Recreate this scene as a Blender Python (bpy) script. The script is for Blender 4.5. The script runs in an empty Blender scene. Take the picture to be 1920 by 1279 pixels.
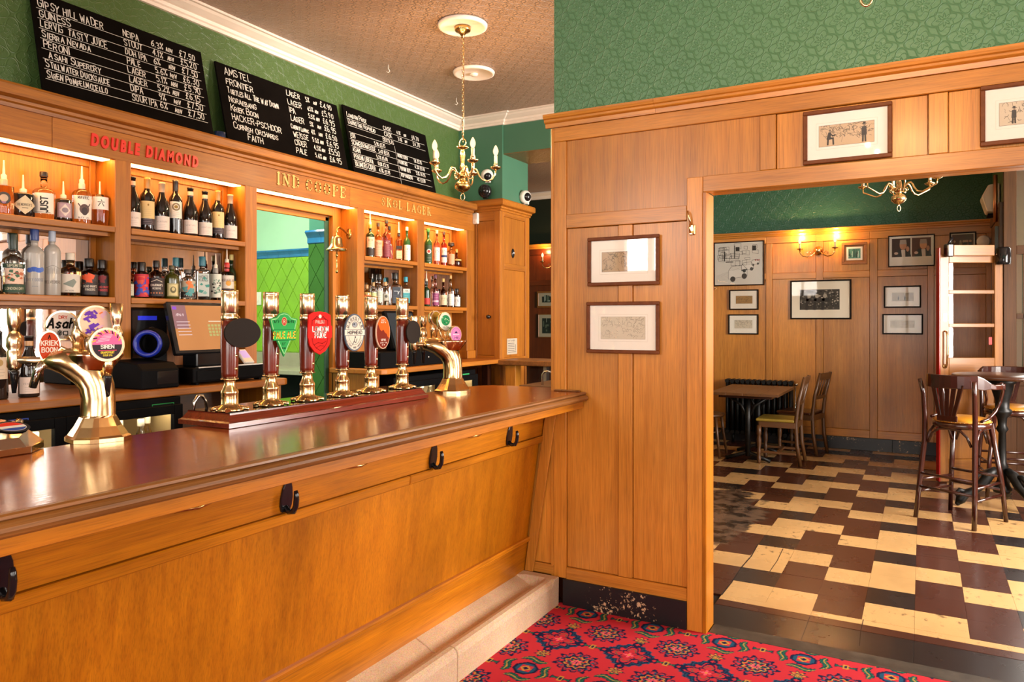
import bpy, math, random
import numpy as np
from math import sin, cos, pi, radians, sqrt, atan2
from mathutils import Vector, Matrix
random.seed(7)
S = bpy.context.scene
COL = S.collection

# ------------------------------------------------------------------ camera, world, lights, exposure
cam_d = bpy.data.cameras.new('camera'); cam = bpy.data.objects.new('camera', cam_d); COL.objects.link(cam)
cam_d.sensor_width = 36; cam_d.lens = 1385 / 1920 * 36
cam_d.shift_y = -(602 - 639.5) / 1920 * -1
cam_d.clip_start = .05
cam.location = (0, 0, 1.5); cam.rotation_euler = (radians(90), 0, radians(29.07))
S.camera = cam
S.view_settings.view_transform = 'Standard'; S.view_settings.look = 'None'
S.view_settings.exposure = 0.5; S.view_settings.gamma = 1.0; S.view_settings.use_curve_mapping = False
S.cycles.use_denoising = True
S.cycles.max_bounces = 8; S.cycles.transmission_bounces = 8; S.cycles.transparent_max_bounces = 12
S.cycles.sample_clamp_indirect = 6; S.cycles.caustics_reflective = False
w = bpy.data.worlds.new('world'); S.world = w; w.use_nodes = True
w.node_tree.nodes['Background'].inputs[0].default_value = (.86, .92, 1, 1)
w.node_tree.nodes['Background'].inputs[1].default_value = 1.0

def area(name, loc, rot, sx, sy, power, col):
    l = bpy.data.lights.new(name, 'AREA'); l.shape = 'RECTANGLE'; l.size = sx; l.size_y = sy
    l.energy = power; l.color = col
    o = bpy.data.objects.new(name, l); COL.objects.link(o); o.location = loc; o.rotation_euler = rot
    return o
def point(name, loc, power, col, r=.02):
    l = bpy.data.lights.new(name, 'POINT'); l.energy = power; l.color = col; l.shadow_soft_size = r
    o = bpy.data.objects.new(name, l); COL.objects.link(o); o.location = loc
    return o
DAY = (1, .93, .84)
# daylight through the street windows: behind the camera, in the right wall, and in the back room
for x in (-.6, 1.4):
    area('window_daylight', (x, -2.93, 1.95), (radians(90), 0, 0), 1.5, 1.9, 72, DAY)
area('window_daylight', (-3.1, -2.93, 2.7), (radians(90), 0, 0), 1.2, 1.0, 75, DAY)
for y in (-1.2, 1.6):
    area('window_daylight', (3.03, y, 1.95), (radians(90), 0, radians(90)), 1.7, 1.9, 60, DAY)
for y, w_ in ((4.65, 1.1), (5.95, 1.1)):
    area('window_daylight', (3.03, y, 1.9), (radians(90), 0, radians(90)), w_, 1.9, 290 * w_, DAY)
area('kitchen_light', (-4.9, 3.6, 3.2), (0, 0, 0), .9, .9, 75, (1, .98, .85))

# ------------------------------------------------------------------ colour helpers
def lin(c): return c / 12.92 if c <= .04045 else ((c + .055) / 1.055) ** 2.4
def hx(s):
    s = s.lstrip('#'); return tuple(lin(int(s[i:i + 2], 16) / 255) for i in (0, 2, 4))
def rgba(c):
    if isinstance(c, str): c = hx(c)
    return (c[0], c[1], c[2], 1)

# ------------------------------------------------------------------ materials
class G:
    """small node-graph writer"""
    def __init__(s, name):
        s.m = bpy.data.materials.new(name); s.m.use_nodes = True; s.t = s.m.node_tree; s.t.nodes.clear()
        s.out = s.n('ShaderNodeOutputMaterial')
    def n(s, typ, **kw):
        nd = s.t.nodes.new(typ)
        for k, v in kw.items(): setattr(nd, k, v)
        return nd
    def put(s, sock, v):
        if isinstance(v, bpy.types.NodeSocket): s.t.links.new(v, sock)
        elif v is not None:
            if sock.type in ('RGBA',) and len(v) == 3: v = (*v, 1)
            sock.default_value = v
    def math(s, op, a, b=None, c=None):
        nd = s.n('ShaderNodeMath', operation=op)
        for i, v in enumerate((a, b, c)):
            if v is not None: s.put(nd.inputs[i], v)
        return nd.outputs[0]
    def mix(s, f, a, b, bt='MIX'):
        nd = s.n('ShaderNodeMix', data_type='RGBA', blend_type=bt)
        s.put(nd.inputs[0], f); s.put(nd.inputs[6], rgba(a) if not isinstance(a, bpy.types.NodeSocket) else a)
        s.put(nd.inputs[7], rgba(b) if not isinstance(b, bpy.types.NodeSocket) else b)
        return nd.outputs[2]
    def obj(s, scale=(1, 1, 1), rnd=0.):
        tc = s.n('ShaderNodeTexCoord'); v = tc.outputs['Object']
        if rnd:
            oi = s.n('ShaderNodeObjectInfo'); ad = s.n('ShaderNodeVectorMath', operation='ADD')
            mu = s.math('MULTIPLY', oi.outputs['Random'], rnd)
            s.t.links.new(v, ad.inputs[0]); s.t.links.new(mu, ad.inputs[1]); v = ad.outputs[0]
        mp = s.n('ShaderNodeMapping'); mp.inputs['Scale'].default_value = scale
        s.t.links.new(v, mp.inputs[0]); return mp.outputs[0]
    def noise(s, vec, scale, detail=3, rough=.55, dist=0.):
        nd = s.n('ShaderNodeTexNoise'); s.t.links.new(vec, nd.inputs['Vector'])
        nd.inputs['Scale'].default_value = scale; nd.inputs['Detail'].default_value = detail
        nd.inputs['Roughness'].default_value = rough; nd.inputs['Distortion'].default_value = dist
        return nd.outputs['Fac']
    def ramp(s, f, *stops):
        nd = s.n('ShaderNodeValToRGB'); e = nd.color_ramp.elements
        while len(e) < len(stops): e.new(.5)
        for i, (p, c) in enumerate(stops):
            e[i].position = p; e[i].color = rgba(c) if not isinstance(c, (int, float)) else (c, c, c, 1)
        s.put(nd.inputs[0], f); return nd.outputs[0]
    def bump(s, h, strength=.2, dist=.002):
        nd = s.n('ShaderNodeBump'); nd.inputs['Strength'].default_value = strength; nd.inputs['Distance'].default_value = dist
        s.t.links.new(h, nd.inputs['Height']); return nd.outputs[0]
    def bsdf(s, **kw):
        b = s.n('ShaderNodeBsdfPrincipled')
        for k, v in kw.items():
            if k == 'Base': k = 'Base Color'
            s.put(b.inputs[k.replace('_', ' ')], v)
        s.t.links.new(b.outputs[0], s.out.inputs[0]); s.b = b
        return s.m

def plain(name, col, rough=.5, metal=0., var=.0, scale=20, bump=0., **kw):
    g = G(name); c = rgba(col)
    if var:
        v = g.obj(); f = g.noise(v, scale, 4)
        c2 = tuple(x * (1 - var) for x in c[:3]); c3 = tuple(min(1, x * (1 + var)) for x in c[:3])
        cc = g.ramp(f, (.3, c2), (.7, c3))
        if bump: kw['Normal'] = g.bump(g.noise(v, scale * 3, 3), bump)
        return g.bsdf(Base=cc, Roughness=rough, Metallic=metal, **kw)
    return g.bsdf(Base=c, Roughness=rough, Metallic=metal, **kw)

def oak(name, c_lo, c_hi, axis, rough=.36, gloss_var=.1, fig=1., blotch=.25, coat=.25, bump=.25):
    """varnished oak: long grain along AXIS, pores, slow blotches, each board its own cut"""
    g = G(name); L = {'x': 0, 'y': 1, 'z': 2}[axis]
    def sc(a, b): t = [b, b, b]; t[L] = a; return tuple(t)
    grain = g.noise(g.obj(sc(.28, 9.), 9), 3.2, 4, .55, .55 * fig)
    mid = g.noise(g.obj(sc(1.1, 46.), 7), 2.4, 3, .6, .2)
    fine = g.noise(g.obj(sc(3.2, 150.), 5), 2.2, 2, .6)
    bl = g.noise(g.obj(sc(.7, 1.5), 17), 1.5, 4, .6, .4)
    f = g.math('ADD', g.math('MULTIPLY', grain, .55), g.math('MULTIPLY', mid, .45))
    base = g.ramp(f, (.22, c_lo), (.76, c_hi))
    pores = g.ramp(fine, (.36, .70), (.52, 1.))
    c = g.mix(.8, base, pores, 'MULTIPLY')
    c = g.mix(1., c, g.ramp(bl, (.28, 1 - blotch), (.66, 1 + blotch * .35)), 'MULTIPLY')
    oi = g.n('ShaderNodeObjectInfo'); hs = g.n('ShaderNodeHueSaturation')
    g.put(hs.inputs['Value'], g.math('ADD', g.math('MULTIPLY', oi.outputs['Random'], .26), .87))
    g.put(hs.inputs['Color'], c)
    r = g.math('ADD', g.math('MULTIPLY', bl, gloss_var), rough - gloss_var / 2)
    return g.bsdf(Base=hs.outputs[0], Roughness=r, Normal=g.bump(fine, bump, .0008),
                  Coat_Weight=coat, Coat_Roughness=.2)

def printed(name, rough=.6, coat=0., spec=.5):
    """flat print: colours carried by the mesh attribute 'Col', with a breath of paper fibre"""
    g = G(name); a = g.n('ShaderNodeAttribute', attribute_name='Col')
    f = g.noise(g.obj(), 60, 3)
    c = g.mix(.12, a.outputs['Color'], g.ramp(f, (.3, .75), (.7, 1.)), 'MULTIPLY')
    return g.bsdf(Base=c, Roughness=rough, Coat_Weight=coat, Coat_Roughness=.05, Specular_IOR_Level=spec)

def emis(name, col, strength):
    g = G(name); e = g.n('ShaderNodeEmission'); e.inputs[0].default_value = rgba(col); e.inputs[1].default_value = strength
    g.t.links.new(e.outputs[0], g.out.inputs[0]); return g.m

def glass(name, col=(1, 1, 1), rough=.0, ior=1.45):
    g = G(name)
    return g.bsdf(Base=rgba(col), Roughness=rough, IOR=ior, Transmission_Weight=1.)

def pane_glass(name, refl=.05, tint=(1, 1, 1)):
    """thin window or picture glass: clear, with a mirror-like surface that strengthens at a slant"""
    g = G(name); tr = g.n('ShaderNodeBsdfTransparent'); tr.inputs[0].default_value = (*tint, 1)
    gl = g.n('ShaderNodeBsdfGlossy'); gl.inputs['Roughness'].default_value = .02
    lw = g.n('ShaderNodeLayerWeight'); lw.inputs[0].default_value = .5
    f = g.math('ADD', g.math('MULTIPLY', g.math('POWER', lw.outputs['Facing'], 4.), .6), refl)
    mx = g.n('ShaderNodeMixShader'); g.put(mx.inputs[0], f)
    g.t.links.new(tr.outputs[0], mx.inputs[1]); g.t.links.new(gl.outputs[0], mx.inputs[2])
    g.t.links.new(mx.outputs[0], g.out.inputs[0]); return g.m

M = {}
LO, HI = hx('#ab6513'), hx('#d99439')
for ax in 'xyz':
    M['oak_' + ax] = oak('oak_' + ax, LO, HI, ax)
    M['bar_' + ax] = oak('bar_oak_' + ax, hx('#9c5402'), hx('#cd7f0e'), ax, rough=.34, coat=.12, blotch=.34)
    M['back_' + ax] = oak('back_oak_' + ax, hx('#8a4a08'), hx('#bd7519'), ax, rough=.5, coat=.04)
    M['dark_' + ax] = oak('dark_wood_' + ax, hx('#2c140a'), hx('#4a2412'), ax, rough=.28, coat=.4)
    M['mahog_' + ax] = oak('mahogany_' + ax, hx('#571a10'), hx('#842c1a'), ax, rough=.2, coat=.6, fig=.6, blotch=.15, bump=.05)
    M['old_' + ax] = oak('worn_oak_' + ax, hx('#3f2512'), hx('#6b4522'), ax, rough=.4, coat=.1)
M['top'] = oak('bar_top_wood', hx('#762d0a'), hx('#b85c1a'), 'y', rough=.15, gloss_var=.1, coat=.1, blotch=.4, bump=.4)
M['edge'] = oak('bar_edge_wood', hx('#4f2c12'), hx('#a56c30'), 'y', rough=.42, blotch=.4, coat=.1)
for ax in 'xz': M['door_' + ax] = oak('door_oak_' + ax, hx('#824a12'), hx('#b0742c'), ax)
M['cornice_y'] = oak('figured_cornice_oak', hx('#6a370e'), hx('#b87420'), 'y', rough=.5, fig=3., blotch=.35, coat=.04)
M['brass'] = plain('polished_brass', (.80, .58, .29), .19, 1., .06, 25)
M['gold'] = plain('bright_brass_cap', (.88, .69, .43), .22, 1.)
M['antique'] = plain('antique_brass', (.52, .34, .12), .24, 1., .2, 30)
M['chrome'] = plain('chrome', (.75, .74, .72), .1, 1.)
M['steel'] = plain('brushed_steel', (.55, .53, .48), .3, 1.)
M['black'] = plain('black_plastic', (.004, .004, .0045), .55, 0, 0, 0, 0, Specular_IOR_Level=.05)
M['blackgl'] = plain('black_gloss', (.01, .01, .011), .12)
M['iron'] = plain('black_iron', (.012, .012, .012), .4, .6, .3, 40)
M['white'] = plain('white_paint', hx('#e4d8cc'), .45, 0, .03, 8)
M['whitepl'] = plain('white_plastic', hx('#dcd6cb'), .35)
M['cream'] = plain('cream_candle_tube', hx('#e8d9b0'), .5)
M['print'] = printed('printed_paper')
M['enamel'] = printed('printed_enamel', .5, .0, .05)
M['chalk'] = plain('chalk', hx('#d9d6cf'), .9)
M['board'] = plain('chalkboard_black', '#0d0a08', .7, 0, .35, 5, 0, Specular_IOR_Level=.03)
M['pglass'] = pane_glass('picture_glass', .03)
M['pglass_b'] = pane_glass('back_picture_glass', .010)
M['wglass'] = pane_glass('window_glass', .02)
M['mirror'] = plain('mirror_glass', (.86, .82, .78), .02, 1.)
M['bulb'] = emis('lit_bulb', (1, .62, .30), 1.9)
M['led'] = emis('led_strip_glow', (1, .47, .13), 20.0)
M['carpet'] = printed('woven_carpet', .95, 0., .1)

# ------------------------------------------------------------------ mesh builder
WL = {}          # authored world location of each empty / part (no rotation)
class MB:
    def __init__(s): s.v = []; s.f = []; s.m = []; s.c = []; s.sm = []; s.M = None
    def pt(s, p):
        p = Vector(p)
        if s.M is not None: p = s.M @ p
        s.v.append(p[:]); return len(s.v) - 1
    def face(s, idx, m=0, c=(1, 1, 1), smooth=False):
        s.f.append(tuple(idx)); s.m.append(m); s.c.append(c); s.sm.append(smooth)
    def poly3(s, pts, m=0, c=(1, 1, 1)): s.face([s.pt(p) for p in pts], m, c)
    def box(s, x0, x1, y0, y1, z0, z1, m=0, c=(1, 1, 1)):
        i = [s.pt(p) for p in ((x0, y0, z0), (x1, y0, z0), (x1, y1, z0), (x0, y1, z0), (x0, y0, z1), (x1, y0, z1), (x1, y1, z1), (x0, y1, z1))]
        for q in ((0, 3, 2, 1), (4, 5, 6, 7), (0, 1, 5, 4), (1, 2, 6, 5), (2, 3, 7, 6), (3, 0, 4, 7)): s.face([i[k] for k in q], m, c)
        return s
    def prism(s, pts, axis, a0, a1, m=0, c=(1, 1, 1), smooth=False):
        """2-D outline extruded along an axis; the outline is (y,z), (x,z) or (x,y)"""
        def P(p, a): return {'x': (a, p[0], p[1]), 'y': (p[0], a, p[1]), 'z': (p[0], p[1], a)}[axis]
        A = [s.pt(P(p, a0)) for p in pts]; B = [s.pt(P(p, a1)) for p in pts]; n = len(pts)
        s.face(A[::-1], m, c); s.face(B, m, c)
        for k in range(n): s.face((A[k], A[(k + 1) % n], B[(k + 1) % n], B[k]), m, c, smooth)
        return s
    def lathe(s, prof, at=(0, 0, 0), seg=20, axis='z', m=0, c=(1, 1, 1), power=2., smooth=True, ph=0., sx=1., sy=1.):
        rings = []
        for r, z in prof:
            ring = []
            for k in range(seg if r > 1e-6 else 1):
                a = 2 * pi * k / seg + ph; ca, sa = cos(a), sin(a)
                if power != 2.:
                    q = (abs(ca) ** power + abs(sa) ** power) ** (-1 / power); ca *= q; sa *= q
                x, y = r * ca * sx, r * sa * sy
                p = {'z': (x, y, z), 'x': (z, x, y), 'y': (y, z, x)}[axis]
                ring.append(s.pt((at[0] + p[0], at[1] + p[1], at[2] + p[2])))
            rings.append(ring)
        for A, B in zip(rings, rings[1:]):
            if len(A) == 1 and len(B) == 1: continue
            for k in range(seg):
                k2 = (k + 1) % seg
                if len(A) == 1: s.face((A[0], B[k2], B[k]), m, c, smooth)
                elif len(B) == 1: s.face((A[k], A[k2], B[0]), m, c, smooth)
                else: s.face((A[k], A[k2], B[k2], B[k]), m, c, smooth)
        return s
    def tube(s, pts, r, seg=8, m=0, c=(1, 1, 1), closed=False, cap=True, flat=1.):
        pts = [Vector(p) for p in pts]; n = len(pts); rr = r if isinstance(r, (list, tuple)) else [r] * n
        up = None; rings = []
        for i, p in enumerate(pts):
            a = pts[i - 1] if (i or closed) else p; b = pts[(i + 1) % n] if (i < n - 1 or closed) else p
            t = (b - a).normalized()
            if up is None: up = t.orthogonal().normalized() if abs(t.z) > .98 else Vector((0, 0, 1))
            sd = t.cross(up)
            if sd.length < 1e-5: sd = t.orthogonal()
            sd.normalize(); up = sd.cross(t).normalized()
            rings.append([s.pt(p + (sd * cos(2 * pi * k / seg) + up * sin(2 * pi * k / seg) * flat) * rr[i]) for k in range(seg)])
        for i in range(n if closed else n - 1):
            A, B = rings[i], rings[(i + 1) % n]
            for k in range(seg): s.face((A[k], A[(k + 1) % seg], B[(k + 1) % seg], B[k]), m, c, True)
        if cap and not closed: s.face(rings[0][::-1], m, c); s.face(rings[-1], m, c)
        return s
    def ball(s, at, r, seg=14, m=0, c=(1, 1, 1), sz=1.):
        n = seg // 2
        return s.lathe([(r * sin(pi * k / n), -r * sz * cos(pi * k / n)) for k in range(n + 1)], at, seg, 'z', m, c)
    # ---- flat print mapped onto any surface by mp(u, v, h)
    def shape(s, pts, mp, col, h=.0004, step=None, m=0):
        """convex outline; STEP slices it so it hugs a curved surface"""
        col = hx(col) if isinstance(col, str) else col
        if not step: s.poly3([mp(u, v, h) for u, v in pts], m, col); return s
        u0 = min(p[0] for p in pts); u1 = max(p[0] for p in pts); n = max(1, int((u1 - u0) / step + .999))
        for k in range(n):
            a, b = u0 + (u1 - u0) * k / n, u0 + (u1 - u0) * (k + 1) / n
            q = clip(clip(pts, 1, 0, a), -1, 0, -b)
            if len(q) > 2: s.poly3([mp(u, v, h) for u, v in q], m, col)
        return s
    def rect(s, u0, u1, v0, v1, mp, col, h=.0004, step=None, m=0): return s.shape([(u0, v0), (u1, v0), (u1, v1), (u0, v1)], mp, col, h, step, m)
    def oval(s, u, v, a, b, mp, col, h=.0004, step=None, n=28, m=0): return s.shape([(u + a * cos(2 * pi * k / n), v + b * sin(2 * pi * k / n)) for k in range(n)], mp, col, h, step, m)
    def ribbon(s, pts, w, mp, col, h=.0006, step=None, m=0):
        col = hx(col) if isinstance(col, str) else col
        for (a, b) in zip(pts, pts[1:]):
            L = sqrt((b[0] - a[0]) ** 2 + (b[1] - a[1]) ** 2)
            if L < 1e-6: continue
            tx, ty = (b[0] - a[0]) / L, (b[1] - a[1]) / L; e = w * .42
            a2 = (a[0] - tx * e, a[1] - ty * e); b2 = (b[0] + tx * e, b[1] + ty * e)
            nx, ny = -ty * w / 2, tx * w / 2; n = 1 if not step else max(1, int(L / step + .99))
            for k in range(n):
                p = (a2[0] + (b2[0] - a2[0]) * k / n, a2[1] + (b2[1] - a2[1]) * k / n); q = (a2[0] + (b2[0] - a2[0]) * (k + 1) / n, a2[1] + (b2[1] - a2[1]) * (k + 1) / n)
                s.poly3([mp(p[0] - nx, p[1] - ny, h), mp(q[0] - nx, q[1] - ny, h), mp(q[0] + nx, q[1] + ny, h), mp(p[0] + nx, p[1] + ny, h)], m, col)
        return s
    def ring(s, u, v, a, b, w, mp, col, h=.0006, step=None, n=24, m=0, t0=0, t1=2 * pi):
        return s.ribbon([(u + a * cos(t0 + (t1 - t0) * k / n), v + b * sin(t0 + (t1 - t0) * k / n)) for k in range(n + 1)], w, mp, col, h, step, m)
    def text(s, txt, u, v, size, mp, col, w=None, h=.0006, jit=0., wide=1., gap=.35, center=False, step=None, slant=0., m=0, small=False):
        """stroke lettering; jit roughens it like a hand with chalk; small: capitals after the first are smaller"""
        sc = size / 6.; w = w or size * .11
        if center: u -= text_w(txt, size, wide, gap) / 2
        first = True
        for ch in txt:
            g = GLYPH.get(ch)
            if ch == ' ' or g is None: u += sc * 3 * wide; first = True; continue
            k = sc * (1 if (first or not small) else .78)
            first = False
            ju, jv, js, jr = (random.uniform(-1, 1) * jit * size * .06, random.uniform(-1, 1) * jit * size * .07, 1 + random.uniform(-1, 1) * jit * .1, random.uniform(-.5, 1) * jit * .12)
            for st in g[1]:
                pts = []
                for (x, y) in st:
                    X, Y = x * k * wide * js, y * k * js
                    pts.append((u + ju + X + Y * (slant + jr), v + jv + Y - X * jr * .3))
                s.ribbon(pts, w, mp, col, h, step, m)
            u += (g[0] * wide + gap * 4) * k
        return u
    def build(s, name, mats, parent=None, local=False, bev=0., seg=1, **props):
        o0 = Vector((0, 0, 0)) if local or parent is None else Vector(WL.get(parent.name, (0, 0, 0)))
        me = bpy.data.meshes.new(name); vs = [(p[0] - o0.x, p[1] - o0.y, p[2] - o0.z) for p in s.v]
        me.from_pydata(vs, [], s.f)
        if not isinstance(mats, (list, tuple)): mats = [mats]
        for m in mats: me.materials.append(M[m] if isinstance(m, str) else m)
        me.polygons.foreach_set('material_index', s.m); me.polygons.foreach_set('use_smooth', s.sm)
        if any(c != (1, 1, 1) for c in s.c):
            at = me.color_attributes.new('Col', 'FLOAT_COLOR', 'CORNER'); buf = []
            for f, c in zip(s.f, s.c): buf += [c[0], c[1], c[2], 1.] * len(f)
            at.data.foreach_set('color', buf)
        me.update()
        o = bpy.data.objects.new(name, me); COL.objects.link(o)
        if parent is not None:
            o.parent = parent
            if not local: WL[o.name] = tuple(o0)
        else: WL[o.name] = (0, 0, 0)
        if bev:
            b = o.modifiers.new('bevel', 'BEVEL'); b.width = bev; b.segments = seg; b.limit_method = 'ANGLE'; b.angle_limit = radians(40)
        for k, v in props.items(): o[k] = v
        return o

def clip(pts, sg, ax, lim):
    """keep the side sg*p[ax] >= lim"""
    out = []
    for k in range(len(pts)):
        a, b = pts[k - 1], pts[k]; da, db = sg * a[ax] - lim, sg * b[ax] - lim
        if (da >= 0) != (db >= 0):
            t = da / (da - db); out.append((a[0] + (b[0] - a[0]) * t, a[1] + (b[1] - a[1]) * t))
        if db >= 0: out.append(b)
    return out
def B(x0, x1, y0, y1, z0, z1): return MB().box(min(x0, x1), max(x0, x1), min(y0, y1), max(y0, y1), z0, z1)
def thing(name, label, cat, loc=(0, 0, 0), rz=0., group=None):
    o = bpy.data.objects.new(name, None); COL.objects.link(o); o.location = loc; o.rotation_euler = (0, 0, rz)
    o.empty_display_size = .05; WL[o.name] = tuple(loc); o['label'] = label; o['category'] = cat
    if group: o['group'] = group
    return o
def struct(name, loc=(0, 0, 0)):
    o = bpy.data.objects.new(name, None); COL.objects.link(o); o.location = loc; WL[o.name] = tuple(loc); o['kind'] = 'structure'; return o
def tag(o, label, cat, group=None):
    o['label'] = label; o['category'] = cat
    if group: o['group'] = group
    return o
def dup(root, loc=None, rz=None, label=None):
    r = root.copy(); COL.objects.link(r)
    if loc is not None: r.location = loc
    if rz is not None: r.rotation_euler = (0, 0, rz)
    if label: r['label'] = label
    for ch in list(root.children):
        c = ch.copy(); COL.objects.link(c); c.parent = r
        for g in ch.children:
            d = g.copy(); COL.objects.link(d); d.parent = c
    return r

def _gl(t):
    D = {}
    for ln in t.strip().split('\n'):
        k, wd, st = ln.strip().split(' ', 2)
        D[k] = (float(wd), [[tuple(map(float, p.split(','))) for p in q.split()] for q in st.split('|')])
    return D
GLYPH = _gl("""
A 4 0,0 2,6 4,0|.7,2 3.3,2
B 4 0,0 0,6 2.5,6 3.5,5.2 3.5,4 2.5,3.2 0,3.2|2.5,3.2 4,2.3 4,.9 2.8,0 0,0
C 4 4,5 3,6 1.2,6 0,4.8 0,1.2 1.2,0 3,0 4,1
D 4 0,0 0,6 2,6 4,4.5 4,1.5 2,0 0,0
E 3.6 3.6,6 0,6 0,0 3.6,0|0,3.2 2.8,3.2
F 3.6 3.6,6 0,6 0,0|0,3.2 2.8,3.2
G 4 4,5 3,6 1.2,6 0,4.8 0,1.2 1.2,0 3,0 4,1 4,2.8 2.4,2.8
H 4 0,0 0,6|4,0 4,6|0,3 4,3
I .6 .3,0 .3,6
J 3 3,6 3,1 2,0 1,0 0,1
K 4 0,0 0,6|4,6 0,2.4|1.4,3.6 4,0
L 3.4 0,6 0,0 3.4,0
M 4.8 0,0 .3,6 2.4,1.5 4.5,6 4.8,0
N 4 0,0 0,6 4,0 4,6
O 4 2,0 .6,.5 0,2 0,4 .6,5.5 2,6 3.4,5.5 4,4 4,2 3.4,.5 2,0
P 3.8 0,0 0,6 2.6,6 3.8,5.2 3.8,3.6 2.6,2.8 0,2.8
Q 4 2,0 .6,.5 0,2 0,4 .6,5.5 2,6 3.4,5.5 4,4 4,2 3.4,.5 2,0|2.6,1.4 4.2,-.4
R 4 0,0 0,6 2.6,6 3.8,5.2 3.8,3.8 2.6,3 0,3|2,3 4,0
S 4 3.8,5.2 2.8,6 1.2,6 .2,5.2 .2,4 1,3.3 3,2.7 3.8,2 3.8,.8 2.8,0 1.2,0 .2,.8
T 4 0,6 4,6|2,6 2,0
U 4 0,6 0,1.4 1.2,0 2.8,0 4,1.4 4,6
V 4 0,6 2,0 4,6
W 5 0,6 1.2,0 2.5,4.4 3.8,0 5,6
X 4 0,0 4,6|0,6 4,0
Y 4 0,6 2,3 4,6|2,3 2,0
Z 4 0,6 4,6 0,0 4,0
0 3.6 1.8,0 .4,.8 0,3 .4,5.2 1.8,6 3.2,5.2 3.6,3 3.2,.8 1.8,0
1 1.4 0,4.8 1,6 1,0
2 3.6 .1,4.8 1,6 2.6,6 3.5,4.9 3.3,3.6 0,0 3.6,0
3 3.6 .1,5.4 1.4,6 3,5.6 3.4,4.6 2.8,3.4 1.4,3.1|2.8,3.1 3.6,2 3.4,.8 2,0 .2,.4
4 3.8 2.8,0 2.8,6 0,1.8 3.8,1.8
5 3.6 3.4,6 .5,6 .3,3.4 2,3.8 3.5,2.8 3.5,1.2 2.3,0 .2,.4
6 3.6 3,5.8 1.2,4.6 .1,2.4 .3,.8 1.6,0 3.2,.6 3.5,2 2.6,3.1 .6,2.6
7 3.6 0,6 3.6,6 1.4,0
8 3.6 1.8,3.2 .4,4 .4,5.4 1.8,6 3.2,5.4 3.2,4 1.8,3.2 .1,2 .1,.8 1.8,0 3.5,.8 3.5,2 1.8,3.2
9 3.6 3.3,3.8 2,2.9 .5,3.6 .3,5 1.4,6 3,5.6 3.4,4 3,1.6 2,0
% 4.2 .2,0 4,6|.8,6 .1,5.2 .8,4.3 1.5,5.2 .8,6|3.4,1.7 2.7,.9 3.4,0 4.1,.9 3.4,1.7
£ 4 3.6,5 2.8,6 1.5,5.6 1.2,4.2 1.6,2 1.2,.6 .2,0 3.8,0|.3,3 2.8,3
. .6 .2,0 .4,.4
- 2.4 0,2.8 2.4,2.8
' .6 .4,6 .1,4.6
& 4 4,0 .6,4.6 1,5.8 2,5.8 2.3,4.8 .2,2 .4,.5 1.6,0 3.8,2.4
( 1.4 1.4,6.4 .2,4.6 .2,1.4 1.4,-.4
) 1.4 0,6.4 1.2,4.6 1.2,1.4 0,-.4
a 3 3,3.4 3,0|3,2.8 1.8,3.6 .4,2.8 .2,1.2 1,.1 2.2,.2 3,1.2
s 2.8 2.7,3 1.4,3.6 .3,2.8 .8,2 2.2,1.6 2.6,.7 1.4,0 .1,.5
h 3 0,0 0,6|0,2.6 1.4,3.6 2.8,3 2.8,0
i .6 .3,0 .3,3.5|.3,4.7 .3,5.1
""")
def scribble(mb, mp, u0, u1, v, size, col, w, h, step=None, seed=None):
    """print too small to read: a row of letter-like strokes"""
    R_ = random.Random(seed if seed is not None else int((u0 + v) * 1e5)); u = u0
    while u < u1:
        g = size * R_.uniform(.35, .6); k = R_.choice(((0, 0, 0, 1), (0, 1, 1, 1), (0, 0, 1, 1), (0, .5, 1, .5), (.0, 1, 1, 0)))
        mb.ribbon([(u + k[0] * g * .7, v + k[1] * size), (u + k[2] * g * .7, v + k[3] * size)], w, mp, col, h, step)
        if R_.random() < .5: mb.ribbon([(u, v), (u, v + size)], w, mp, col, h, step)
        u += g + w
def text_w(txt, size, wide=1., gap=.35):
    sc = size / 6.; u = 0
    for ch in txt:
        g = GLYPH.get(ch); u += sc * 3 * wide if (ch == ' ' or g is None) else (g[0] * wide + gap * 4) * sc
    return u - gap * 4 * sc
def on_x(x, y0, z0, sg=1):   # a surface facing +x: u runs along +y
    return lambda u, v, h: (x + h * sg, y0 + u, z0 + v)
def on_y(y, x0, z0):         # a surface facing -y: u runs along +x
    return lambda u, v, h: (x0 + u, y - h, z0 + v)
def on_m(mat):               # local plane of a matrix: u = local x, v = local z, facing local -y
    return lambda u, v, h: (mat @ Vector((u, -h, v)))[:]
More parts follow.
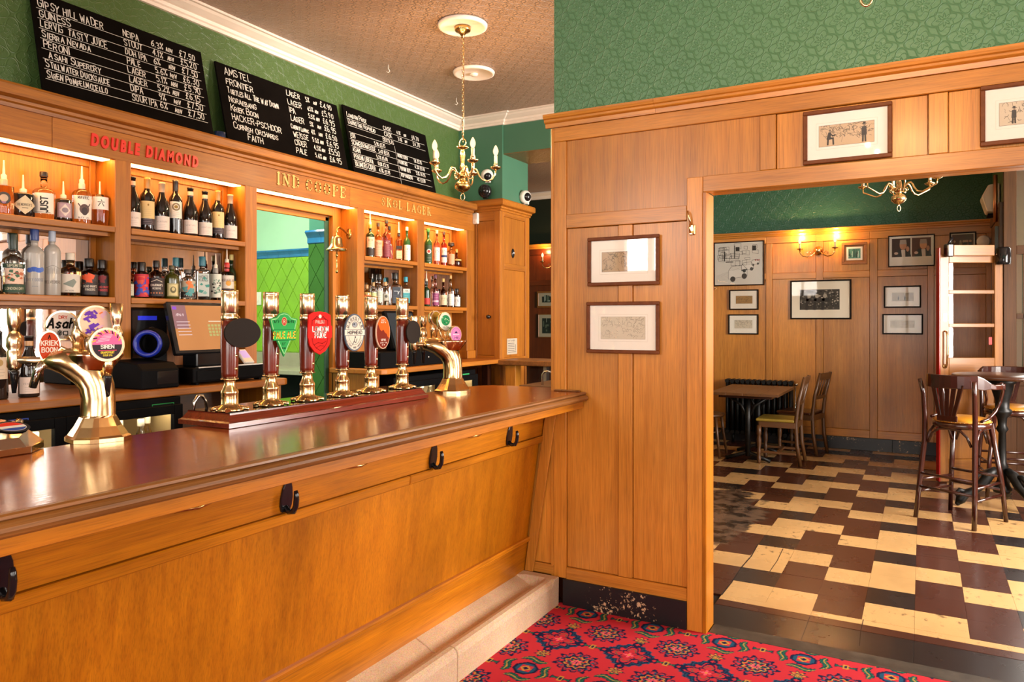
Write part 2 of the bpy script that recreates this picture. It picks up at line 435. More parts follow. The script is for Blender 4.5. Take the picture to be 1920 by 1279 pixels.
# ================================================================== SETTING
def emboss(name, col, axes, cell=.2, strength=.55, rough=.42, spec=None, var=.06):
    """painted relief paper: flower rosettes in scalloped rings, on a half-drop repeat"""
    g = G(name); tc = g.n('ShaderNodeTexCoord'); sp = g.n('ShaderNodeSeparateXYZ'); g.t.links.new(tc.outputs['Object'], sp.inputs[0])
    U, V = sp.outputs[axes[0]], sp.outputs[axes[1]]; m = g.math
    def cellp(off):
        u = m('SUBTRACT', m('FRACT', m('ADD', m('MULTIPLY', U, 1 / cell), off)), .5)
        v = m('SUBTRACT', m('FRACT', m('ADD', m('MULTIPLY', V, 1 / cell), off)), .5)
        r = m('SQRT', m('ADD', m('MULTIPLY', u, u), m('MULTIPLY', v, v))); t = m('ARCTAN2', v, u)
        def line(c, wd):   # soft line where c = 0
            return m('MAXIMUM', m('SUBTRACT', 1., m('ABSOLUTE', m('DIVIDE', c, wd))), 0.)
        petal = line(m('SUBTRACT', r, m('ADD', .12, m('MULTIPLY', m('COSINE', m('MULTIPLY', t, 8.)), .05))), .028)
        dot = m('MAXIMUM', m('SUBTRACT', 1., m('DIVIDE', r, .05)), 0.)
        ring = line(m('SUBTRACT', r, m('ADD', .34, m('MULTIPLY', m('COSINE', m('MULTIPLY', t, 4.)), .09))), .03)
        scroll = line(m('SUBTRACT', r, m('ADD', .25, m('MULTIPLY', m('SINE', m('MULTIPLY', t, 6.)), .045))), .018)
        return m('MAXIMUM', m('MAXIMUM', petal, dot), m('MAXIMUM', ring, m('MULTIPLY', scroll, .7)))
    hgt = m('MAXIMUM', cellp(0.), m('MULTIPLY', cellp(.5), .8))
    n = g.noise(g.obj(), 45, 3); hgt = m('ADD', hgt, m('MULTIPLY', n, .5))
    c = rgba(col); slow = g.noise(g.obj(), 1.3, 3)
    cc = g.ramp(slow, (.3, tuple(x * (1 - var) for x in c[:3])), (.7, tuple(x * (1 + var) for x in c[:3])))
    return g.bsdf(Base=cc, Roughness=rough, Normal=g.bump(hgt, strength, .007))
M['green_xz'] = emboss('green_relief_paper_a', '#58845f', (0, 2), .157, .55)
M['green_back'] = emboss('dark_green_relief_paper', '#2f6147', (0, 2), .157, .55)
M['green_yz'] = emboss('green_relief_paper_b', '#466030', (1, 2), .19, .3)
M['ceil'] = emboss('ceiling_relief_paper', '#a0826a', (0, 1), .12, 1., .35, var=.14)
M['soffit'] = emboss('gilded_relief_paper', '#7a5a2a', (0, 1), .12, .8, .3)
M['greenpaint'] = plain('green_wall_paint', '#417158', .5, 0, .05, 3)
M['skirt'] = None
def _skirt():
    g = G('black_chipped_paint'); v = g.obj()
    n = g.math('MULTIPLY', g.noise(v, 55, 5, .75), g.math('ADD', g.noise(v, 6, 2), .42))
    c = g.ramp(n, (.60, '#14151a'), (.63, '#c9a884'))
    return g.bsdf(Base=c, Roughness=.38)
M['skirt'] = _skirt()
def _stone():
    g = G('terrazzo_stone'); v = g.obj()
    vo = g.n('ShaderNodeTexVoronoi'); g.t.links.new(v, vo.inputs['Vector']); vo.inputs['Scale'].default_value = 190
    c = g.ramp(g.noise(v, 260, 2), (.36, '#b59a7c'), (.6, '#c9ae90'))
    c = g.mix(.2, c, vo.outputs['Color'], 'SOFT_LIGHT')
    c = g.mix(1., c, g.ramp(g.noise(v, 7, 4), (.3, .88), (.65, 1.03)), 'MULTIPLY')
    return g.bsdf(Base=c, Roughness=.5, Normal=g.bump(g.noise(v, 300, 2), .12, .001))
M['stone'] = _stone()
def _tile(name, col, dirt, amt):
    g = G(name); ge = g.n('ShaderNodeNewGeometry'); P = ge.outputs['Position']
    mp = g.n('ShaderNodeMapping'); mp.inputs['Scale'].default_value = (13, 9, 1); g.t.links.new(P, mp.inputs[0])
    mp2 = g.n('ShaderNodeMapping'); mp2.inputs['Scale'].default_value = (1.1, .8, 1); g.t.links.new(P, mp2.inputs[0])
    streak = g.noise(mp.outputs[0], 1.6, 6, .68); slow = g.noise(mp2.outputs[0], 2.2, 4, .6)
    c = g.ramp(slow, (.3, tuple(x * .82 for x in hx(col))), (.7, tuple(min(1, x * 1.1) for x in hx(col))))
    scuff = g.ramp(g.math('MULTIPLY', streak, g.math('ADD', slow, .5)), (.62 - amt, 0.), (.72 - amt * .6, 1.))
    c = g.mix(g.math('MULTIPLY', scuff, .75), c, dirt)
    # the worn-through patch by the doorway: screed showing, edges broken
    sp = g.n('ShaderNodeSeparateXYZ'); g.t.links.new(P, sp.inputs[0])
    dx = g.math('MULTIPLY', g.math('ADD', sp.outputs[0], 1.5), 1.55); dy = g.math('MULTIPLY', g.math('SUBTRACT', sp.outputs[1], 5.7), .62)
    d = g.math('SQRT', g.math('ADD', g.math('MULTIPLY', dx, dx), g.math('MULTIPLY', dy, dy)))
    mp3 = g.n('ShaderNodeMapping'); mp3.inputs['Scale'].default_value = (3, 3, 3); g.t.links.new(P, mp3.inputs[0])
    d = g.math('ADD', d, g.math('MULTIPLY', g.math('SUBTRACT', g.noise(mp3.outputs[0], 2., 6, .6), .5), .9))
    worn = g.ramp(d, (.60, 1.), (.68, 0.))
    sc = g.ramp(g.noise(mp3.outputs[0], 3.1, 4), (.42, '#1a130f'), (.55, '#5f4a3a'))
    c = g.mix(worn, c, sc)
    return g.bsdf(Base=c, Roughness=g.math('ADD', g.math('MULTIPLY', slow, .2), .18), Coat_Weight=.2, Coat_Roughness=.15)
M['t_cream'] = _tile('cream_floor_tile', '#c49c66', (.02, .012, .008), .02)
M['t_brown'] = _tile('brown_floor_tile', '#3f1d12', (.012, .008, .006), -.06)
M['t_black'] = _tile('black_floor_tile', '#1b1617', (.01, .008, .006), -.06)
M['screed'] = plain('dark_screed', '#1c1512', .6, 0, .3, 9)

def part(name, x0, x1, y0, y1, z0, z1, mat, par, bev=.0025):
    e = .0012 if name in ('panel', 'muntin') else .0006      # open joints between the boards
    if isinstance(mat, str) and mat[:3] in ('oak', 'bac', 'old', 'dar'):
        q = sorted([(x1 - x0), (y1 - y0), (z1 - z0)])[0]
        if x1 - x0 > q: x0 += e; x1 -= e
        if y1 - y0 > q: y0 += e; y1 -= e
        if z1 - z0 > q: z0 += e; z1 -= e
    return B(x0, x1, y0, y1, z0, z1).build(name, mat, par, bev=bev)

H = 3.34
# ---- floor: slab, lino tiles laid singly in the back room, border, threshold
floor = struct('floor')
B(-6, 3.0, -3.0, 9.7, -.12, -.012).build('subfloor', 'screed', floor)
TX, TY, X0, Y0 = .232, .2588, -.036, 4.10
PAT = {0: 'CBB', 2: 'CKC', 1: 'BBC'}
TM = {'C': 't_cream', 'B': 't_brown', 'K': 't_black'}
proto = {}
for k in 'CBK':
    me = B(-TX / 2 + .0005, TX / 2 - .0005, -TY / 2 + .0005, TY / 2 - .0005, -.012, 0)
    o = me.build('tile', TM[k], floor); proto[k] = o
used = set(); cells = []
for j in range(0, 21):
    for i in range(-25, 13):
        x, y = X0 + TX * (i + .5), Y0 + TY * (j + .5)
        if y > 9.5: continue
        if -.25 * y - .2 < x < .1 * y + .26: cells.append((i, j, x, y))
cells.sort(key=lambda c: c[3]); near = cells[:296]
for (i, j, x, y) in near:
    k = PAT[i % 3][j % 3]
    o = proto[k] if k not in used else proto[k].copy()
    if k in used: COL.objects.link(o); o.parent = floor
    used.add(k); o.location = (x, y, random.uniform(-.0008, .0004)); o.rotation_euler = (random.uniform(-.0015, .0015), random.uniform(-.0015, .0015), 0)
nset = set((c[0], c[1]) for c in near); rest = MB()
for j in range(0, 22):
    for i in range(-24, 12):
        if (i, j) in nset: continue
        x, y = X0 + TX * i, Y0 + TY * j; k = 'CBK'.index(PAT[i % 3][j % 3])
        if y > 9.4 or x > 2.7: continue
        rest.box(x + .0005, x + TX - .0005, y + .0005, min(9.5, y + TY) - .0005, -.012, 0, k)
rest.build('tile_field', ['t_cream', 't_brown', 't_black'], floor, kind='stuff')
for n in range(-5, 13):
    x = X0 + n * .232 * 1.0
    if -1.2 < x < .9 and n % 2 == 0:
        part('border_tile', x + .0005, x + .4635, 3.685, 3.947, -.012, -.001, 't_black', floor, .001)
        part('border_tile', x + .0005, x + .4635, 4.034, 4.0985, -.012, 0, 't_cream', floor, .001)
        part('border_tile', x + .0005, x + .4635, 3.949, 4.032, -.012, 0, 't_brown', floor, .001)
B(-.904, 1.1, 3.56, 3.68, -.012, .004).build('threshold', plain('worn_threshold', '#3b352e', .45, 0, .5, 14), floor, bev=.006)

# ---- carpet
def carpet_image():
    RED, NAVY, TEAL, GREEN, GOLD, PINK = [np.array(hx(c)) for c in ('#b62c36', '#161b3c', '#1d4a66', '#1c5f48', '#b98a3c', '#e2566a')]
    def paint(X, Y):
        """woven repeat on a .345 m grid: rosettes in columns; between them crosses and leaf-ringed diamonds in turn"""
        P = .345
        C = np.empty(X.shape + (3,)); C[:] = RED
        def put(mask, col): C[mask] = col
        def cell(ox, oy, py=P): return ((X - ox) / P + .5) % 1 * P - P / 2, ((Y - oy) / py + .5) % 1 * py - py / 2
        # rosette: scalloped navy wheel of crowded petals
        a, b = cell(-1.325, 3.31); r = np.hypot(a, b); t = np.arctan2(b, a)
        put(r < .094 + .014 * np.cos(14 * t) * (np.cos(7 * t) > -.6), NAVY)
        put(r < .080 + .006 * np.cos(14 * t), RED); put((r < .079) & (np.cos(14 * t + .9) > .35) & (r > .062), TEAL)
        wob = r + .006 * np.sin(9 * t + 60 * r)
        put((np.abs(wob - .058) < .007), NAVY); put((np.abs(wob - .049) < .003), GOLD); put((wob < .046) & (np.sin(8 * t) > .2), TEAL)
        put((np.abs(wob - .034) < .004), NAVY); put((wob < .030) & (np.cos(5 * t) > -.2), GREEN); put((np.abs(wob - .021) < .003), GOLD); put(wob < .018 + .005 * np.cos(6 * t), PINK); put(wob < .008, NAVY)
        # leaves round a stepped diamond
        a, b = cell(-1.15, 3.48, 2 * .335); d1 = np.abs(a) + np.abs(b); m = np.maximum(np.abs(a), np.abs(b))
        put(np.maximum(m, d1 * .74) < .056, NAVY); put(np.maximum(m, d1 * .74) < .044, TEAL); put(m < .027, RED); put(d1 < .026, GOLD); put(d1 < .015, NAVY)
        for s1 in (-1, 1):
            for (p, q) in ((s1 * b, a), (s1 * a, b)):
                bend = p - .090 + 2.2 * q * q + .010 * np.sin(q * 60) * s1
                k = np.sqrt(np.clip(1 - (q / .062) ** 2, 0, 1)); lf = np.abs(q) < .062
                put(lf & (np.abs(bend) < s1 * 0 + .0205 * k + .0025 * np.cos(q * 330)), NAVY); put(lf & (np.abs(bend) < .0155 * k), GREEN); put(lf & (np.abs(bend - .003) < .0022 * k + .0004), GOLD); put(lf & (np.abs(bend + .006) < .0018 * k), NAVY)
        # cross medallion: lobed navy frame, teal stepped corners, diamonds at its four tips
        a, b = cell(-1.15, 3.145, 2 * .335); d1 = np.abs(a) + np.abs(b); m = np.maximum(np.abs(a), np.abs(b)); t = np.arctan2(b, a); r = np.hypot(a, b)
        st = np.round(d1 / .009) * .009 + .012 * np.cos(12 * t)
        put((np.abs(st - .124) < .024) & (m < .108), TEAL); put((np.abs(st - .110) < .009) & (m < .102), NAVY); put((np.abs(st - .134) < .006) & (m < .1), NAVY)
        put(r < .068 + .024 * np.cos(4 * t), NAVY); put(r < .057 + .022 * np.cos(4 * t), RED); put(np.abs(r - .044 - .018 * np.cos(4 * t)) < .0028, GREEN)
        put(r < .034 + .018 * np.cos(4 * t + pi), NAVY); put(r < .026 + .014 * np.cos(4 * t + pi), RED); put(r < .017 + .008 * np.cos(4 * t), PINK); put(r < .007, GOLD)
        for sx, sy in ((1, 0), (-1, 0), (0, 1), (0, -1)):
            e1 = np.abs(a - sx * .118) + np.abs(b - sy * .118); put(e1 < .030 - .007 * np.cos(np.abs(a - sx * .118) * 260), NAVY); put(e1 < .012, RED)
        # small sprigs between the large figures
        for (ox, oy, py) in ((-1.15, 3.315, 2 * .335), (-1.15, 2.975, 2 * .335)):
            a, b = cell(ox, oy, py); r = np.hypot(a, b); t = np.arctan2(b, a)
            put(r < .028 + .014 * np.cos(7 * t), NAVY); put(r < .021 + .011 * np.cos(7 * t), GOLD); put((r < .018) & (np.sin(a * 420) * np.sin(b * 420) > .1), NAVY); put(np.abs(b + .03 - .5 * np.abs(a)) + np.abs(a) * .2 < .006, GREEN)
        a, b = cell(-1.325, 3.145, P); r = np.hypot(a, b); t = np.arctan2(b, a)
        put((np.abs(b) < .012 + .006 * np.cos(a * 130)) & (np.abs(a) < .046), NAVY); put((np.abs(b) < .007 + .004 * np.cos(a * 130)) & (np.abs(a) < .040), GREEN); put((np.abs(a) < .011) & (np.abs(b) < .020), GOLD); put((np.abs(a) < .006) & (np.abs(b) < .012), NAVY)
        return C
    def grid(x0, x1, y0, y1, st):
        nx, ny = int((x1 - x0) / st), int((y1 - y0) / st)
        xs, ys = np.linspace(x0, x1, nx + 1), np.linspace(y0, y1, ny + 1)
        X, Y = np.meshgrid(xs, ys)
        jx = X + .0012 * np.sin(Y * 500) ; C = paint(jx, Y)
        V = np.stack([X, Y, np.full_like(X, .004)], -1).reshape(-1, 3)
        i = np.arange(ny)[:, None] * (nx + 1) + np.arange(nx)[None]; F = np.stack([i, i + 1, i + nx + 2, i + nx + 1], -1).reshape(-1, 4)
        return V, F, C.reshape(-1, 3)
    parts = [grid(-1.70, .55, 2.25, 3.56, .0042), grid(.55, 2.9, 2.25, 3.54, .03), grid(-1.70, 2.9, -2.8, 2.25, .03)]
    Vs, Fs, Cs, off = [], [], [], 0
    for V, F, C in parts: Vs.append(V); Fs.append(F + off); Cs.append(C); off += len(V)
    V, F, C = np.concatenate(Vs), np.concatenate(Fs), np.concatenate(Cs)
    me = bpy.data.meshes.new('carpet'); me.vertices.add(len(V)); me.vertices.foreach_set('co', V.ravel())
    me.loops.add(F.size); me.loops.foreach_set('vertex_index', F.ravel().astype(np.int32))
    me.polygons.add(len(F)); me.polygons.foreach_set('loop_start', np.arange(0, F.size, 4, dtype=np.int32))
    me.update(calc_edges=True)
    at = me.color_attributes.new('Col', 'FLOAT_COLOR', 'POINT')
    at.data.foreach_set('color', np.concatenate([C, np.ones((len(C), 1))], 1).ravel().astype(np.float32))
    me.materials.append(M['carpet']); o = bpy.data.objects.new('carpet', me); COL.objects.link(o); return o
tag(carpet_image(), 'red patterned carpet with navy rosettes and green leaves below the bar', 'carpet')

# ---- ceiling with roses
ceil = B(-6, 3.0, -3.0, 9.7, H, H + .1).build('ceiling', 'ceil'); ceil['kind'] = 'structure'
rose = [(0, 0), (.147, 0), (.155, -.008), (.150, -.022), (.137, -.026), (.128, -.02), (0, -.018)]

# ---- left wall, behind and above the back bar (hatch opening left in it)
wl = struct('wall_left')
for nm, y0, y1, z0, z1 in (('wall_panel', -2.8, 3.26, 0, H), ('wall_panel', 4.03, 5.73, 0, H), ('wall_panel', 3.26, 4.03, 2.33, H)):
    B(-3.80, -3.75, y0, y1, z0, z1).build(nm, 'green_yz', wl)
# block over the corner cupboard, and the beam that crosses to the partition
wf = struct('wall_far')
B(-3.87, -3.285, 5.73, 6.22, 2.585, H).build('wall_panel', 'greenpaint', wf)
bm = struct('trim_1'); B(-3.285, -1.62, 5.75, 6.22, 3.0, H).build('beam', 'greenpaint', bm); B(-3.285, -1.62, 5.752, 6.218, 2.994, 3.0).build('beam_soffit', 'soffit', bm)

def cornice(path, name, prof, mat, par=None, closed=False):
    """mitred moulding swept along a path in plan; profile (out, z), out to the right-hand side of the path"""
    mb = MB(); n = len(path); rings = []
    for i, p in enumerate(path):
        p = Vector((*p, 0)); ds = []
        if i: ds.append((p - Vector((*path[i - 1], 0))).normalized())
        if i < n - 1: ds.append((Vector((*path[i + 1], 0)) - p).normalized())
        ns = [Vector((d.y, -d.x, 0)) for d in ds]; b = ns[0] if len(ns) == 1 else (ns[0] + ns[1]) / (1 + ns[0].dot(ns[1]))
        rings.append([mb.pt((p.x + b.x * o, p.y + b.y * o, z)) for o, z in prof])
    k = len(prof)
    for A, C in zip(rings, rings[1:]):
        for q in range(k): mb.face((A[q], A[(q + 1) % k], C[(q + 1) % k], C[q]))
    mb.face(rings[0]); mb.face(rings[-1][::-1])
    return mb.build(name, mat, par)
PROF = [(0, 3.265), (.018, 3.265), (.018, 3.28), (.03, 3.285), (.034, 3.30), (.05, 3.304), (.085, 3.318), (.1, 3.328), (.118, 3.328), (.118, 3.34), (0, 3.34)]
PROF = [(o, H - (3.34 - z) * 1.15) for o, z in PROF]
c = cornice([(-3.75, -2.8), (-3.75, 5.73), (-3.285, 5.73), (-3.285, 5.75), (-1.62, 5.75)], 'trim_2', PROF, 'white'); c['kind'] = 'structure'

# ---- partition: oak panelling to 2.6 m, relief paper above, wide doorway to the back room
YP = 3.545; YB = 3.665
wp = struct('wall_partition')
def pp(nm, x0, x1, z0, z1, ax, rec=0., par=wp): return part(nm, x0, x1, YP + rec, YP + .05, z0, z1, 'oak_' + ax, par)
B(-1.714, 2.9, YP, YB, 2.59, H).build('upper_wall', 'green_xz', wp)
pp('stile', -1.717, -1.645, .14, 2.451, 'z'); pp('top_rail', -1.717, .58, 2.451, 2.527, 'x'); pp('top_rail', .581, 2.9, 2.451, 2.527, 'x')
MB().prism([(-1.645, 2.062), (-1.0, 2.062), (-1.0, 2.192), (-.661, 2.192), (-.661, 2.451), (-1.645, 2.451)], 'y', YP + .014, YP + .05).build('panel', 'oak_z', wp)
pp('mid_rail', -1.645, -1.0, 1.989, 2.062, 'x')
pp('panel', -1.645, -1.356, .2, 1.989, 'z', .014); pp('panel', -1.279, -1.0, .2, 1.989, 'z', .014)
pp('muntin', -1.356, -1.279, .2, 1.989, 'z', .004)
pp('bottom_rail', -1.645, -1.0, .13, .2, 'x')
pp('door_stile', -1.0, -.922, .0, 2.194, 'z', -.004); 
part('jamb', -.922, -.904, YP - .008, YB + .012, 0, 2.118, 'bar_z', wp)
part('lintel_rail', -.922, .70, YP - .004, YP + .05, 2.118, 2.196, 'oak_x', wp); part('lintel_rail', .701, 1.1, YP - .004, YP + .05, 2.118, 2.196, 'oak_x', wp)
part('lintel_rail', 1.1, 2.9, YP - .004, YP + .05, 2.118, 2.196, 'oak_x', wp)
part('lintel_soffit', -.904, 1.1, YP + .05, YB, 2.118, 2.15, 'oak_x', wp)
pp('muntin', -.661, -.587, 2.196, 2.451, 'z', .004); pp('panel', -.587, .02, 2.196, 2.451, 'z', .014)
pp('muntin', .02, .093, 2.196, 2.451, 'z', .004); pp('panel', .093, .72, 2.196, 2.451, 'z', .014); pp('muntin', .72, .79, 2.196, 2.451, 'z', .004); pp('panel', .79, 2.9, 2.196, 2.451, 'z', .014)
for x0, x1 in ((1.1, 1.18), (1.9, 1.97)): pp('stile', x0, x1, 0, 2.118, 'z')
pp('panel', 1.18, 1.9, .14, 2.118, 'z', .014); pp('panel', 1.97, 2.9, .14, 2.118, 'z', .014)
B(-1.717, -.922, YP + .05, YB, .0, 2.59).build('core', 'dark_z', wp); B(-.922, 1.1, YP + .05, YB, 2.15, 2.59).build('core', 'dark_z', wp); B(1.1, 2.9, YP + .05, YB, 0, 2.59).build('core', 'dark_z', wp)
CP = [(0, 2.527), (.010, 2.527), (.014, 2.548), (.026, 2.552), (.03, 2.556), (.03, 2.566), (.04, 2.57), (.045, 2.582), (.045, 2.592), (0, 2.596)]
for x0, x1 in ((-1.76, -1.155), (-1.154, .9), (.901, 2.9)): cornice([(x0, YP), (x1, YP)], 'cap_moulding', CP, 'oak_x', wp)
part('end_board', -1.735, -1.717, YP + .002, YB, .14, 2.527, 'oak_z', wp)
bb = part('baseboard_partition', -1.66, -1.0, YP - .012, YP + .05, 0, .14, 'skirt', None, .003); bb['kind'] = 'structure'
# wing of panelling under the bar end, left of the stile
pp('panel', -1.95, -1.717, .2, 1.05, 'z', .012); pp('bottom_rail', -1.95, -1.717, .148, .2, 'x'); B(-2.3, -1.735, YP + .06, YB, 0, 1.06).build('core', 'back_z', wp)

# ---- back room: end wall with oak dado to 2.6 m
wb = struct('wall_back'); Yb = 9.5
B(-3.2, .8, Yb + .02, Yb + .12, 0, H).build('wall_panel', 'green_back', wb); B(-6, -3.2, Yb + .02, Yb + .12, 0, H).build('wall_panel', plain('dark_olive_paint', '#1d2216', .5), wb)  # left stretch of the wall in a much darker olive
for ax in 'xz': M['red_' + ax] = oak('red_stained_oak_' + ax, hx('#5c2109'), hx('#8a3d14'), ax)  # darker red-brown panelling for the left end of the wall
M['bk_x'], M['bk_z'] = 'oak_x', 'oak_z'
xs = [(-5.9, -5.82), (-4.4, -4.32), (-3.6, -3.52), (-2.41, -2.335), (-1.687, -1.612), (-1.113, -1.035), (-.534, -.454), (.048, .11), (.6, .66)]
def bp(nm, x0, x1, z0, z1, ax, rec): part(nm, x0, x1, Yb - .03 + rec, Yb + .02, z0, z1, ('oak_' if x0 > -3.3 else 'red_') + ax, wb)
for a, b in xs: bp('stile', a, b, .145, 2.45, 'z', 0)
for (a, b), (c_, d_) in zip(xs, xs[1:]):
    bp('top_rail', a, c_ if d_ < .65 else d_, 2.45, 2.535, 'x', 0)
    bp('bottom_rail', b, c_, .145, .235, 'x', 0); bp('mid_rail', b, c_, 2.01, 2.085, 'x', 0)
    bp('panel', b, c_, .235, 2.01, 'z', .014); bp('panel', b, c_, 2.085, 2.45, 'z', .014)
cornice([(-5.9, Yb - .03), (.66, Yb - .03)], 'cap_moulding', [(o, z + .008) for o, z in CP], 'oak_x', wb)
for x in (-5.9, -4.5, -3.1, -1.7, -.3):
    e = part('baseboard_back', x, min(.66, x + 1.398), Yb - .04, Yb - .028, 0, .145, 'skirt', None, .002); e['kind'] = 'structure'
cc = cornice([(-5.9, Yb + .02), (.66, Yb + .02)], 'trim_3', PROF, 'white'); cc['kind'] = 'structure'
# side wall at the right, beyond the door, and the glazed screen by it
ws = struct('wall_side')
B(.66, .74, 8.32, 9.62, 0, H).build('wall_panel', 'green_yz', ws)
part('panel', .645, .66, 8.42, 9.46, .1, 2.5, 'old_z', ws); part('stile', .63, .66, 8.30, 8.42, 0, 2.62, 'old_z', ws); part('top_rail', .635, .66, 8.42, 9.46, 2.5, 2.6, 'old_y', ws)
sc = struct('window_1'); 
part('window_post', .66, .76, 8.24, 8.34, 0, H, 'old_z', sc); part('window_post', 1.5, 1.58, 8.24, 8.34, 0, H, 'old_z', sc); part('window_post', 2.4, 2.48, 8.24, 8.34, 0, H, 'old_z', sc)
for a, b in ((.76, 1.5), (1.58, 2.4)):
    for z0, z1 in ((.9, .98), (1.52, 1.57), (2.12, 2.2), (2.9, 2.98)): part('glazing_bar', a, b, 8.25, 8.33, z0, z1, 'old_x', sc)
    part('glazing_bar', a + .05, a + .09, 8.25, 8.33, .98, 2.12, 'old_z', sc)
    part('lower_panel', a, b, 8.26, 8.32, 0, .9, 'old_z', sc); part('upper_panel', a, b, 8.26, 8.32, 2.98, H, 'old_z', sc)
    B(a, b, 8.285, 8.29, .98, 2.9).build('pane', 'wglass', sc)
area('porch_daylight', (1.7, 8.9, 1.9), (radians(90), 0, radians(180)), 1.5, 1.8, 45, DAY)
e = B(.74, 2.9, 9.3, 9.4, 0, H).build('wall_porch', 'white'); e['kind'] = 'structure'
# outer walls with the street windows
wr = struct('wall_right'); wfr = struct('wall_front'); wbl = struct('wall_rear')
def holes(par, axis, at0, at1, span, cuts, mat):
    """a wall slab cut by window openings (a, b, z0, z1), with frame and bars in each"""
    def bx(nm, a, b, z0, z1, m, i0=at0, i1=at1, bev=0):
        if b - a > 1e-3 and z1 - z0 > 1e-3:
            (B(i0, i1, a, b, z0, z1) if axis == 'x' else B(a, b, i0, i1, z0, z1)).build(nm, m, par, bev=bev)
    p = span[0]
    for a, b, z0, z1 in cuts:
        bx('wall_panel', p, a, 0, H, mat); bx('wall_panel', a, b, 0, z0, mat); bx('wall_panel', a, b, z1, H, mat); p = b
        for q in (a, (2 * a + b) / 3, (a + 2 * b) / 3, b): bx('window_bar', q - .03, q + .03, z0, z1, 'old_z')
        bx('window_bar', a, b, z1 - .5, z1 - .46, 'old_z')
    bx('wall_panel', p, span[1], 0, H, mat)
holes(wfr, 'y', -2.9, -2.78, (-3.87, 2.9), [(-3.70, -2.5, 2.2, 3.2), (-1.35, .15, 1.0, 2.9), (.65, 2.15, 1.0, 2.9)], 'oak_z')
holes(wr, 'x', 2.88, 3.0, (-2.9, 9.6), [(-2.05, -.35, 1.0, 2.9), (.75, 2.45, 1.0, 2.9), (4.1, 5.2, .95, 2.85), (5.4, 6.5, .95, 2.85)], 'oak_z')
B(-6.0, -5.9, 6.1, 9.6, 0, H).build('wall_panel', 'greenpaint', wbl); B(-5.9, -3.87, 6.1, 6.2, 0, H).build('wall_panel', 'greenpaint', wbl)

for k, pts in enumerate(([(-.962, 4.09), (-.958, 4.30), (-.964, 4.6), (-.955, 4.85), (-.966, 5.14)], [(-.80, 4.6), (-.795, 4.85), (-.803, 5.12)], [(.0, 5.44), (.12, 5.455), (.2, 5.44), (.34, 5.45)], [(-.26, 4.1), (-.262, 3.95), (-.255, 3.76)])):
    MB().ribbon(pts, .007 if k == 0 else .004, lambda u, v, h: (u, v, .0005), (1, 1, 1)).build('worn_joint', 'screed', floor)
# ---- tiled room seen through the hatch
kt = struct('wall_tiled')
M['palegreen'] = plain('pale_green_plaster', '#a9cfae', .55, 0, .04, 3)
M['tilegreen'] = plain('lime_glazed_tile', '#79a81c', .12, 0, .1, 6, 0, Coat_Weight=.5)
M['tiledark'] = plain('dark_green_glazed_tile', '#2f5a1c', .15, 0, .12, 6)  # darker green for the nib wall: its shade is in the colour
M['tileblue'] = plain('blue_glazed_tile', '#1a659a', .1, 0, .15, 9, 0, Coat_Weight=.6)
M['grout'] = plain('pale_grout', '#cfe08a', .8)
YT = 5.26
B(-6.4, -4.3, YT, YT + .1, 2.2, H).build('plaster', 'palegreen', kt); B(-6.4, -4.3, YT, YT + .1, 0, 2.2).build('grout_bed', 'grout', kt)
def diag_tiles(x0, x1, z0, z1, y, mat, par, a=.16, b=.24, g=.003):
    """tall diamond tiles, cut to the wall; each one its own slab, slightly proud of the grout"""
    for i in range(-2, 12):
        for j in range(-2, 20):
            cx, cz = x0 + (i + (j % 2) * .5) * a, z0 + j * b / 2
            q = [(cx - a / 2 + g, cz), (cx, cz - b / 2 + g), (cx + a / 2 - g, cz), (cx, cz + b / 2 - g)]
            for sg, ax, lim in ((1, 0, x0), (-1, 0, -x1), (1, 1, z0), (-1, 1, -z1)):
                if len(q) > 2: q = clip(q, sg, ax, lim)
            if len(q) > 2 and (max(p[0] for p in q) - min(p[0] for p in q)) > .02: MB().prism(q, 'y', y - .008, y).build('tile', mat, par)
diag_tiles(-6.0, -4.45, 1.2, 2.12, YT, 'tilegreen', kt)
n = 12
for k in range(n):
    x = -6.0 + k * .15
    MB().prism([(YT - .03, 2.2), (YT - .035, 2.185), (YT - .02, 2.165), (YT - .012, 2.15), (YT - .012, 2.125), (YT, 2.12), (YT, 2.2)], 'x', x, x + .148).build('rail_tile', 'tileblue', kt)
kw = thing('kitchen_worktop', 'grey worktop under the lime tiles seen through the hatch', 'worktop', (-5.2, 5.0, 0))
M['greytop'] = plain('grey_stone_worktop', '#9a937e', .35, 0, .08, 12)
B(-6.0, -4.43, 4.78, 5.25, 1.02, 1.06).build('worktop', 'greytop', kw, bev=.003); B(-6.0, -4.43, 5.235, 5.25, 1.06, 1.19).build('splashback', 'greytop', kw); B(-5.98, -4.45, 4.86, 5.22, 0, 1.02).build('cabinet', 'black', kw)  # black block under the worktop stands in for the dark void there
sw = thing('light_switch', 'white switch plate on the lime tiles beside the hatch post', 'switch', (-5.82, YT, 1.72)); B(-5.88, -5.79, YT - .02, YT - .008, 1.66, 1.79).build('plate', 'whitepl', sw, bev=.003); B(-5.85, -5.82, YT - .026, YT - .02, 1.70, 1.75).build('rocker', 'white', sw)
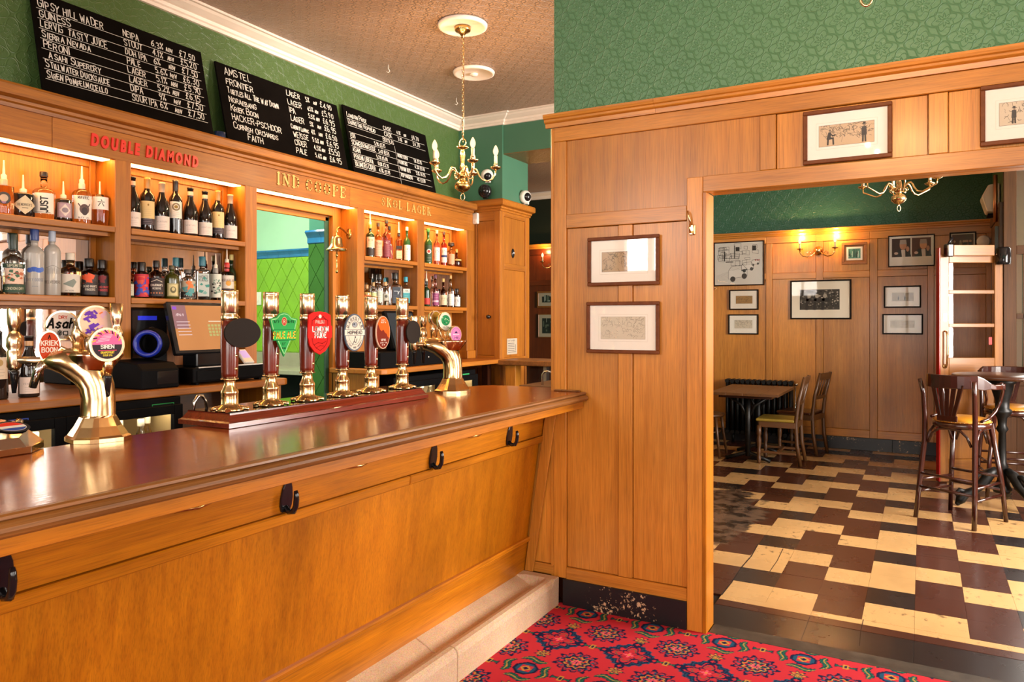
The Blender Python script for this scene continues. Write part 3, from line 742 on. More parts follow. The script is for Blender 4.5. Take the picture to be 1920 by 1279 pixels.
# nib wall nearer the hatch, its shade put into plaster and tile colours
YN = 4.5
kn = struct('wall_nib')
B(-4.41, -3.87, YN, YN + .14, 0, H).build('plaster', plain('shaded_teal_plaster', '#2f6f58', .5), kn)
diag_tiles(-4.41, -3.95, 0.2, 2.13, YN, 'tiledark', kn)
for k in range(3):
    x = -4.42 + k * .152
    MB().prism([(YN - .035, 2.24), (YN - .042, 2.225), (YN - .024, 2.2), (YN - .012, 2.18), (YN - .012, 2.14), (YN, 2.13), (YN, 2.24)], 'x', x, x + .15).build('rail_tile', 'tileblue', kn)
B(-6.5, -6.4, 2.5, 5.4, 0, H).build('plaster', 'palegreen', kt); B(-6.4, -3.87, 2.5, 2.6, 0, H).build('plaster', 'palegreen', kt)
# ================================================================== THE BAR
# ---- counter
wt = thing('bar_worktop', 'long polished red-brown bar worktop with a moulded front edge', 'worktop', (-1.9, 1, 1.13))
out = [(-1.55, -2.6), (-1.55, 3.543), (-1.737, 3.543), (-1.737, 3.69), (-2.08, 3.69), (-2.17, 3.665), (-2.225, 3.61), (-2.24, 3.53), (-2.24, -2.6)]
MB().prism(out, 'z', 1.092, 1.13).build('top_board', 'top', wt, bev=.002)
NP = [(-1.55, 1.1302), (-1.536, 1.1302), (-1.529, 1.127), (-1.528, 1.121), (-1.533, 1.1175), (-1.526, 1.114), (-1.519, 1.107), (-1.516, 1.099), (-1.519, 1.091), (-1.527, 1.085), (-1.55, 1.083)]
MB().prism(NP, 'y', -2.6, 3.543, smooth=False).build('nosing', 'edge', wt)
for a, b in ((-2.6, .2), (.202, 3.543)): B(-1.575, -1.545, a, b, 1.046, 1.083).build('apron', 'bar_y', wt, bev=.002)
B(-1.71, -1.56, 3.525, 3.543, 1.1302, 1.139).build('wall_strip', 'edge', wt, bev=.003)
B(-2.2, -1.6, -2.6, 3.5, 1.06, 1.092).build('bearer', 'bar_y', wt)
bf = thing('bar_counter', 'sloping oak bar front of one wide panel between long battens', 'bar', (-1.8, 1, 0))
def Lx(z): return -1.885 + (z - .14) * (.125 / .91)
def incl(nm, z0, z1, o, y0, y1, mat, th=.02, bev=.002):
    p = [(Lx(z0) + o, z0), (Lx(z1) + o, z1), (Lx(z1) + o - th, z1), (Lx(z0) + o - th, z0)]
    return MB().prism(p[::-1], 'y', y0, y1).build(nm, mat, bf, bev=bev)
for a, b in ((-2.6, .3), (.302, 3.54)): incl('frieze_board', .888, 1.058, 0, a, b, 'bar_y')
for a, b in ((-2.6, 2.36), (2.362, 3.54)): incl('batten', .850, .8865, .012, a, b, 'bar_y', .03, .004)
incl('front_panel', .32, .8485, -.014, -2.6, 3.54, 'bar_z')
incl('lower_batten', .309, .335, .008, -2.6, 3.54, 'bar_y', .03, .006)
incl('lower_board', .14, .307, -.006, -2.6, 3.54, 'bar_y')
MB().prism([(-1.755, 1.046), (-1.885, .149), (-1.835, .149), (-1.69, 1.046)], 'y', 3.528, 3.543).build('end_post', 'oak_z', bf, bev=.003)
B(-2.2, -1.93, -2.6, 3.5, 0, 1.06).build('carcass', 'back_z', bf)
kb = thing('kerb', 'pale terrazzo kerb with a shallow trough along the foot of the bar', 'kerb', (-1.78, 1, 0))
KP = [(-1.68, .0), (-1.678, .115), (-1.682, .135), (-1.695, .147), (-1.715, .15), (-1.735, .145), (-1.755, .128), (-1.772, .112), (-1.79, .105), (-1.81, .108), (-1.84, .125), (-1.9, .150), (-1.9, 0)]
js = [-2.6, -1.4, -.4, .6, 1.6, 2.5595]
for a, b in zip(js, js[1:]): MB().prism(KP[::-1], 'y', a, b - .003, smooth=False).build('kerb_stone', 'stone', kb, bev=.003)
mb = MB(); ys = [2.5595, 3.36, 3.41, 3.45, 3.48, 3.53]; ks = [0, 0, .25, .65, 1, 1]; R_ = []
for y, k in zip(ys, ks): R_.append([mb.pt((x, y, max(z, .15 * k if z > .1 else z))) for x, z in KP])
for A, C in zip(R_, R_[1:]):
    for q in range(len(KP)): mb.face((A[q], C[q], C[(q + 1) % len(KP)], A[(q + 1) % len(KP)]))
mb.face(R_[0]); mb.face(R_[-1][::-1]); mb.build('kerb_stone', 'stone', kb, bev=.003)
# hooks under the counter
for k, (y, lab) in enumerate(((.876, 'black bag hook cut by the left edge of the picture'), (1.708, 'black bag hook nearest the camera shown whole on the bar front'), (2.516, 'black bag hook at the middle of the bar front'), (3.162, 'black bag hook nearest the partition on the bar front'))):
    h = thing('bag_hook', lab, 'hook', (Lx(.942), y, .942), 0, 'black bag hooks along the bar front')
    TM_ = Matrix.Translation((Lx(.942), y, .942)) @ Matrix.Rotation(.136, 4, 'Y')
    mb = MB(); mb.M = TM_; pr = [(-.016, -.050), (.016, -.050), (.024, -.03), (.025, -.005), (.020, .027), (.011, .050), (0, .058), (-.011, .050), (-.020, .027), (-.025, -.005), (-.024, -.03)]
    mb.prism(pr, 'x', -.001, .008); mb.build('back_plate', 'blackgl', h, bev=.002)
    mb = MB(); mb.M = TM_
    mb.tube([(.004, 0, -.036), (.022, 0, -.046), (.040, 0, -.040), (.047, 0, -.022), (.047, 0, .0), (.044, 0, .018), (.040, 0, .028)], [.010, .010, .0095, .009, .009, .008, .006], 8, flat=1.); mb.build('hook_arm', 'blackgl', h)
for y, lab in ((1.362, 'thin brown pull under the counter left of the nearest whole hook'), (2.036, 'thin brown pull under the counter between the second and third hooks'), (2.825, 'thin brown pull under the counter between the last two hooks'), (3.34, 'thin brown pull under the counter end by the partition')):
    mb = MB(); x = Lx(1.0); mb.tube([(x - .006, y - .085, 1.004), (x + .014, y - .07, .990), (x + .022, y, .986), (x + .014, y + .07, .996), (x - .004, y + .09, 1.014)], [.004, .006, .006, .006, .004], 6)
    tag(mb.build('counter_pull', 'antique'), lab, 'handle', 'brown pulls under the bar counter')

# ---- back bar
XF, XB = -3.55, -3.72
bk = thing('back_bar', 'tall oak back bar of open shelf bays under a lettered fascia', 'shelving', (-3.65, 3.3, 1.165))
POST = [(1.05, 1.13), (2.278, 2.364), (3.095, 3.184), (4.105, 4.178), (4.823, 4.918), (5.559, 5.688)]
for i, (a, b) in enumerate(POST):
    B(XB, XF, a, b, 1.165, 2.318).build('post', 'back_z', bk, bev=.003)
    B(XB, XF + .012, a - .006, b + .006, 1.165, 1.235).build('plinth_block', 'back_z', bk, bev=.004)
BAY = [(POST[i][1], POST[i + 1][0]) for i in range(5)]
for a, b in ((1.05, 1.97), (1.9715, 4.02), (4.0215, 5.688)): B(XF - .02, XF, a, b, 2.312, 2.458).build('fascia_board', 'back_y', bk, bev=.002)
CB = [(0, 2.452), (.012, 2.452), (.016, 2.468), (.028, 2.474), (.030, 2.488), (.062, 2.496), (.066, 2.505), (.066, 2.538), (.058, 2.550), (-.2, 2.550), (-.2, 2.50), (-.02, 2.46)]
for a, b in ((1.05, 4.6), (4.602, 5.63)): cornice([(XF, a), (XF, b)], 'cornice', CB, 'cornice_y', bk)
B(XB + .01, XF - .02, 1.05, 5.688, 2.318, 2.33).build('bay_soffit', 'back_y', bk)
for i, (a, b) in enumerate(BAY):
    if i == 2: continue
    for z in (1.975, 1.62):
        B(XB, XF + .004, a + .001, b - .001, z - .03, z).build('shelf', 'back_y', bk, bev=.003)
        B(XB + .002, XF - .04, a + .001, b - .001, z - .048, z - .03).build('shelf_bearer', 'back_y', bk)
    B(XB - .02, XB, a, b, 1.975, 2.318).build('back_panel', 'back_z', bk)
    if i in (0, 1, 3, 4):
        B(XB - .02, XB, a, b, 1.62, 1.945).build('mirror', 'mirror', bk)
    B(XB - .02, XB, a, b, 1.165, 1.59).build('mirror' if i == 0 else 'back_panel', 'mirror' if i == 0 else 'back_z', bk)
    for z0, z1 in ((1.975, 2.318), (1.62, 1.945), (1.165, 1.59)):
        f = MB(); t, q = .034, .012
        f.box(XB, XB + q, a, a + t, z0, z1).box(XB, XB + q, b - t, b, z0, z1).box(XB, XB + q * .9, a + t, b - t, z1 - t, z1)
        f.build('panel_frame', 'back_z', bk, bev=.003)
# hatch bay: lining and frame
a, b = BAY[2]
B(XB - .03, XB + .012, a, 3.262, 1.0, 2.318).build('hatch_stile', 'back_z', bk, bev=.002); B(XB - .03, XB + .012, 4.02, b, .2, 2.318).build('hatch_stile', 'back_z', bk, bev=.002)
B(XB - .03, XB + .012, 3.262, 4.02, 2.255, 2.318).build('hatch_head', 'back_y', bk, bev=.003); B(XB - .05, XB - .03, 3.262, 4.02, 2.22, 2.262).build('hatch_head', 'back_y', bk, bev=.003)
B(XB, XF, 4.10, 4.105, .9, 2.318).build('hatch_lining', 'back_z', bk)
B(-3.765, XB - .03, 3.985, 4.03, .2, 2.25).build('door_edge', plain('dark_green_paint', '#1f4434', .4), bk, bev=.003)
for i, (a, b) in enumerate(BAY):
    o = B(-3.635, -3.572, a + .015, b - .015, 2.309, 2.3178).build('strip_light', 'led')
    tag(o, ['glowing strip light over the left shelf bay', 'glowing strip light over the wine bottle bay', 'glowing strip light over the serving hatch', 'glowing strip light over the whisky bay', 'glowing strip light over the bay next to the corner cupboard'][i], 'light')
# lettering on the fascia
def font_letter(ch, size, ext, off, shear):
    cu = bpy.data.curves.new('letter', 'FONT'); cu.body = ch; cu.size = size; cu.extrude = ext; cu.offset = off; cu.shear = shear; cu.bevel_depth = .0006; cu.resolution_u = 4
    o = bpy.data.objects.new('tmp', cu); COL.objects.link(o); dg = bpy.context.evaluated_depsgraph_get()
    me = bpy.data.meshes.new_from_object(o.evaluated_get(dg)); wd = max([v.co.x for v in me.vertices], default=size * .3)
    bpy.data.objects.remove(o); return me, wd
M['redletter'] = plain('red_painted_letter', '#d6281c', .4, 0, .05, 20); M['goldletter'] = plain('pale_gold_letter', '#dcae62', .4)
sg = thing('fascia_sign', 'raised red slanted letters DOUBLE DIAMOND on the fascia', 'sign', (XF, 2.145, 2.36))
def lay(txt, y0, z0, y1, mk, mat, par, sxl=1.):
    ms = []; x = 0
    for ch in txt:
        if ch == ' ': x += 1; ms.append(None); continue
        q_ = mk(ch); ms.append((q_[0], q_[1] * sxl))
    gap = 1.; tot = sum(w_ for q in ms if q for w_ in (q[1],)); nsp = sum(1 for q in ms if q is None)
    g = (y1 - y0 - tot) / (len(ms) - 1 + nsp * 1.4); y = y0
    for q in ms:
        if q is None: y += g * 2.4; continue
        me, wd = q; me.materials.clear(); me.materials.append(M[mat])
        o = bpy.data.objects.new('letter', me); COL.objects.link(o); o.parent = par
        o.matrix_local = Matrix(((0, 0, 1, .004), (sxl, 0, 0, y - WL[par.name][1]), (0, 1, 0, z0 - WL[par.name][2]), (0, 0, 0, 1))); y += wd + g
lay('DOUBLE DIAMOND', 2.15, 2.360, 2.76, lambda c: font_letter(c, .079, .004, .0042, .12), 'redletter', sg, .62)
SER = {  # serif capitals: strokes (points, width) on a 10-high grid, thick and thin
 'I': (4, [('2,0 2,10', 1.7)], [(2, 0), (2, 10)]), 'N': (9, [('1.8,0 1.8,10', .8), ('1.8,9.6 7.4,.4', 1.8), ('7.4,0 7.4,10', .8)], [(1.8, 0), (1.5, 10), (7.4, 10)]),
 'D': (8.6, [('2,0 2,10', 1.7), ('2,.4 4.5,.4 6.4,1.4', .8), ('6.4,1.2 7.4,3.4 7.4,6.6 6.4,8.8', 1.6), ('6.4,8.6 4.5,9.6 2,9.6', .8)], [(1.6, 0), (1.6, 10)]),
 'C': (8.4, [('7.4,7 6.6,8.9 4.6,9.7 2.8,8.9', .9), ('2.8,9 1.4,6.8 1.4,3.2 2.8,1', 1.6), ('2.8,1.1 4.6,.3 6.6,1 7.5,2.6', .9)], []),
 'O': (9.4, [('3,1 1.5,3.2 1.5,6.8 3,9', 1.6), ('3,8.9 4.7,9.7 6.4,8.9', .9), ('6.4,9 7.9,6.8 7.9,3.2 6.4,1', 1.6), ('6.4,1.1 4.7,.3 3,1.1', .9)], []),
 'P': (8, [('2,0 2,10', 1.7), ('2,9.6 4.8,9.6 6,9', .8), ('6,9 6.7,7.4 6,5.6', 1.5), ('6,5.2 4.8,4.7 2,4.7', .8)], [(2, 0), (1.6, 10)]),
 'E': (8, [('2,0 2,10', 1.7), ('2,9.6 6.8,9.6 7,7.8', .8), ('2,5.1 5.4,5.1', .8), ('2,.4 7,.4 7.3,2.4', .8), ('5.4,4 5.4,6.2', .7)], [(1.6, 0), (1.6, 10)]),
 'S': (7.4, [('6,8 5.2,9.4 3.4,9.6 2,8.8 1.5,7.6', .9), ('1.5,7.6 2.2,6 5,4.4 5.9,2.6', 1.7), ('5.9,2.6 5,.8 3.4,.3 1.8,1 1.2,2.6', .9)], []),
 'K': (9, [('2,0 2,10', 1.7), ('7,9.6 2.4,4.4', .8), ('3.8,5.8 7.4,.4', 1.7)], [(2, 0), (2, 10), (7, 10), (7.4, 0)]),
 'L': (7.6, [('2,0 2,10', 1.7), ('2,.4 6.4,.4 6.8,2.6', .8)], [(1.8, 0), (2, 10)]),
 'A': (9.4, [('1.6,.2 4.6,9.8', .8), ('4.6,9.8 7.8,.2', 1.8), ('2.8,3.4 6.4,3.4', .7)], [(1.6, 0), (7.8, 0)]),
 'G': (9, [('7.4,7 6.6,8.9 4.6,9.7 2.8,8.9', .9), ('2.8,9 1.4,6.8 1.4,3.2 2.8,1', 1.6), ('2.8,1.1 4.6,.3 6.4,.9', .9), ('7,.4 7,4.2', 1.5)], [(7, 4.4)]),
 'R': (9, [('2,0 2,10', 1.7), ('2,9.6 4.8,9.6 6,9', .8), ('6,9 6.6,7.5 6,6', 1.4), ('6,5.6 4.8,5.1 2,5.1', .8), ('4.4,5 7.4,.4', 1.7)], [(2, 0), (1.6, 10), (7.6, 0)])}
def serif_letter(ch, size):
    wd, st, se = SER[ch]; k = size / 10; mb = MB()
    mp = lambda u, v, h: (u, v, h)
    for p, w_ in st: mb.ribbon([(float(q.split(',')[0]) * k, float(q.split(',')[1]) * k) for q in p.split()], w_ * k, mp, (1, 1, 1), .003)
    for x, y in se: mb.rect((x - 1.7) * k, (x + 1.7) * k, (0 if y < 5 else y - .6) * k, (.6 if y < 5 else y) * k, mp, (1, 1, 1), .0035)
    n = len(mb.v)
    # sides: drop every edge down to the board
    for f in list(mb.f):
        for a_, b_ in zip(f, f[1:] + f[:1]):
            p, q = mb.v[a_], mb.v[b_]; i0 = mb.pt((p[0], p[1], -.003)); i1 = mb.pt((q[0], q[1], -.003)); mb.face((b_, a_, i0, i1))
    me = bpy.data.meshes.new('letter'); me.from_pydata(mb.v, [], mb.f); return me, wd * k
sg = thing('fascia_sign', 'raised pale gold serif letters IND COOPE above the hatch', 'sign', (XF, 3.33, 2.36)); lay('IND COOPE', 3.335, 2.362, 3.97, lambda c: serif_letter(c, .074), 'goldletter', sg)
sg = thing('fascia_sign', 'raised pale gold serif letters SKOL LAGER near the corner cupboard', 'sign', (XF, 4.36, 2.36)); lay('SKOL LAGER', 4.362, 2.368, 5.0, lambda c: serif_letter(c, .062), 'goldletter', sg)

# ---- back counters
def back_counter(y0, y1, lab, ends):
    t = thing('back_counter', lab, 'counter', (-3.5, y0, 0))
    o = [(-3.725, y0), (-3.30, y0), (-3.26, y0 + .012), (-3.24, y0 + .05), (-3.24, y1 - .05), (-3.26, y1 - .012), (-3.30, y1), (-3.725, y1)]
    MB().prism(o, 'z', 1.128, 1.165).build('worktop', 'back_y', t, bev=.006, seg=2)
    for e in ends: B(-3.72, -3.3, e - .02, e, 0, 1.128).build('end_panel', 'back_z', t, bev=.002)
    return t
t = back_counter(.6, 3.16, 'left oak back counter carrying the till and wine bottles', [3.14])
B(-3.72, -3.69, .6, 3.12, .1, 1.128).build('back_board', 'old_y', t); B(-3.688, -3.65, 2.52, 2.56, .2, 1.128).build('bracket', 'old_z', t)
t = back_counter(4.0, 5.688, 'right oak back counter ending at the corner cupboard', [4.04])
B(-3.42, -3.36, 5.60, 5.66, 0, 1.128).build('leg', 'dark_z', t)
B(-3.72, -3.69, 4.05, 5.6, .1, 1.128).build('back_board', 'dark_y', t)
# ---- corner cupboard
cu = thing('corner_cupboard', 'tall panelled oak cupboard closing the end of the back bar', 'cupboard', (-3.5, 5.95, 0))
XC, YC = -3.285, 5.69
B(-3.74, XC - .03, YC + .03, 6.25, 0, 2.5).build('carcass', 'back_z', cu)
def cy(nm, x0, x1, z0, z1, ax, r=0): return B(x0, x1, YC + r, YC + .03, z0, z1).build(nm, 'back_' + ax, cu, bev=.002)
cy('stile', -3.575, -3.527, 0, 2.5, 'z'); cy('stile', -3.345, XC, 0, 2.5, 'z'); cy('rail', -3.527, -3.345, 2.40, 2.5, 'x'); cy('rail', -3.527, -3.345, 1.08, 1.19, 'x'); cy('panel', -3.527, -3.345, .2, 1.08, 'z', .012)
d = cy('door', -3.525, -3.347, 1.192, 2.398, 'z', .008)
k = MB().lathe([(0, 0), (.012, 0), (.009, .012), (.014, .02), (.019, .03), (.016, .042), (.0, .046)], (0, 0, 0), 14); 
for i, v in enumerate(k.v): k.v[i] = (v[0] - 3.393, YC + .006 - v[2], v[1] + 1.538)
k.build('door_knob', 'blackgl', d, local=False)
def cx(nm, y0, y1, z0, z1, ax, r=0): return B(XC - .03, XC - r, y0, y1, z0, z1).build(nm, 'back_' + ax, cu, bev=.002)
cx('stile', YC + .031, 5.765, 0, 2.5, 'z'); cx('stile', 6.17, 6.25, 0, 2.5, 'z')
for z0, z1 in ((2.44, 2.5), (1.965, 2.02), (1.12, 1.17)): cx('rail', 5.765, 6.17, z0, z1, 'y')
cx('panel', 5.765, 6.17, 2.02, 2.44, 'z', .01); cx('panel', 5.765, 6.17, 1.17, 1.965, 'z', .01); cx('panel', 5.765, 6.17, .1, 1.12, 'z', .01)
MB().lathe([(0, 0), (.026, 0), (.024, .006), (.017, .007), (.0155, -.002), (0, -.002)], (XC - .009, 5.94, 2.122), 20, 'x', sy=1.7).build('vent_hole', 'blackgl', cu)
cornice([(-3.57, YC), (XC, YC), (XC, 6.25)], 'cornice', [(o, z + .03) for o, z in CB[:9]] + [(-.3, 2.58), (-.3, 2.48)], 'back_x', cu)
nt = MB(); mp = lambda u, v, h: (XC - .008 + h, 5.83 + u, 1.195 + v)
nt.rect(0, .19, 0, .145, mp, '#b9ab96', .0008); scribble(nt, mp, .018, .15, .118, .013, '#3b3a45', .0024, .0012)
for q in range(6): nt.rect(.018, .018 + (.12 if q < 5 else .15), .098 - q * .016, .103 - q * .016, mp, '#4b4a55', .0012)
nt.rect(.152, .158, .03, .09, mp, '#30303a', .0012)
nt.poly3([mp(0, 0, 0), mp(.19, 0, 0), mp(.19, .145, 0), mp(0, .145, 0)], 0, hx('#b9ab96'))
tag(nt.build('notice_sheet', 'print'), 'small grey printed notice on the side of the corner cupboard', 'notice')
# ---- side counter and things at the far end of the bar
sc = thing('side_counter', 'dark-edged oak counter running right from the corner cupboard', 'counter', (-2.6, 5.8, 0))
B(-3.26, -1.72, 5.58, 6.0, 1.115, 1.16).build('worktop', 'edge', sc, bev=.006); B(-3.19, -3.09, 5.62, 5.72, 0, 1.115).build('post', 'oak_z', sc, bev=.002); B(-3.05, -1.75, 5.75, 5.78, 0, 1.115).build('front_panel', 'dark_z', sc); B(-2.86, -2.83, 5.70, 5.75, 0, 1.115).build('pipe_casing', 'steel', sc)
bx = thing('sink_unit', 'low worn wooden sink unit behind the bar end', 'sink', (-2.05, 4.6, 0))
B(-2.42, -1.75, 4.45, 4.95, 0, 1.06).build('cabinet', 'old_x', bx, bev=.004); B(-2.26, -1.75, 4.62, 4.95, 1.06, 1.105).build('upstand', 'old_x', bx, bev=.004)
MB().tube([(-2.29, 4.55, 1.06), (-2.29, 4.55, 1.13), (-2.275, 4.55, 1.15), (-2.25, 4.55, 1.156), (-2.225, 4.55, 1.15), (-2.21, 4.55, 1.13)], .008, 8).build('swan_neck_tap', 'chrome', bx)

# ---- chalkboards leaning on the cornice ledge
def chalk(y0, y1, ztop, lab, rows, lines, bot=2.5515):
    zb = bot; hgt = ztop - zb; xb, xt = -3.60, -3.72
    t = thing('chalkboard', lab, 'menu board', (xb, y0, zb), 0, 'chalkboards above the back bar')
    L = sqrt(hgt ** 2 + (xb - xt) ** 2); ux, uz = (xt - xb) / L, hgt / L     # up the board
    def mp(u, v, h): return (xb + ux * v + uz * h, y0 + u, zb + uz * v - ux * h)
    mb = MB(); c = [mp(u, v, h) for h in (-.012, 0) for u, v in ((0, 0), (y1 - y0, 0), (y1 - y0, L), (0, L))]; i = [mb.pt(p) for p in c]
    for q in ((0, 3, 2, 1), (4, 5, 6, 7), (0, 1, 5, 4), (1, 2, 6, 5), (2, 3, 7, 6), (3, 0, 4, 7)): mb.face([i[k] for k in q])
    mb.build('board', 'board', t)
    mb = MB()
    for (u, v, s_, txt, wd) in rows:
        sm_ = txt in ('SIERRA NEVADA', 'ASAHI SUPERDRY', 'STILLWATER DUCKSAUCE', 'SIREN POMPELMOCELLO', 'NORAEBANG', 'KRIEK BOON', 'CORNISH ORCHARDS', 'TURTLES ALL THE WAY DOWN', 'CHERRY LAMBIC', 'LONDON PRIDE', 'DARKSTAR HOPHEAD', 'BOTTLES')
        mb.text(txt, u, v, s_ * 1.12, mp, (1, 1, 1), .0046, .0012, 1., wd, .3, small=sm_)
    for (u0, v0, u1, v1) in lines: mb.ribbon([(u0, v0), (u1, v1)], .0022, mp, (1, 1, 1), .0008)
    mb.build('chalk_lettering', 'chalk', t)
r1, ln = [], []
names = ['GIPSY HILL WADER', 'GUINESS', 'LERVIG  TASTY JUICE', 'SIERRA NEVADA', 'PERONI', 'ASAHI SUPERDRY', 'STILLWATER DUCKSAUCE', 'SIREN POMPELMOCELLO']
kind = ['NEIPA', 'STOUT', 'DDH IPA', 'PALE', 'LAGER', 'LAGER', 'DIPA', 'SOUR IPA']; abv = ['6.3%ABV', '4.1%ABV', '6%ABV', '5.6%ABV', '5.1%ABV', '5.2%ABV', '9%ABV', '6%ABV']; pr = ['£7.50', '£5.20', '£7.50', '£6.30', '£5.90', '£6.15', '£7.50', '£7.50']
for k in range(8):
    v = .468 - k * .0515
    r1 += [(.03 + (.02 if k == 5 else 0), v, .031 if k else .034, names[k], .6 if len(names[k]) > 16 else (.64 if k == 0 else .75)), (.46, v + .004, .030, kind[k], .68), (.625, v + .004, .031, abv[k][:-3], .72), (.715, v + .004, .020, 'ABV', .7), (.80, v + .004, .034, pr[k], .75)]
    ln.append((.02, v - .010, .925, v - .008))
chalk(1.96, 2.915, 3.085, 'leftmost chalkboard, ruled lines from GIPSY HILL WADER to SIREN', r1, ln)
r2 = []
names = ['AMSTEL', 'FRONTIER', 'TURTLES ALL THE WAY DOWN', 'NORAEBANG', 'KRIEK BOON', 'HACKER-PSCHOOR', 'CORNISH ORCHARDS', 'FAITH']
kind = ['LAGER', 'LAGER', 'IPA', 'LAGER', 'CHERRY LAMBIC', 'WEISSE', 'CIDER', 'PALE']; abv = ['5%ABV', '4.5%ABV', '5.5%ABV', '5%ABV', '4%ABV', '5.5%ABV', '4.5%ABV', '5.4%ABV']; pr = ['£4.90', '£5.90', '£6.95', '£6.95', '£6.50', '£6.95', '£5.50', '£6.95']
for k in range(8):
    v = .455 - k * .0565 + (.008 if k == 0 else 0)
    r2 += [(.06 + (.10 if k == 7 else 0), v, .040 if k == 0 else .034, names[k], .56 if len(names[k]) > 18 else .85), (.56 if k != 4 else .55, v + .004, .033 if k != 4 else .026, kind[k], .75 if k != 4 else .55), (.735, v + .008, .028, abv[k][:-3], .62), (.808, v + .008, .018, 'ABV', .6), (.875, v + .006, .036, pr[k], .8)]
chalk(3.015, 4.07, 3.065, 'middle chalkboard without ruled lines, headed AMSTEL', r2, [])
r3, ln = [], []
for k, (a_, b_, c_, d_) in enumerate((('LONDON PRIDE', 'CASK', '4.1%ABV', '£4.70'), ('DARKSTAR HOPHEAD', 'CASK', '3.8%ABV', '£4.70'))):
    v = .465 - k * .054; r3 += [(.03, v, .032, a_, .75), (.45, v, .03, b_, .8), (.62, v + .003, .025, c_[:-3], .65), (.71, v + .003, .018, 'ABV', .6), (.82, v + .003, .031, d_, .75)]; ln.append((.02, v - .014, .99, v - .012))
r3.append((.42, .362, .030, 'BOTTLES', .8))
for k, (a_, b_, c_, d_) in enumerate((('ESB', '5.9% £5.75', '', ''), ('SCHNEIDERWEISSE', '5.4% £5.55', 'HONEY DEW', '5% £5.95'), ('ASAHI', '5.2% £5.80', 'FRONTIER', '4.5% £5.00'), ('PERONI LIBERA', '0.0% £3.75', 'PERONI (GF)', '5.1% £6.95'), ('BLUMERS CIDER', '4.5% £5.95', 'KOPPARBERG', '4% £5.00'))):
    v = .305 - k * .054; r3 += [(.03, v, .029, a_, .62), (.30 if k != 1 else .335, v, .024, b_, .62), (.575, v + .012, .025, c_, .55), (.79, v + .012, .025, d_, .62)]; ln.append((.02, v - .013, .99, v - .009)); 
ln += [(.555, .35, .56, .02), (.02, .345, .5, .35)]
chalk(4.13, 5.165, 3.09, 'rightmost chalkboard, ruled in two columns under BOTTLES', r3, ln)
# the blue cup peeping out behind the middle board
cp = MB().lathe([(0, 0), (.028, 0), (.034, .02), (.036, .06), (.033, .06), (.031, .02), (0, .006)], (-3.62, 2.965, 2.5505), 16)
tag(cp.build('blue_cup', plain('dark_blue_glaze', '#1c2a44', .15)), 'small dark blue cup between the left and middle chalkboards', 'cup')

# ---- brass bell on the side of the hatch
be = thing('bell', 'brass last-orders bell with a cord beside the serving hatch', 'bell', (-3.60, 3.94, 2.0))
BX, BY, BZ = -3.60, 3.94, 1.995
MB().lathe([(.066, 0), (.073, .002), (.074, .008), (.066, .014), (.052, .028), (.043, .05), (.038, .08), (.033, .094), (.02, .104), (.008, .108), (.006, .125), (.0, .127)], (BX, BY, BZ), 24).build('bell_body', 'brass', be)
MB().tube([(BX, BY, BZ + .12), (BX - .002, BY + .005, BZ + .15), (BX - .006, BY + .03, BZ + .168), (BX - .012, BY + .07, BZ + .158), (BX - .02, BY + .12, BZ + .138), (BX - .03, BY + .163, BZ + .13)], [.006, .007, .008, .007, .007, .009], 8).build('bracket', 'antique', be)
MB().lathe([(0, 0), (.024, 0), (.024, -.006), (0, -.006)], (-3.63, 4.103, BZ + .135), 14, 'y', sx=1.6).build('wall_plate', 'antique', be)
MB().lathe([(.004, .01), (.005, -.02), (.009, -.03), (.009, -.04), (.003, -.045), (.003, -.08), (.006, -.09), (.004, -.11), (.002, -.13), (.009, -.14), (.008, -.155), (0, -.16)], (BX, BY, BZ), 10).build('clapper_cord', 'antique', be)
# ================================================================== ON THE BAR
ZB = 1.13
pl = thing('pump_plinth', 'long mahogany plinth carrying the six hand pumps', 'plinth', (-2.17, 2.25, ZB))
def plinth():
    mb = MB(); y0, y1, xb, xf = 1.735, 2.90, -2.335, -2.07; lv = [(0, 0.), (.016, 0.), (.019, .006), (.021, .008), (.042, .022), (.047, .022)]
    R_ = []
    for z, k in lv: R_.append([mb.pt(p) for p in ((xb + k, y0 + k, ZB + z + .002), (xf - k, y0 + k, ZB + z + .002), (xf - k, y1 - k, ZB + z + .002), (xb + k, y1 - k, ZB + z + .002))])
    for A, C in zip(R_, R_[1:]):
        for q in range(4): mb.face((A[q], A[(q + 1) % 4], C[(q + 1) % 4], C[q]))
    mb.face(R_[0][::-1]); mb.face(R_[-1]); return mb
plinth().build('moulded_base', 'mahog_y', pl)
M['ptop'] = plain('dark_glossy_plinth_top', '#1d100b', .1, 0)
B(-2.312, -2.093, 1.758, 2.877, ZB + .0492, ZB + .0505).build('top_sheet', 'ptop', pl)
ZP = ZB + .0507
def shield(n=9):
    return [(-.052, .062), (-.03, .072), (0, .075), (.03, .072), (.052, .062), (.054, .03), (.056, -.01), (.046, -.045), (.026, -.066), (0, -.078), (-.026, -.066), (-.046, -.045), (-.056, -.01), (-.054, .03)]
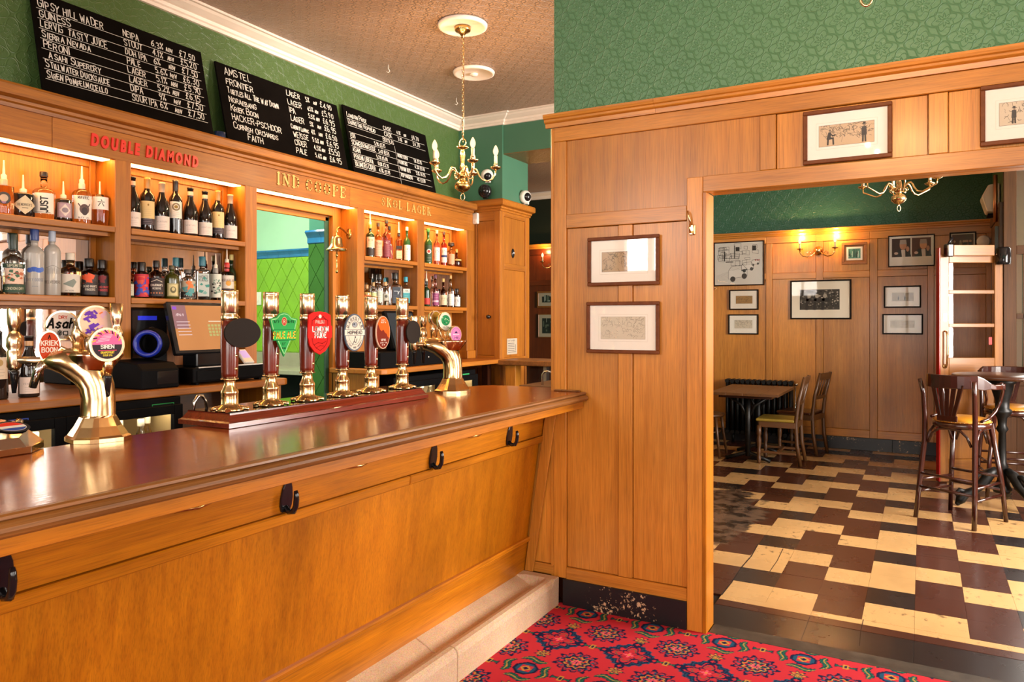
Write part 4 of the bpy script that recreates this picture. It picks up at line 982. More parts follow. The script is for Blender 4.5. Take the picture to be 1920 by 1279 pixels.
def pump(y, lab, clip_fn, dz=0.):
    t = thing('beer_pump', lab, 'beer pump', (-2.12, y, ZP), 0, 'hand pumps on the mahogany plinth')
    at = (-2.12, y, ZP)
    mb = MB().lathe([(0, 0), (.046, 0), (.048, .005), (.044, .011), (.036, .016), (.031, .022), (.0285, .026), (.0285, .060), (.0300, .063), (.0290, .068), (.0235, .078), (.0195, .090), (.0185, .103), (.020, .106), (.030, .108), (.030, .112), (0, .112)], at, 28)
    for k in range(4):
        a = pi / 4 + k * pi / 2; mb.tube([(at[0] + .03 * cos(a), at[1] + .03 * sin(a), ZP + .013), (at[0] + .062 * cos(a), at[1] + .062 * sin(a), ZP + .006)], [.012, .011], 8, flat=.6)
    mb.build('brass_base', 'brass', t)
    MB().lathe([(0, .1125), (.0265, .1125), (.0275, .13), (.0295, .19), (.0300, .235), (.0290, .28), (.0275, .312), (0, .312)], at, 22).build('handle', 'mahog_z', t)
    mb = MB().lathe([(0, .3115), (.028, .3115), (.0295, .316), (.0295, .326), (.0265, .331), (.026, .335), (.0285, .338), (.0285, .400), (.0278, .4012), (.0285, .4024), (.0285, .411), (.0265, .414), (0, .414)], at, 28)
    mb.build('brass_cap', 'gold', t)
    for z in (.145, .190):
        MB().lathe([(0, 0), (.007, 0), (.006, .003), (0, .0045)], (-2.12 + .0265, y + .004, ZP + z), 10, 'x').build('screw', 'brass', t)
    arm = MB().tube([(-2.12 + .018, y + .004, ZP + .322), (-2.12 + .038, y + .004, ZP + .320), (-2.12 + .05, y + .004, ZP + .305), (-2.12 + .054, y + .004, ZP + .28)], [.006, .006, .005, .005], 8)
    arm.tube([(-2.12 + .026, y, ZP + .268), (-2.12 + .054, y, ZP + .268)], .004, 6); arm.build('clip_arm', 'brass', t)
    mb = MB(); X_ = -2.12 + .056; cyy = y + .004; cz = ZP + .268 + dz
    mp = lambda u, v, h: (X_ + .006 + h, cyy + u, cz + v)
    def plate(pts, col, sc_rim=1.0):
        A = [mb.pt((X_, cyy + u, cz + v)) for u, v in pts]; Bq = [mb.pt((X_ + .006, cyy + u, cz + v)) for u, v in pts]; n = len(pts)
        c = hx(col); mb.face(A[::-1], 0, c); 
        cu, cv = sum(p[0] for p in pts) / n, sum(p[1] for p in pts) / n; ct = mb.pt((X_ + .006, cyy + cu, cz + cv))
        for k in range(n): mb.face((A[k], A[(k + 1) % n], Bq[(k + 1) % n], Bq[k]), 0, c); mb.face((ct, Bq[k], Bq[(k + 1) % n]), 0, c)
    clip_fn(mb, mp, plate)
    # make sure the attribute exists
    mb.build('pump_clip', 'enamel', t); t.location = (-2.15, y, ZP); t.scale = (1.035, 1.035, 1.035)
def el(a, b, n=32): return [(a * cos(2 * pi * k / n), b * sin(2 * pi * k / n)) for k in range(n)]
def c_black(mb, mp, plate): plate(el(.076, .050), '#241d19')
def c_black2(mb, mp, plate): plate(el(.052, .052), '#2b2521')
def c_pale(mb, mp, plate):
    # green shield: wide top bar, tapering to a point, a lettered band across it
    plate([(-.066, .052), (-.034, .058), (-.022, .070), (0, .076), (.022, .070), (.034, .058), (.066, .052), (.054, .012), (.0, -.084), (-.054, .012)], '#2f9a4d')
    mb.ribbon([(-.061, .048), (-.034, .053), (-.02, .066), (0, .071), (.02, .066), (.034, .053), (.061, .048), (.05, .012), (0, -.076), (-.05, .012), (-.061, .048)], .0035, mp, '#8fd08a')
    mb.rect(-.054, .054, -.026, .014, mp, '#176a34', .0015); mb.rect(-.051, .051, -.023, .011, mp, '#35b04f', .002)
    mb.text('PALE ALE', 0, -.017, .022, mp, '#f2c23c', .0042, .0026, center=True, wide=.7)
    mb.text('PALE ALE', .0008, -.0178, .022, mp, '#c8442a', .0015, .0023, center=True, wide=.7)
    mb.oval(0, .043, .013, .016, mp, '#b33a2a', .001); mb.ring(0, .043, .012, .015, .002, mp, '#e9d9a0', .0014); mb.text('R', 0, .037, .012, mp, '#f1e6c0', .002, .0016, center=True)
    for u0, u1 in ((-.052, -.017), (.017, .052)): scribble(mb, mp, u0, u1, .038, .009, '#143d22', .0018, .001)
    scribble(mb, mp, -.008, .008, -.043, .009, '#123c20', .0018, .001); scribble(mb, mp, -.009, .009, -.056, .005, '#123c20', .0013, .001)
def c_pride(mb, mp, plate):
    P = [(u * 1.12, v * 1.08) for u, v in shield()]; plate(P, '#d31f1a')
    mb.ribbon([(u * .80, v * .82 - .004) for u, v in shield()] + [(shield()[0][0] * .80, shield()[0][1] * .82 - .004)], .0025, mp, '#6e0c0a')
    mb.rect(-.064, .064, -.020, .026, mp, '#d8221c', .002)
    mb.text('LONDON', 0, .004, .0185, mp, '#fbf3ea', .0042, .003, center=True, wide=.85); mb.text('PRIDE', 0, -.019, .0185, mp, '#fbf3ea', .0042, .003, center=True, wide=.85)
    mb.text('FULLERS', 0, .036, .010, mp, '#f0cfc0', .0018, .001, center=True, wide=.8)
    mb.ribbon([(-.03, .05), (-.018, .062), (0, .056), (.018, .062), (.03, .05)], .003, mp, '#7d0f0c'); mb.oval(0, .062, .008, .007, mp, '#f0d2c4', .001)
    mb.ribbon([(-.03, -.045), (-.01, -.038), (.012, -.042), (.032, -.034)], .004, mp, '#8d120f'); mb.ribbon([(-.02, -.058), (.0, -.05), (.022, -.052)], .003, mp, '#8d120f')
def arc_text(mb, mp, txt, r, a0, a1, size, col, wd, h, rx=1.0):
    for k, ch in enumerate(txt):
        t = a0 + (a1 - a0) * (k / max(1, len(txt) - 1)); s_ = -1 if a1 < a0 else 1
        ca, sa = cos(t - s_ * pi / 2 * 1), sin(t - s_ * pi / 2)
        cx_, cy_ = r * rx * cos(t), r * sin(t); d = t - pi / 2 if a1 < a0 else t + pi / 2
        ux, uy = cos(d), sin(d); wdt = text_w(ch, size)
        m2 = lambda u, v, hh, cx_=cx_, cy_=cy_, ux=ux, uy=uy, wdt=wdt: mp(cx_ + (u - wdt / 2) * ux - (v - size / 2) * uy, cy_ + (u - wdt / 2) * uy + (v - size / 2) * ux, hh)
        mb.text(ch, 0, 0, size, m2, col, wd, h)
def c_hop(mb, mp, plate):
    plate(el(.060, .076), '#57606d'); mb.oval(0, 0, .054, .070, mp, '#cfc4b4', .0006, n=32); mb.ring(0, 0, .038, .050, .0015, mp, '#48525f', .001)
    mb.rect(-.062, .062, -.013, .013, mp, '#48525f', .0014); mb.rect(-.060, .060, -.011, .011, mp, '#d9cfbf', .0018)
    mb.text('HOPHEAD', 0, -.0065, .013, mp, '#2f3844', .0028, .0024, center=True, gap=.5)
    arc_text(mb, mp, 'DARKSTAR', .058, radians(155), radians(25), .011, '#38424e', .0022, .0012, .8)
    arc_text(mb, mp, 'LIGHT AND HOPPY', .061, radians(215), radians(325), .007, '#48525f', .0013, .0012, .8)
    mb.oval(0, .032, .014, .009, mp, '#8a9199', .001); mb.ring(0, .032, .016, .011, .0018, mp, '#48525f', .0012); mb.oval(-.004, .034, .004, .004, mp, '#2f3844', .0014)
    mb.ribbon([(-.014, -.05), (-.004, -.036), (.006, -.042), (.014, -.026)], .0028, mp, '#38424e', .0012); mb.ribbon([(-.004, -.036), (.002, -.022)], .0028, mp, '#38424e', .0012); mb.oval(.003, -.019, .0035, .004, mp, '#38424e', .0014)
def c_orange(mb, mp, plate):
    plate(el(.046, .070), '#dcb59a'); mb.oval(0, 0, .043, .067, mp, '#6d2414', .0006, n=32)
    q = [(.043 * cos(t), .067 * sin(t)) for t in [radians(a) for a in range(-22, 151, 8)]]
    pts = q + [(-.022, .012), (-.012, .006), (.0, .012), (.012, -.002), (.022, -.006), (.03, -.02)]
    i = [mb.pt(mp(u, v, .0012)) for u, v in pts]; ct = mb.pt(mp(.010, .03, .0012))
    for k in range(len(i)): mb.face((ct, i[k], i[(k + 1) % len(i)]), 0, hx('#e2591a'))
    scribble(mb, mp, -.013, .013, .049, .006, '#f3d9c4', .0014, .002); scribble(mb, mp, -.016, .016, .040, .006, '#f3d9c4', .0014, .002)
    scribble(mb, mp, -.016, .016, -.036, .008, '#f3e3d4', .0018, .002); scribble(mb, mp, -.020, .020, -.047, .005, '#f3e3d4', .0012, .002); scribble(mb, mp, -.010, .010, -.056, .005, '#f3e3d4', .0012, .002)
for y, lab, fn, dz in ((1.805, 'hand pump with a plain black oval clip, nearest the camera', c_black, 0), (1.995, 'hand pump with a green PALE ALE clip', c_pale, -.004), (2.183, 'hand pump with a red LONDON PRIDE shield', c_pride, -.004),
                       (2.387, 'hand pump with a grey oval HOPHEAD clip', c_hop, -.006), (2.575, 'hand pump with a brown and orange oval clip', c_orange, -.008), (2.80, 'hand pump with a plain black round clip, farthest on the plinth', c_black2, -.01)):
    pump(y, lab, fn, dz)
for k, (y, lab) in enumerate(((1.79, 'pale beer line looping behind the first pump'), (1.93, 'pale beer line looping between the first two pumps'), (2.12, 'pale beer line looping behind the red clip pump'))):
    x = -2.285; mb = MB().tube([(x, y - .03, ZP), (x, y - .026, ZP + .03), (x, y - .012, ZP + .048), (x, y + .006, ZP + .048), (x, y + .02, ZP + .03), (x, y + .026, ZP)], .006, 8)
    tag(mb.build('beer_line', 'chrome'), lab, 'hose', 'beer lines behind the pumps')

# ---- brass tap towers: flared foot, neck that bends over and widens, taps and lenses on it
def tower(base, lab, sc, taps, disc):
    t = thing('tap_tower', lab, 'beer tap', base)
    Lv = Vector((-.874, -.486, 0)); W = Vector((.486, -.874, 0)); Bp = Vector(base)
    def P(u, v, z): return Bp + (Lv * u + W * v + Vector((0, 0, z))) * sc
    mb = MB(); rings = []
    secs = [(0, 0, .092, .088, 0, 8), (0, .012, .092, .088, 0, 8), (0, .018, .084, .080, 0, 8), (0, .045, .066, .062, 0, 8), (0, .072, .052, .048, 0, 8), (0, .078, .05, .046, 0, 2), (0, .13, .049, .045, 0, 2), (.004, .165, .05, .047, .2, 2), (.018, .198, .053, .052, .5, 2), (.045, .226, .055, .058, .95, 2), (.085, .243, .046, .06, 1.3, 2), (.125, .247, .034, .055, 1.5, 2), (.15, .247, .027, .045, 1.57, 2), (.156, .247, .0, .0, 1.57, 2)]
    seg = 24
    for u, z, a, b, tl, pw in secs:
        d = Vector((sin(tl), 0, cos(tl))); n = Vector((cos(tl), 0, -sin(tl))); ring = []
        for k in range(seg):
            th = 2 * pi * k / seg; c_, s_ = cos(th), sin(th)
            if pw > 2: q = max(abs(c_), abs(s_), .765 * (abs(c_) + abs(s_))); c_, s_ = c_ / q, s_ / q
            e = n * a * c_; ring.append(mb.pt(P(u + e.x, b * s_, z + e.z)))
        rings.append(ring)
    for i, (A, C) in enumerate(zip(rings, rings[1:])):
        for k in range(seg): mb.face((A[k], C[k], C[(k + 1) % seg], A[(k + 1) % seg]), 0, (1, 1, 1), i > 4)
    mb.face(rings[0]); mb.build('column', 'brass', t)
    mb = MB(); 
    R1 = [mb.pt(P(.012 + .085 * cos(2 * pi * k / 28), .066 * sin(2 * pi * k / 28), .262)) for k in range(28)]; R2 = [mb.pt(P(.012 + .085 * cos(2 * pi * k / 28), .066 * sin(2 * pi * k / 28), .271)) for k in range(28)]
    R0 = [mb.pt(P(.02 + .06 * cos(2 * pi * k / 28), .05 * sin(2 * pi * k / 28), .22)) for k in range(28)]
    for k in range(28): mb.face((R1[k], R1[(k + 1) % 28], R2[(k + 1) % 28], R2[k]), 0, (1, 1, 1), True); mb.face((R0[k], R0[(k + 1) % 28], R1[(k + 1) % 28], R1[k]), 0, (1, 1, 1), True)
    mb.face(R2); mb.build('top_plate', disc, t)
    for (kind, u, v, z, hh, fn, sp) in taps:
        c = P(u, v, z)
        if kind == 'arm':    # tap on a side pipe with a tall handle and a spout
            mb = MB().tube([P(.12, v * .4, .247), P(u - .02, v, .247), P(u, v, .247)], [.013 * sc, .011 * sc, .011 * sc], 10)
            mb.tube([P(.12, v * .4, .247), P(.145, v * .5, .247)], .019 * sc, 10)
            b0 = P(u, v, .215); mb.lathe([(0, 0), (.012 * sc, 0), (.020 * sc, .012 * sc), (.020 * sc, .06 * sc), (.017 * sc, .065 * sc), (.022 * sc, .075 * sc), (.021 * sc, .10 * sc), (.013 * sc, .12 * sc), (0, .12 * sc)], b0, 14); tp = mb.build('tap', 'gold', t)
            MB().lathe([(0, 0), (.006 * sc, 0), (.012 * sc, .06 * sc), (.014 * sc, .068 * sc), (0, .07 * sc)], P(u, v, .145), 12).build('spout', 'blackgl', tp)
            MB().lathe([(0, 0), (.012 * sc, 0), (.019 * sc, .03 * sc), (.020 * sc, hh), (.018 * sc, hh + .004), (0, hh + .004)], P(u, v, .332), 14).build('tap_handle', 'gold', tp)
        elif kind == 'badge':
            r = hh; mb = MB(); fw = Vector((1.0, -.15 + sp, .05)).normalized(); sd = Vector((0, 0, 1)).cross(fw).normalized(); up = fw.cross(sd)
            bx, by = r if isinstance(r, tuple) else (r, r)
            def mp(a_, b_, h, c=c, sd=sd, up=up, fw=fw): return (c + sd * a_ + up * b_ + fw * (.011 + h))[:]
            n = 32; gold = hx('#c79a4a')
            A = [mb.pt(mp(bx * cos(2 * pi * k / n), by * sin(2 * pi * k / n), -.022)) for k in range(n)]; D = [mb.pt(mp(bx * cos(2 * pi * k / n), by * sin(2 * pi * k / n), 0)) for k in range(n)]
            for k in range(n): mb.face((A[k], A[(k + 1) % n], D[(k + 1) % n], D[k]), 1, gold, True)
            mb.face(A[::-1], 1, gold); mb.face(D, 1, gold)
            mb.oval(0, 0, bx * .9, by * .9, mp, '#e9ddca', .0005, n=n); fn(mb, mp, bx, by); 
            lo = P(u * .35 + .02, v * .4, .268); mb.tube([tuple(lo), tuple((lo + c) / 2 + Vector((0, 0, .01))), tuple(c - up * by * .8)], .006 * sc, 8, 1)
            mb.build('badge', ['enamel', 'gold'], t)
        elif kind == 'side':   # small tap with a black spout on the flank
            mb = MB().tube([P(0, 0, .235), P(u * .7, v, .235), P(u, v, .235)], .013 * sc, 10); mb.lathe([(0, -.03 * sc), (.013 * sc, -.03 * sc), (.017 * sc, 0), (.015 * sc, .03 * sc), (0, .035 * sc)], P(u, v, .235), 12); tp = mb.build('tap', 'brass', t)
            MB().lathe([(0, 0), (.006 * sc, 0), (.012 * sc, .06 * sc), (.013 * sc, .066 * sc), (0, .066 * sc)], P(u, v, .135), 12).build('spout', 'blackgl', tp)
        elif kind == 'post':   # upright handle standing on the plate
            mb = MB().lathe([(0, 0), (.018 * sc, 0), (.018 * sc, .05 * sc), (.021 * sc, .055 * sc), (.021 * sc, .075 * sc), (.014 * sc, .09 * sc), (.013 * sc, .1 * sc), (.017 * sc, .11 * sc), (.019 * sc, hh), (0, hh)], P(u, v, .26), 14).build('tap_handle', 'gold', t)
        elif kind == 'nozzle':
            MB().tube([P(u, v, .24), P(u + .02, v, .215), P(u + .035, v, .165)], [.014 * sc, .013 * sc, .011 * sc], 10).build('spout', 'chrome', t)
def b_asahi(mb, mp, a, b):
    mb.oval(0, 0, a * .9, b * .9, mp, '#d9c9bb', .0008); mb.text('Asahi', -a * .06, -a * .16, a * .62, mp, '#15130f', a * .12, .0012, center=True, wide=.85, slant=.22)
    mb.text('DRY', 0, a * .45, a * .2, mp, '#b8402c', a * .04, .0012, center=True)
    K = lambda p, dx: mb.ribbon([(a * (dx + x), a * (y - .5)) for x, y in p], a * .055, mp, '#15130f', .0012)
    K([(.02, -.13), (.02, .11), (.26, .11), (.26, -.13), (.02, -.13)], 0.0)
    for p in ([(0, .2), (0, .13)], [(-.13, .12), (.13, .12)], [(-.07, .1), (-.04, .03)], [(.07, .1), (.04, .03)], [(-.15, .01), (.15, .01)], [(-.11, -.08), (.11, -.08)], [(0, .01), (0, -.2)]): K(p, -.2)
def b_kriek(mb, mp, a, b):
    mb.oval(0, 0, a * .9, b * .9, mp, '#c24526', .0008); mb.text('KRIEK', 0, b * .12, b * .27, mp, '#f3e2cf', b * .05, .0012, center=True, wide=.8); mb.text('BOON', 0, -b * .28, b * .27, mp, '#f3e2cf', b * .05, .0012, center=True, wide=.8); mb.ribbon([(-a * .1, b * .5), (0, b * .72), (a * .1, b * .5)], b * .05, mp, '#3b1a10', .0012)
def b_purple(mb, mp, a, b):
    mb.oval(0, 0, a * .9, b * .9, mp, '#e9c6a8', .0008)
    rnd = random.Random(4)
    mb.shape([(0.05 * a, -.8 * b), (.62 * a, -.55 * b), (.62 * a, .62 * b), (.05 * a, .8 * b)], mp, '#efc3b0', .0009)
    for k in range(30):
        u, v = rnd.uniform(-.58, .55) * a, rnd.uniform(-.6, .6) * b; q = rnd.uniform(.1, .19) * a
        col = '#6b3fa8' if u < .15 * a else ('#f0894a' if k % 2 else '#e7b6c8'); an = rnd.choice((.6, .6, -.9))
        mb.shape([(u + q * cos(an + d) * 1.2, v + q * sin(an + d)) for d in (.4, 2.7, 3.5, 5.9)], mp, col, .001 + k * .0001)
def b_siren(mb, mp, a, b):
    mb.oval(0, 0, a * .9, b * .9, mp, '#e8dcc0', .0006)
    mb.shape([(a * .84 * cos(t), b * .84 * sin(t)) for t in [radians(q) for q in range(0, 181, 10)]], mp, '#e46a9c', .001)
    mb.shape([(a * .84 * cos(t), b * .84 * sin(t)) for t in [radians(q) for q in range(180, 361, 10)]], mp, '#3a3238', .001)
    for k in range(5): mb.ribbon([(-a * .6 + k * a * .1, b * .15 + k * b * .1), (a * .1 + k * a * .05, b * .25 + k * b * .08)], a * .04, mp, '#f3b9cf', .0014)
    for t in range(20, 165, 14): mb.ribbon([(a * .7 * cos(radians(t)), b * .7 * sin(radians(t))), (a * .84 * cos(radians(t + 8)), b * .84 * sin(radians(t + 8)))], a * .06, mp, '#2f2a1a' if t % 4 else '#d8c23c', .0016)
    mb.text('SIREN', 0, -b * .22, b * .2, mp, '#f3eee4', b * .05, .0016, center=True); mb.ribbon([(-a * .5, -b * .34), (a * .5, -b * .34)], b * .05, mp, '#c84a6a', .0016); mb.text('GRAPEFRUIT', 0, -b * .52, b * .11, mp, '#e8d24a', b * .025, .0016, center=True, wide=.8); mb.text('SOUR IPA', 0, -b * .68, b * .1, mp, '#e8d24a', b * .022, .0016, center=True, wide=.8)
def b_gold(mb, mp, a, b): mb.oval(0, 0, a * .85, b * .85, mp, '#b58a32', .0008); scribble(mb, mp, -a * .5, a * .5, -b * .1, b * .24, '#6b4a14', b * .05, .0012)
def b_green(mb, mp, a, b):
    mb.oval(0, 0, a * .88, b * .88, mp, '#e9e2d2', .0008); mb.oval(0, b * .15, a * .7, b * .55, mp, '#2f8f56', .0012); rnd = random.Random(3)
    for k in range(12): mb.oval(rnd.uniform(-.5, .5) * a, b * .15 + rnd.uniform(-.4, .4) * b, a * .1, b * .07, mp, '#9fd3a2' if k % 2 else '#1c6b3e', .0014)
    scribble(mb, mp, -a * .45, a * .45, -b * .65, b * .15, '#3c6b4c', b * .035, .0012)
def b_pink(mb, mp, a, b): mb.oval(0, 0, a * .88, b * .88, mp, '#e48ac0', .0008); mb.shape([(-a * .3, b * .15), (a * .3, b * .15), (.0, b * .4)], mp, '#3a2a5a', .0012); mb.ribbon([(-a * .5, 0), (a * .5, 0)], b * .08, mp, '#f1d7ea', .0012); scribble(mb, mp, -a * .35, a * .35, -b * .5, b * .22, '#4a2a6a', b * .06, .0012); mb.ring(0, 0, a * .75, b * .75, b * .04, mp, '#8a5ab0', .0012)
M['plate'] = plain('brass_plate_reddish', (.80, .45, .25), .15, 1.)
tower((-2.245, 1.385, ZB + .0005), 'tall brass tap tower with round badges at the left end of the bar', 1.0,
      [('arm', .262, .0, .25, .075, None, 0), ('badge', .137, .025, .288, (.030, .052), b_kriek, -.3), ('badge', .125, -.02, .355, .047, b_asahi, -.1), ('badge', .022, -.02, .365, .053, b_purple, .0), ('badge', -.045, .04, .297, .052, b_siren, 0), ('post', .070, -.015, .12, .115, None, 0), ('post', -.035, -.04, .12, .165, None, 0), ('side', -.04, .02, 0, 0, None, 0), ('nozzle', .15, .03, 0, 0, None, 0)], 'plate')
tower((-2.13, 3.20, ZB + .0005), 'brass tap tower with small round badges near the partition', 1.0,
      [('arm', .20, .0, .25, .06, None, 0), ('arm', .165, -.09, .25, .06, None, 0), ('badge', .10, -.06, .385, .040, b_gold, 0), ('badge', .045, .0, .365, (.043, .050), b_green, -.1), ('badge', -.01, .02, .30, .044, b_pink, 0), ('post', .105, -.06, .12, .11, None, 0)], 'plate')
# ---- soft-drink dispenser head, half in frame
dp = thing('soft_drink_dispenser', 'octagonal chrome drink dispenser with a red white and blue roundel', 'dispenser', (-2.30, 1.10, ZB))
mb = MB(); R_ = []
for r, z in ((.135, .001), (.135, .022), (.128, .028), (.095, .055), (.0, .056)):
    R_.append([mb.pt((-2.30 + r * cos(pi / 8 + k * pi / 4), 1.10 + r * sin(pi / 8 + k * pi / 4), ZB + z - (.0 if z < .025 else .26 * r * cos(pi / 8 + k * pi / 4) - .012))) for k in range(8)])
for A, C in zip(R_, R_[1:]):
    for k in range(8): mb.face((A[k], A[(k + 1) % 8], C[(k + 1) % 8], C[k]))
mb.face(R_[0][::-1]); mb.build('chrome_body', 'chrome', dp, bev=.002)
mb = MB(); mp = lambda u, v, h: (-2.285 - v * .8 + h * .25, 1.155 + u * .8, ZB + .0655 + v * .21 + h)
mb.poly3([mp(.058 * cos(t * pi / 12), .054 * sin(t * pi / 12), 0.001) for t in range(24)], 0, hx('#20242c'))
mb.oval(.0, .0, .046, .042, mp, '#e8e4dc', .0016); mb.shape([(.044 * cos(t), .04 * sin(t)) for t in [radians(q) for q in range(10, 171, 10)]], mp, '#d83426', .002); mb.shape([(.044 * cos(t), .04 * sin(t)) for t in [radians(q) for q in range(200, 341, 10)]], mp, '#2a4fa0', .002)
mb.build('roundel', 'enamel', dp)
MB().tube([(-2.36, 1.2, ZB + .03), (-2.37, 1.215, ZB + .055), (-2.38, 1.225, ZB + .07)], [.012, .014, .011], 10).build('nozzle', 'chrome', dp)

# ---- on the left back counter: till, printer, display, reader
ZC = 1.1655
tl = thing('till', 'black touch-screen till on its cash drawer left of the hatch', 'till', (-3.45, 2.75, ZC))
B(-3.66, -3.30, 2.54, 3.03, ZC + .012, ZC + .088).build('cash_drawer', 'black', tl, bev=.004); B(-3.303, -3.294, 2.56, 3.01, ZC + .02, ZC + .075).build('drawer_front', 'black', tl, bev=.003); B(-3.32, -3.296, 2.57, 3.02, ZC + .088, ZC + .094).build('drawer_trim', 'steel', tl)
for y in (2.57, 2.99): B(-3.36, -3.32, y, y + .02, ZC, ZC + .012).build('foot', 'black', tl)
Mt = Matrix.Translation((-3.395, 2.715, 1.345)) @ Matrix.Rotation(radians(90), 4, 'Z') @ Matrix.Rotation(radians(-17), 4, 'X')
mb = MB(); mb.M = Mt; mb.box(-.205, .205, .0, .035, -.02, .27); mb.build('screen_case', 'blackgl', tl, bev=.006)
def screen_print(mat_):
    mb = MB(); mp = on_m(mat_)
    mb.rect(-.185, .185, .0, .25, mp, '#a5764a', .001); mb.rect(-.185, -.10, .12, .25, mp, '#7d6068', .0014); mb.rect(-.18, -.155, .225, .242, mp, '#7a4ac0', .002)
    scribble(mb, mp, -.165, -.12, .19, .012, '#e6e2ea', .002, .002)
    for q in range(5): mb.rect(-.17, -.09, .155 - q * .018, .159 - q * .018, mp, '#b9b0bc', .002)
    mb.rect(.03, .11, .158, .162, mp, '#d8d0c4', .002)
    for r in range(4):
        for q in range(7): mb.rect(.02 + q * .022, .036 + q * .022, .075 + r * .018, .088 + r * .018, mp, '#9aa06a', .002)
    return mb
M['screen'] = None
g = G('lit_till_screen'); a_ = g.n('ShaderNodeAttribute', attribute_name='Col'); g.bsdf(Base=a_.outputs['Color'], Roughness=.08, Emission_Color=a_.outputs['Color'], Emission_Strength=.3); M['screen'] = g.m
screen_print(Mt).build('touch_screen', 'screen', tl)
B(-3.52, -3.40, 2.64, 2.80, ZC + .088, ZC + .2).build('stand', 'blackgl', tl, bev=.006)
pn = thing('receipt_printer', 'black receipt printer beside the till', 'printer', (-3.4, 2.36, ZC))
MB().prism([(-3.56, ZC), (-3.30, ZC), (-3.30, ZC + .095), (-3.34, ZC + .125), (-3.56, ZC + .14)], 'y', 2.25, 2.46).build('case', 'black', pn, bev=.006)
B(-3.302, -3.297, 2.335, 2.45, ZC + .02, ZC + .085).build('front_cover', 'blackgl', pn, bev=.003)
dm = thing('payment_unit', 'black cabinet unit with a blue display behind the receipt printer', 'machine', (-3.6, 2.45, ZC))
B(-3.70, -3.58, 2.38, 2.60, ZC + .0005, 1.565).build('case', 'blackgl', dm, bev=.01); 
mb = MB().rect(0, .11, 0, .022, on_x(-3.5795, 2.42, 1.505), '#2a34c8', .0005); mb.build('display', 'screen', dm)
mb = MB(); mb.tube([(-3.578, 2.50 + .022 * cos(k * pi / 8), 1.455 + .012 * sin(k * pi / 8)) for k in range(9)], .0015, 5); mb.tube([(-3.578, 2.50 + .014 * cos(k * pi / 8), 1.455 + .007 * sin(k * pi / 8)) for k in range(9)], .0015, 5); mb.build('wireless_mark', 'steel', dm)
cr = thing('cable_drum', 'ribbed black drum with a blue inner ring above the receipt printer', 'drum', (-3.46, 2.40, 1.31))
mb = MB(); mb.M = Matrix.Translation((-3.46, 2.41, 1.385)) @ Matrix.Rotation(radians(38), 4, 'Z') @ Matrix.Rotation(radians(90), 4, 'X')
prof = [(.055, -.05), (.078, -.05)]; 
for q in range(6): prof += [(.080, -.045 + q * .012), (.074, -.039 + q * .012)]
prof += [(.076, .035), (.055, .035)]
mb.lathe(prof, (0, 0, 0), 24); mb.build('ribbed_body', 'black', cr)
mb = MB(); mb.M = Matrix.Translation((-3.46, 2.41, 1.385)) @ Matrix.Rotation(radians(38), 4, 'Z') @ Matrix.Rotation(radians(90), 4, 'X'); mb.lathe([(.048, .02), (.066, .02), (.07, .05), (.06, .06), (.048, .05), (.048, .02)], (0, 0, 0), 24); mb.build('inner_ring', plain('blue_plastic', '#1d2f9c', .3), cr)
rd = thing('card_reader', 'small white card reader on the right of the cash drawer', 'card reader', (-3.4, 2.96, ZC + .09))
Mr = Matrix.Translation((-3.36, 2.965, ZC + .10)) @ Matrix.Rotation(radians(90), 4, 'Z') @ Matrix.Rotation(radians(-48), 4, 'X')
mb = MB(); mb.M = Mr; mb.box(-.035, .035, 0, .018, 0, .11); mb.build('body', 'whitepl', rd, bev=.005); mb = MB().rect(-.026, .026, .035, .095, on_m(Mr), '#b9a6e0', .001); mb.build('screen', 'screen', rd)
rl = MB().lathe([(.008, 0), (.028, 0), (.028, .055), (.008, .055)], (-3.50, 2.96, ZC + .0945), 18); tag(rl.build('paper_roll', 'whitepl'), 'till roll standing behind the card reader', 'paper roll')
t2 = thing('till', 'second black till right of the hatch, partly behind the far pumps', 'till', (-3.45, 4.5, ZC))
B(-3.68, -3.30, 4.05, 5.02, ZC, ZC + .115).build('cash_drawer', 'black', t2, bev=.005)
Mt2 = Matrix.Translation((-3.40, 4.50, 1.32)) @ Matrix.Rotation(radians(98), 4, 'Z') @ Matrix.Rotation(radians(-17), 4, 'X')
mb = MB(); mb.M = Mt2; mb.box(-.21, .21, .0, .035, -.02, .27); mb.build('screen_case', 'black', t2, bev=.006); mb = MB().rect(-.19, .19, 0, .25, on_m(Mt2), '#2c3238', .0008); mb.build('screen', 'enamel', t2); B(-3.55, -3.43, 4.42, 4.58, ZC + .115, ZC + .2).build('stand', 'black', t2, bev=.006)
for y in (4.62, 4.9): MB().lathe([(0, 0), (.008, 0), (.006, .006), (0, .008)], (-3.30, y, ZC + .06), 10, 'x').build('lock', 'chrome', t2)

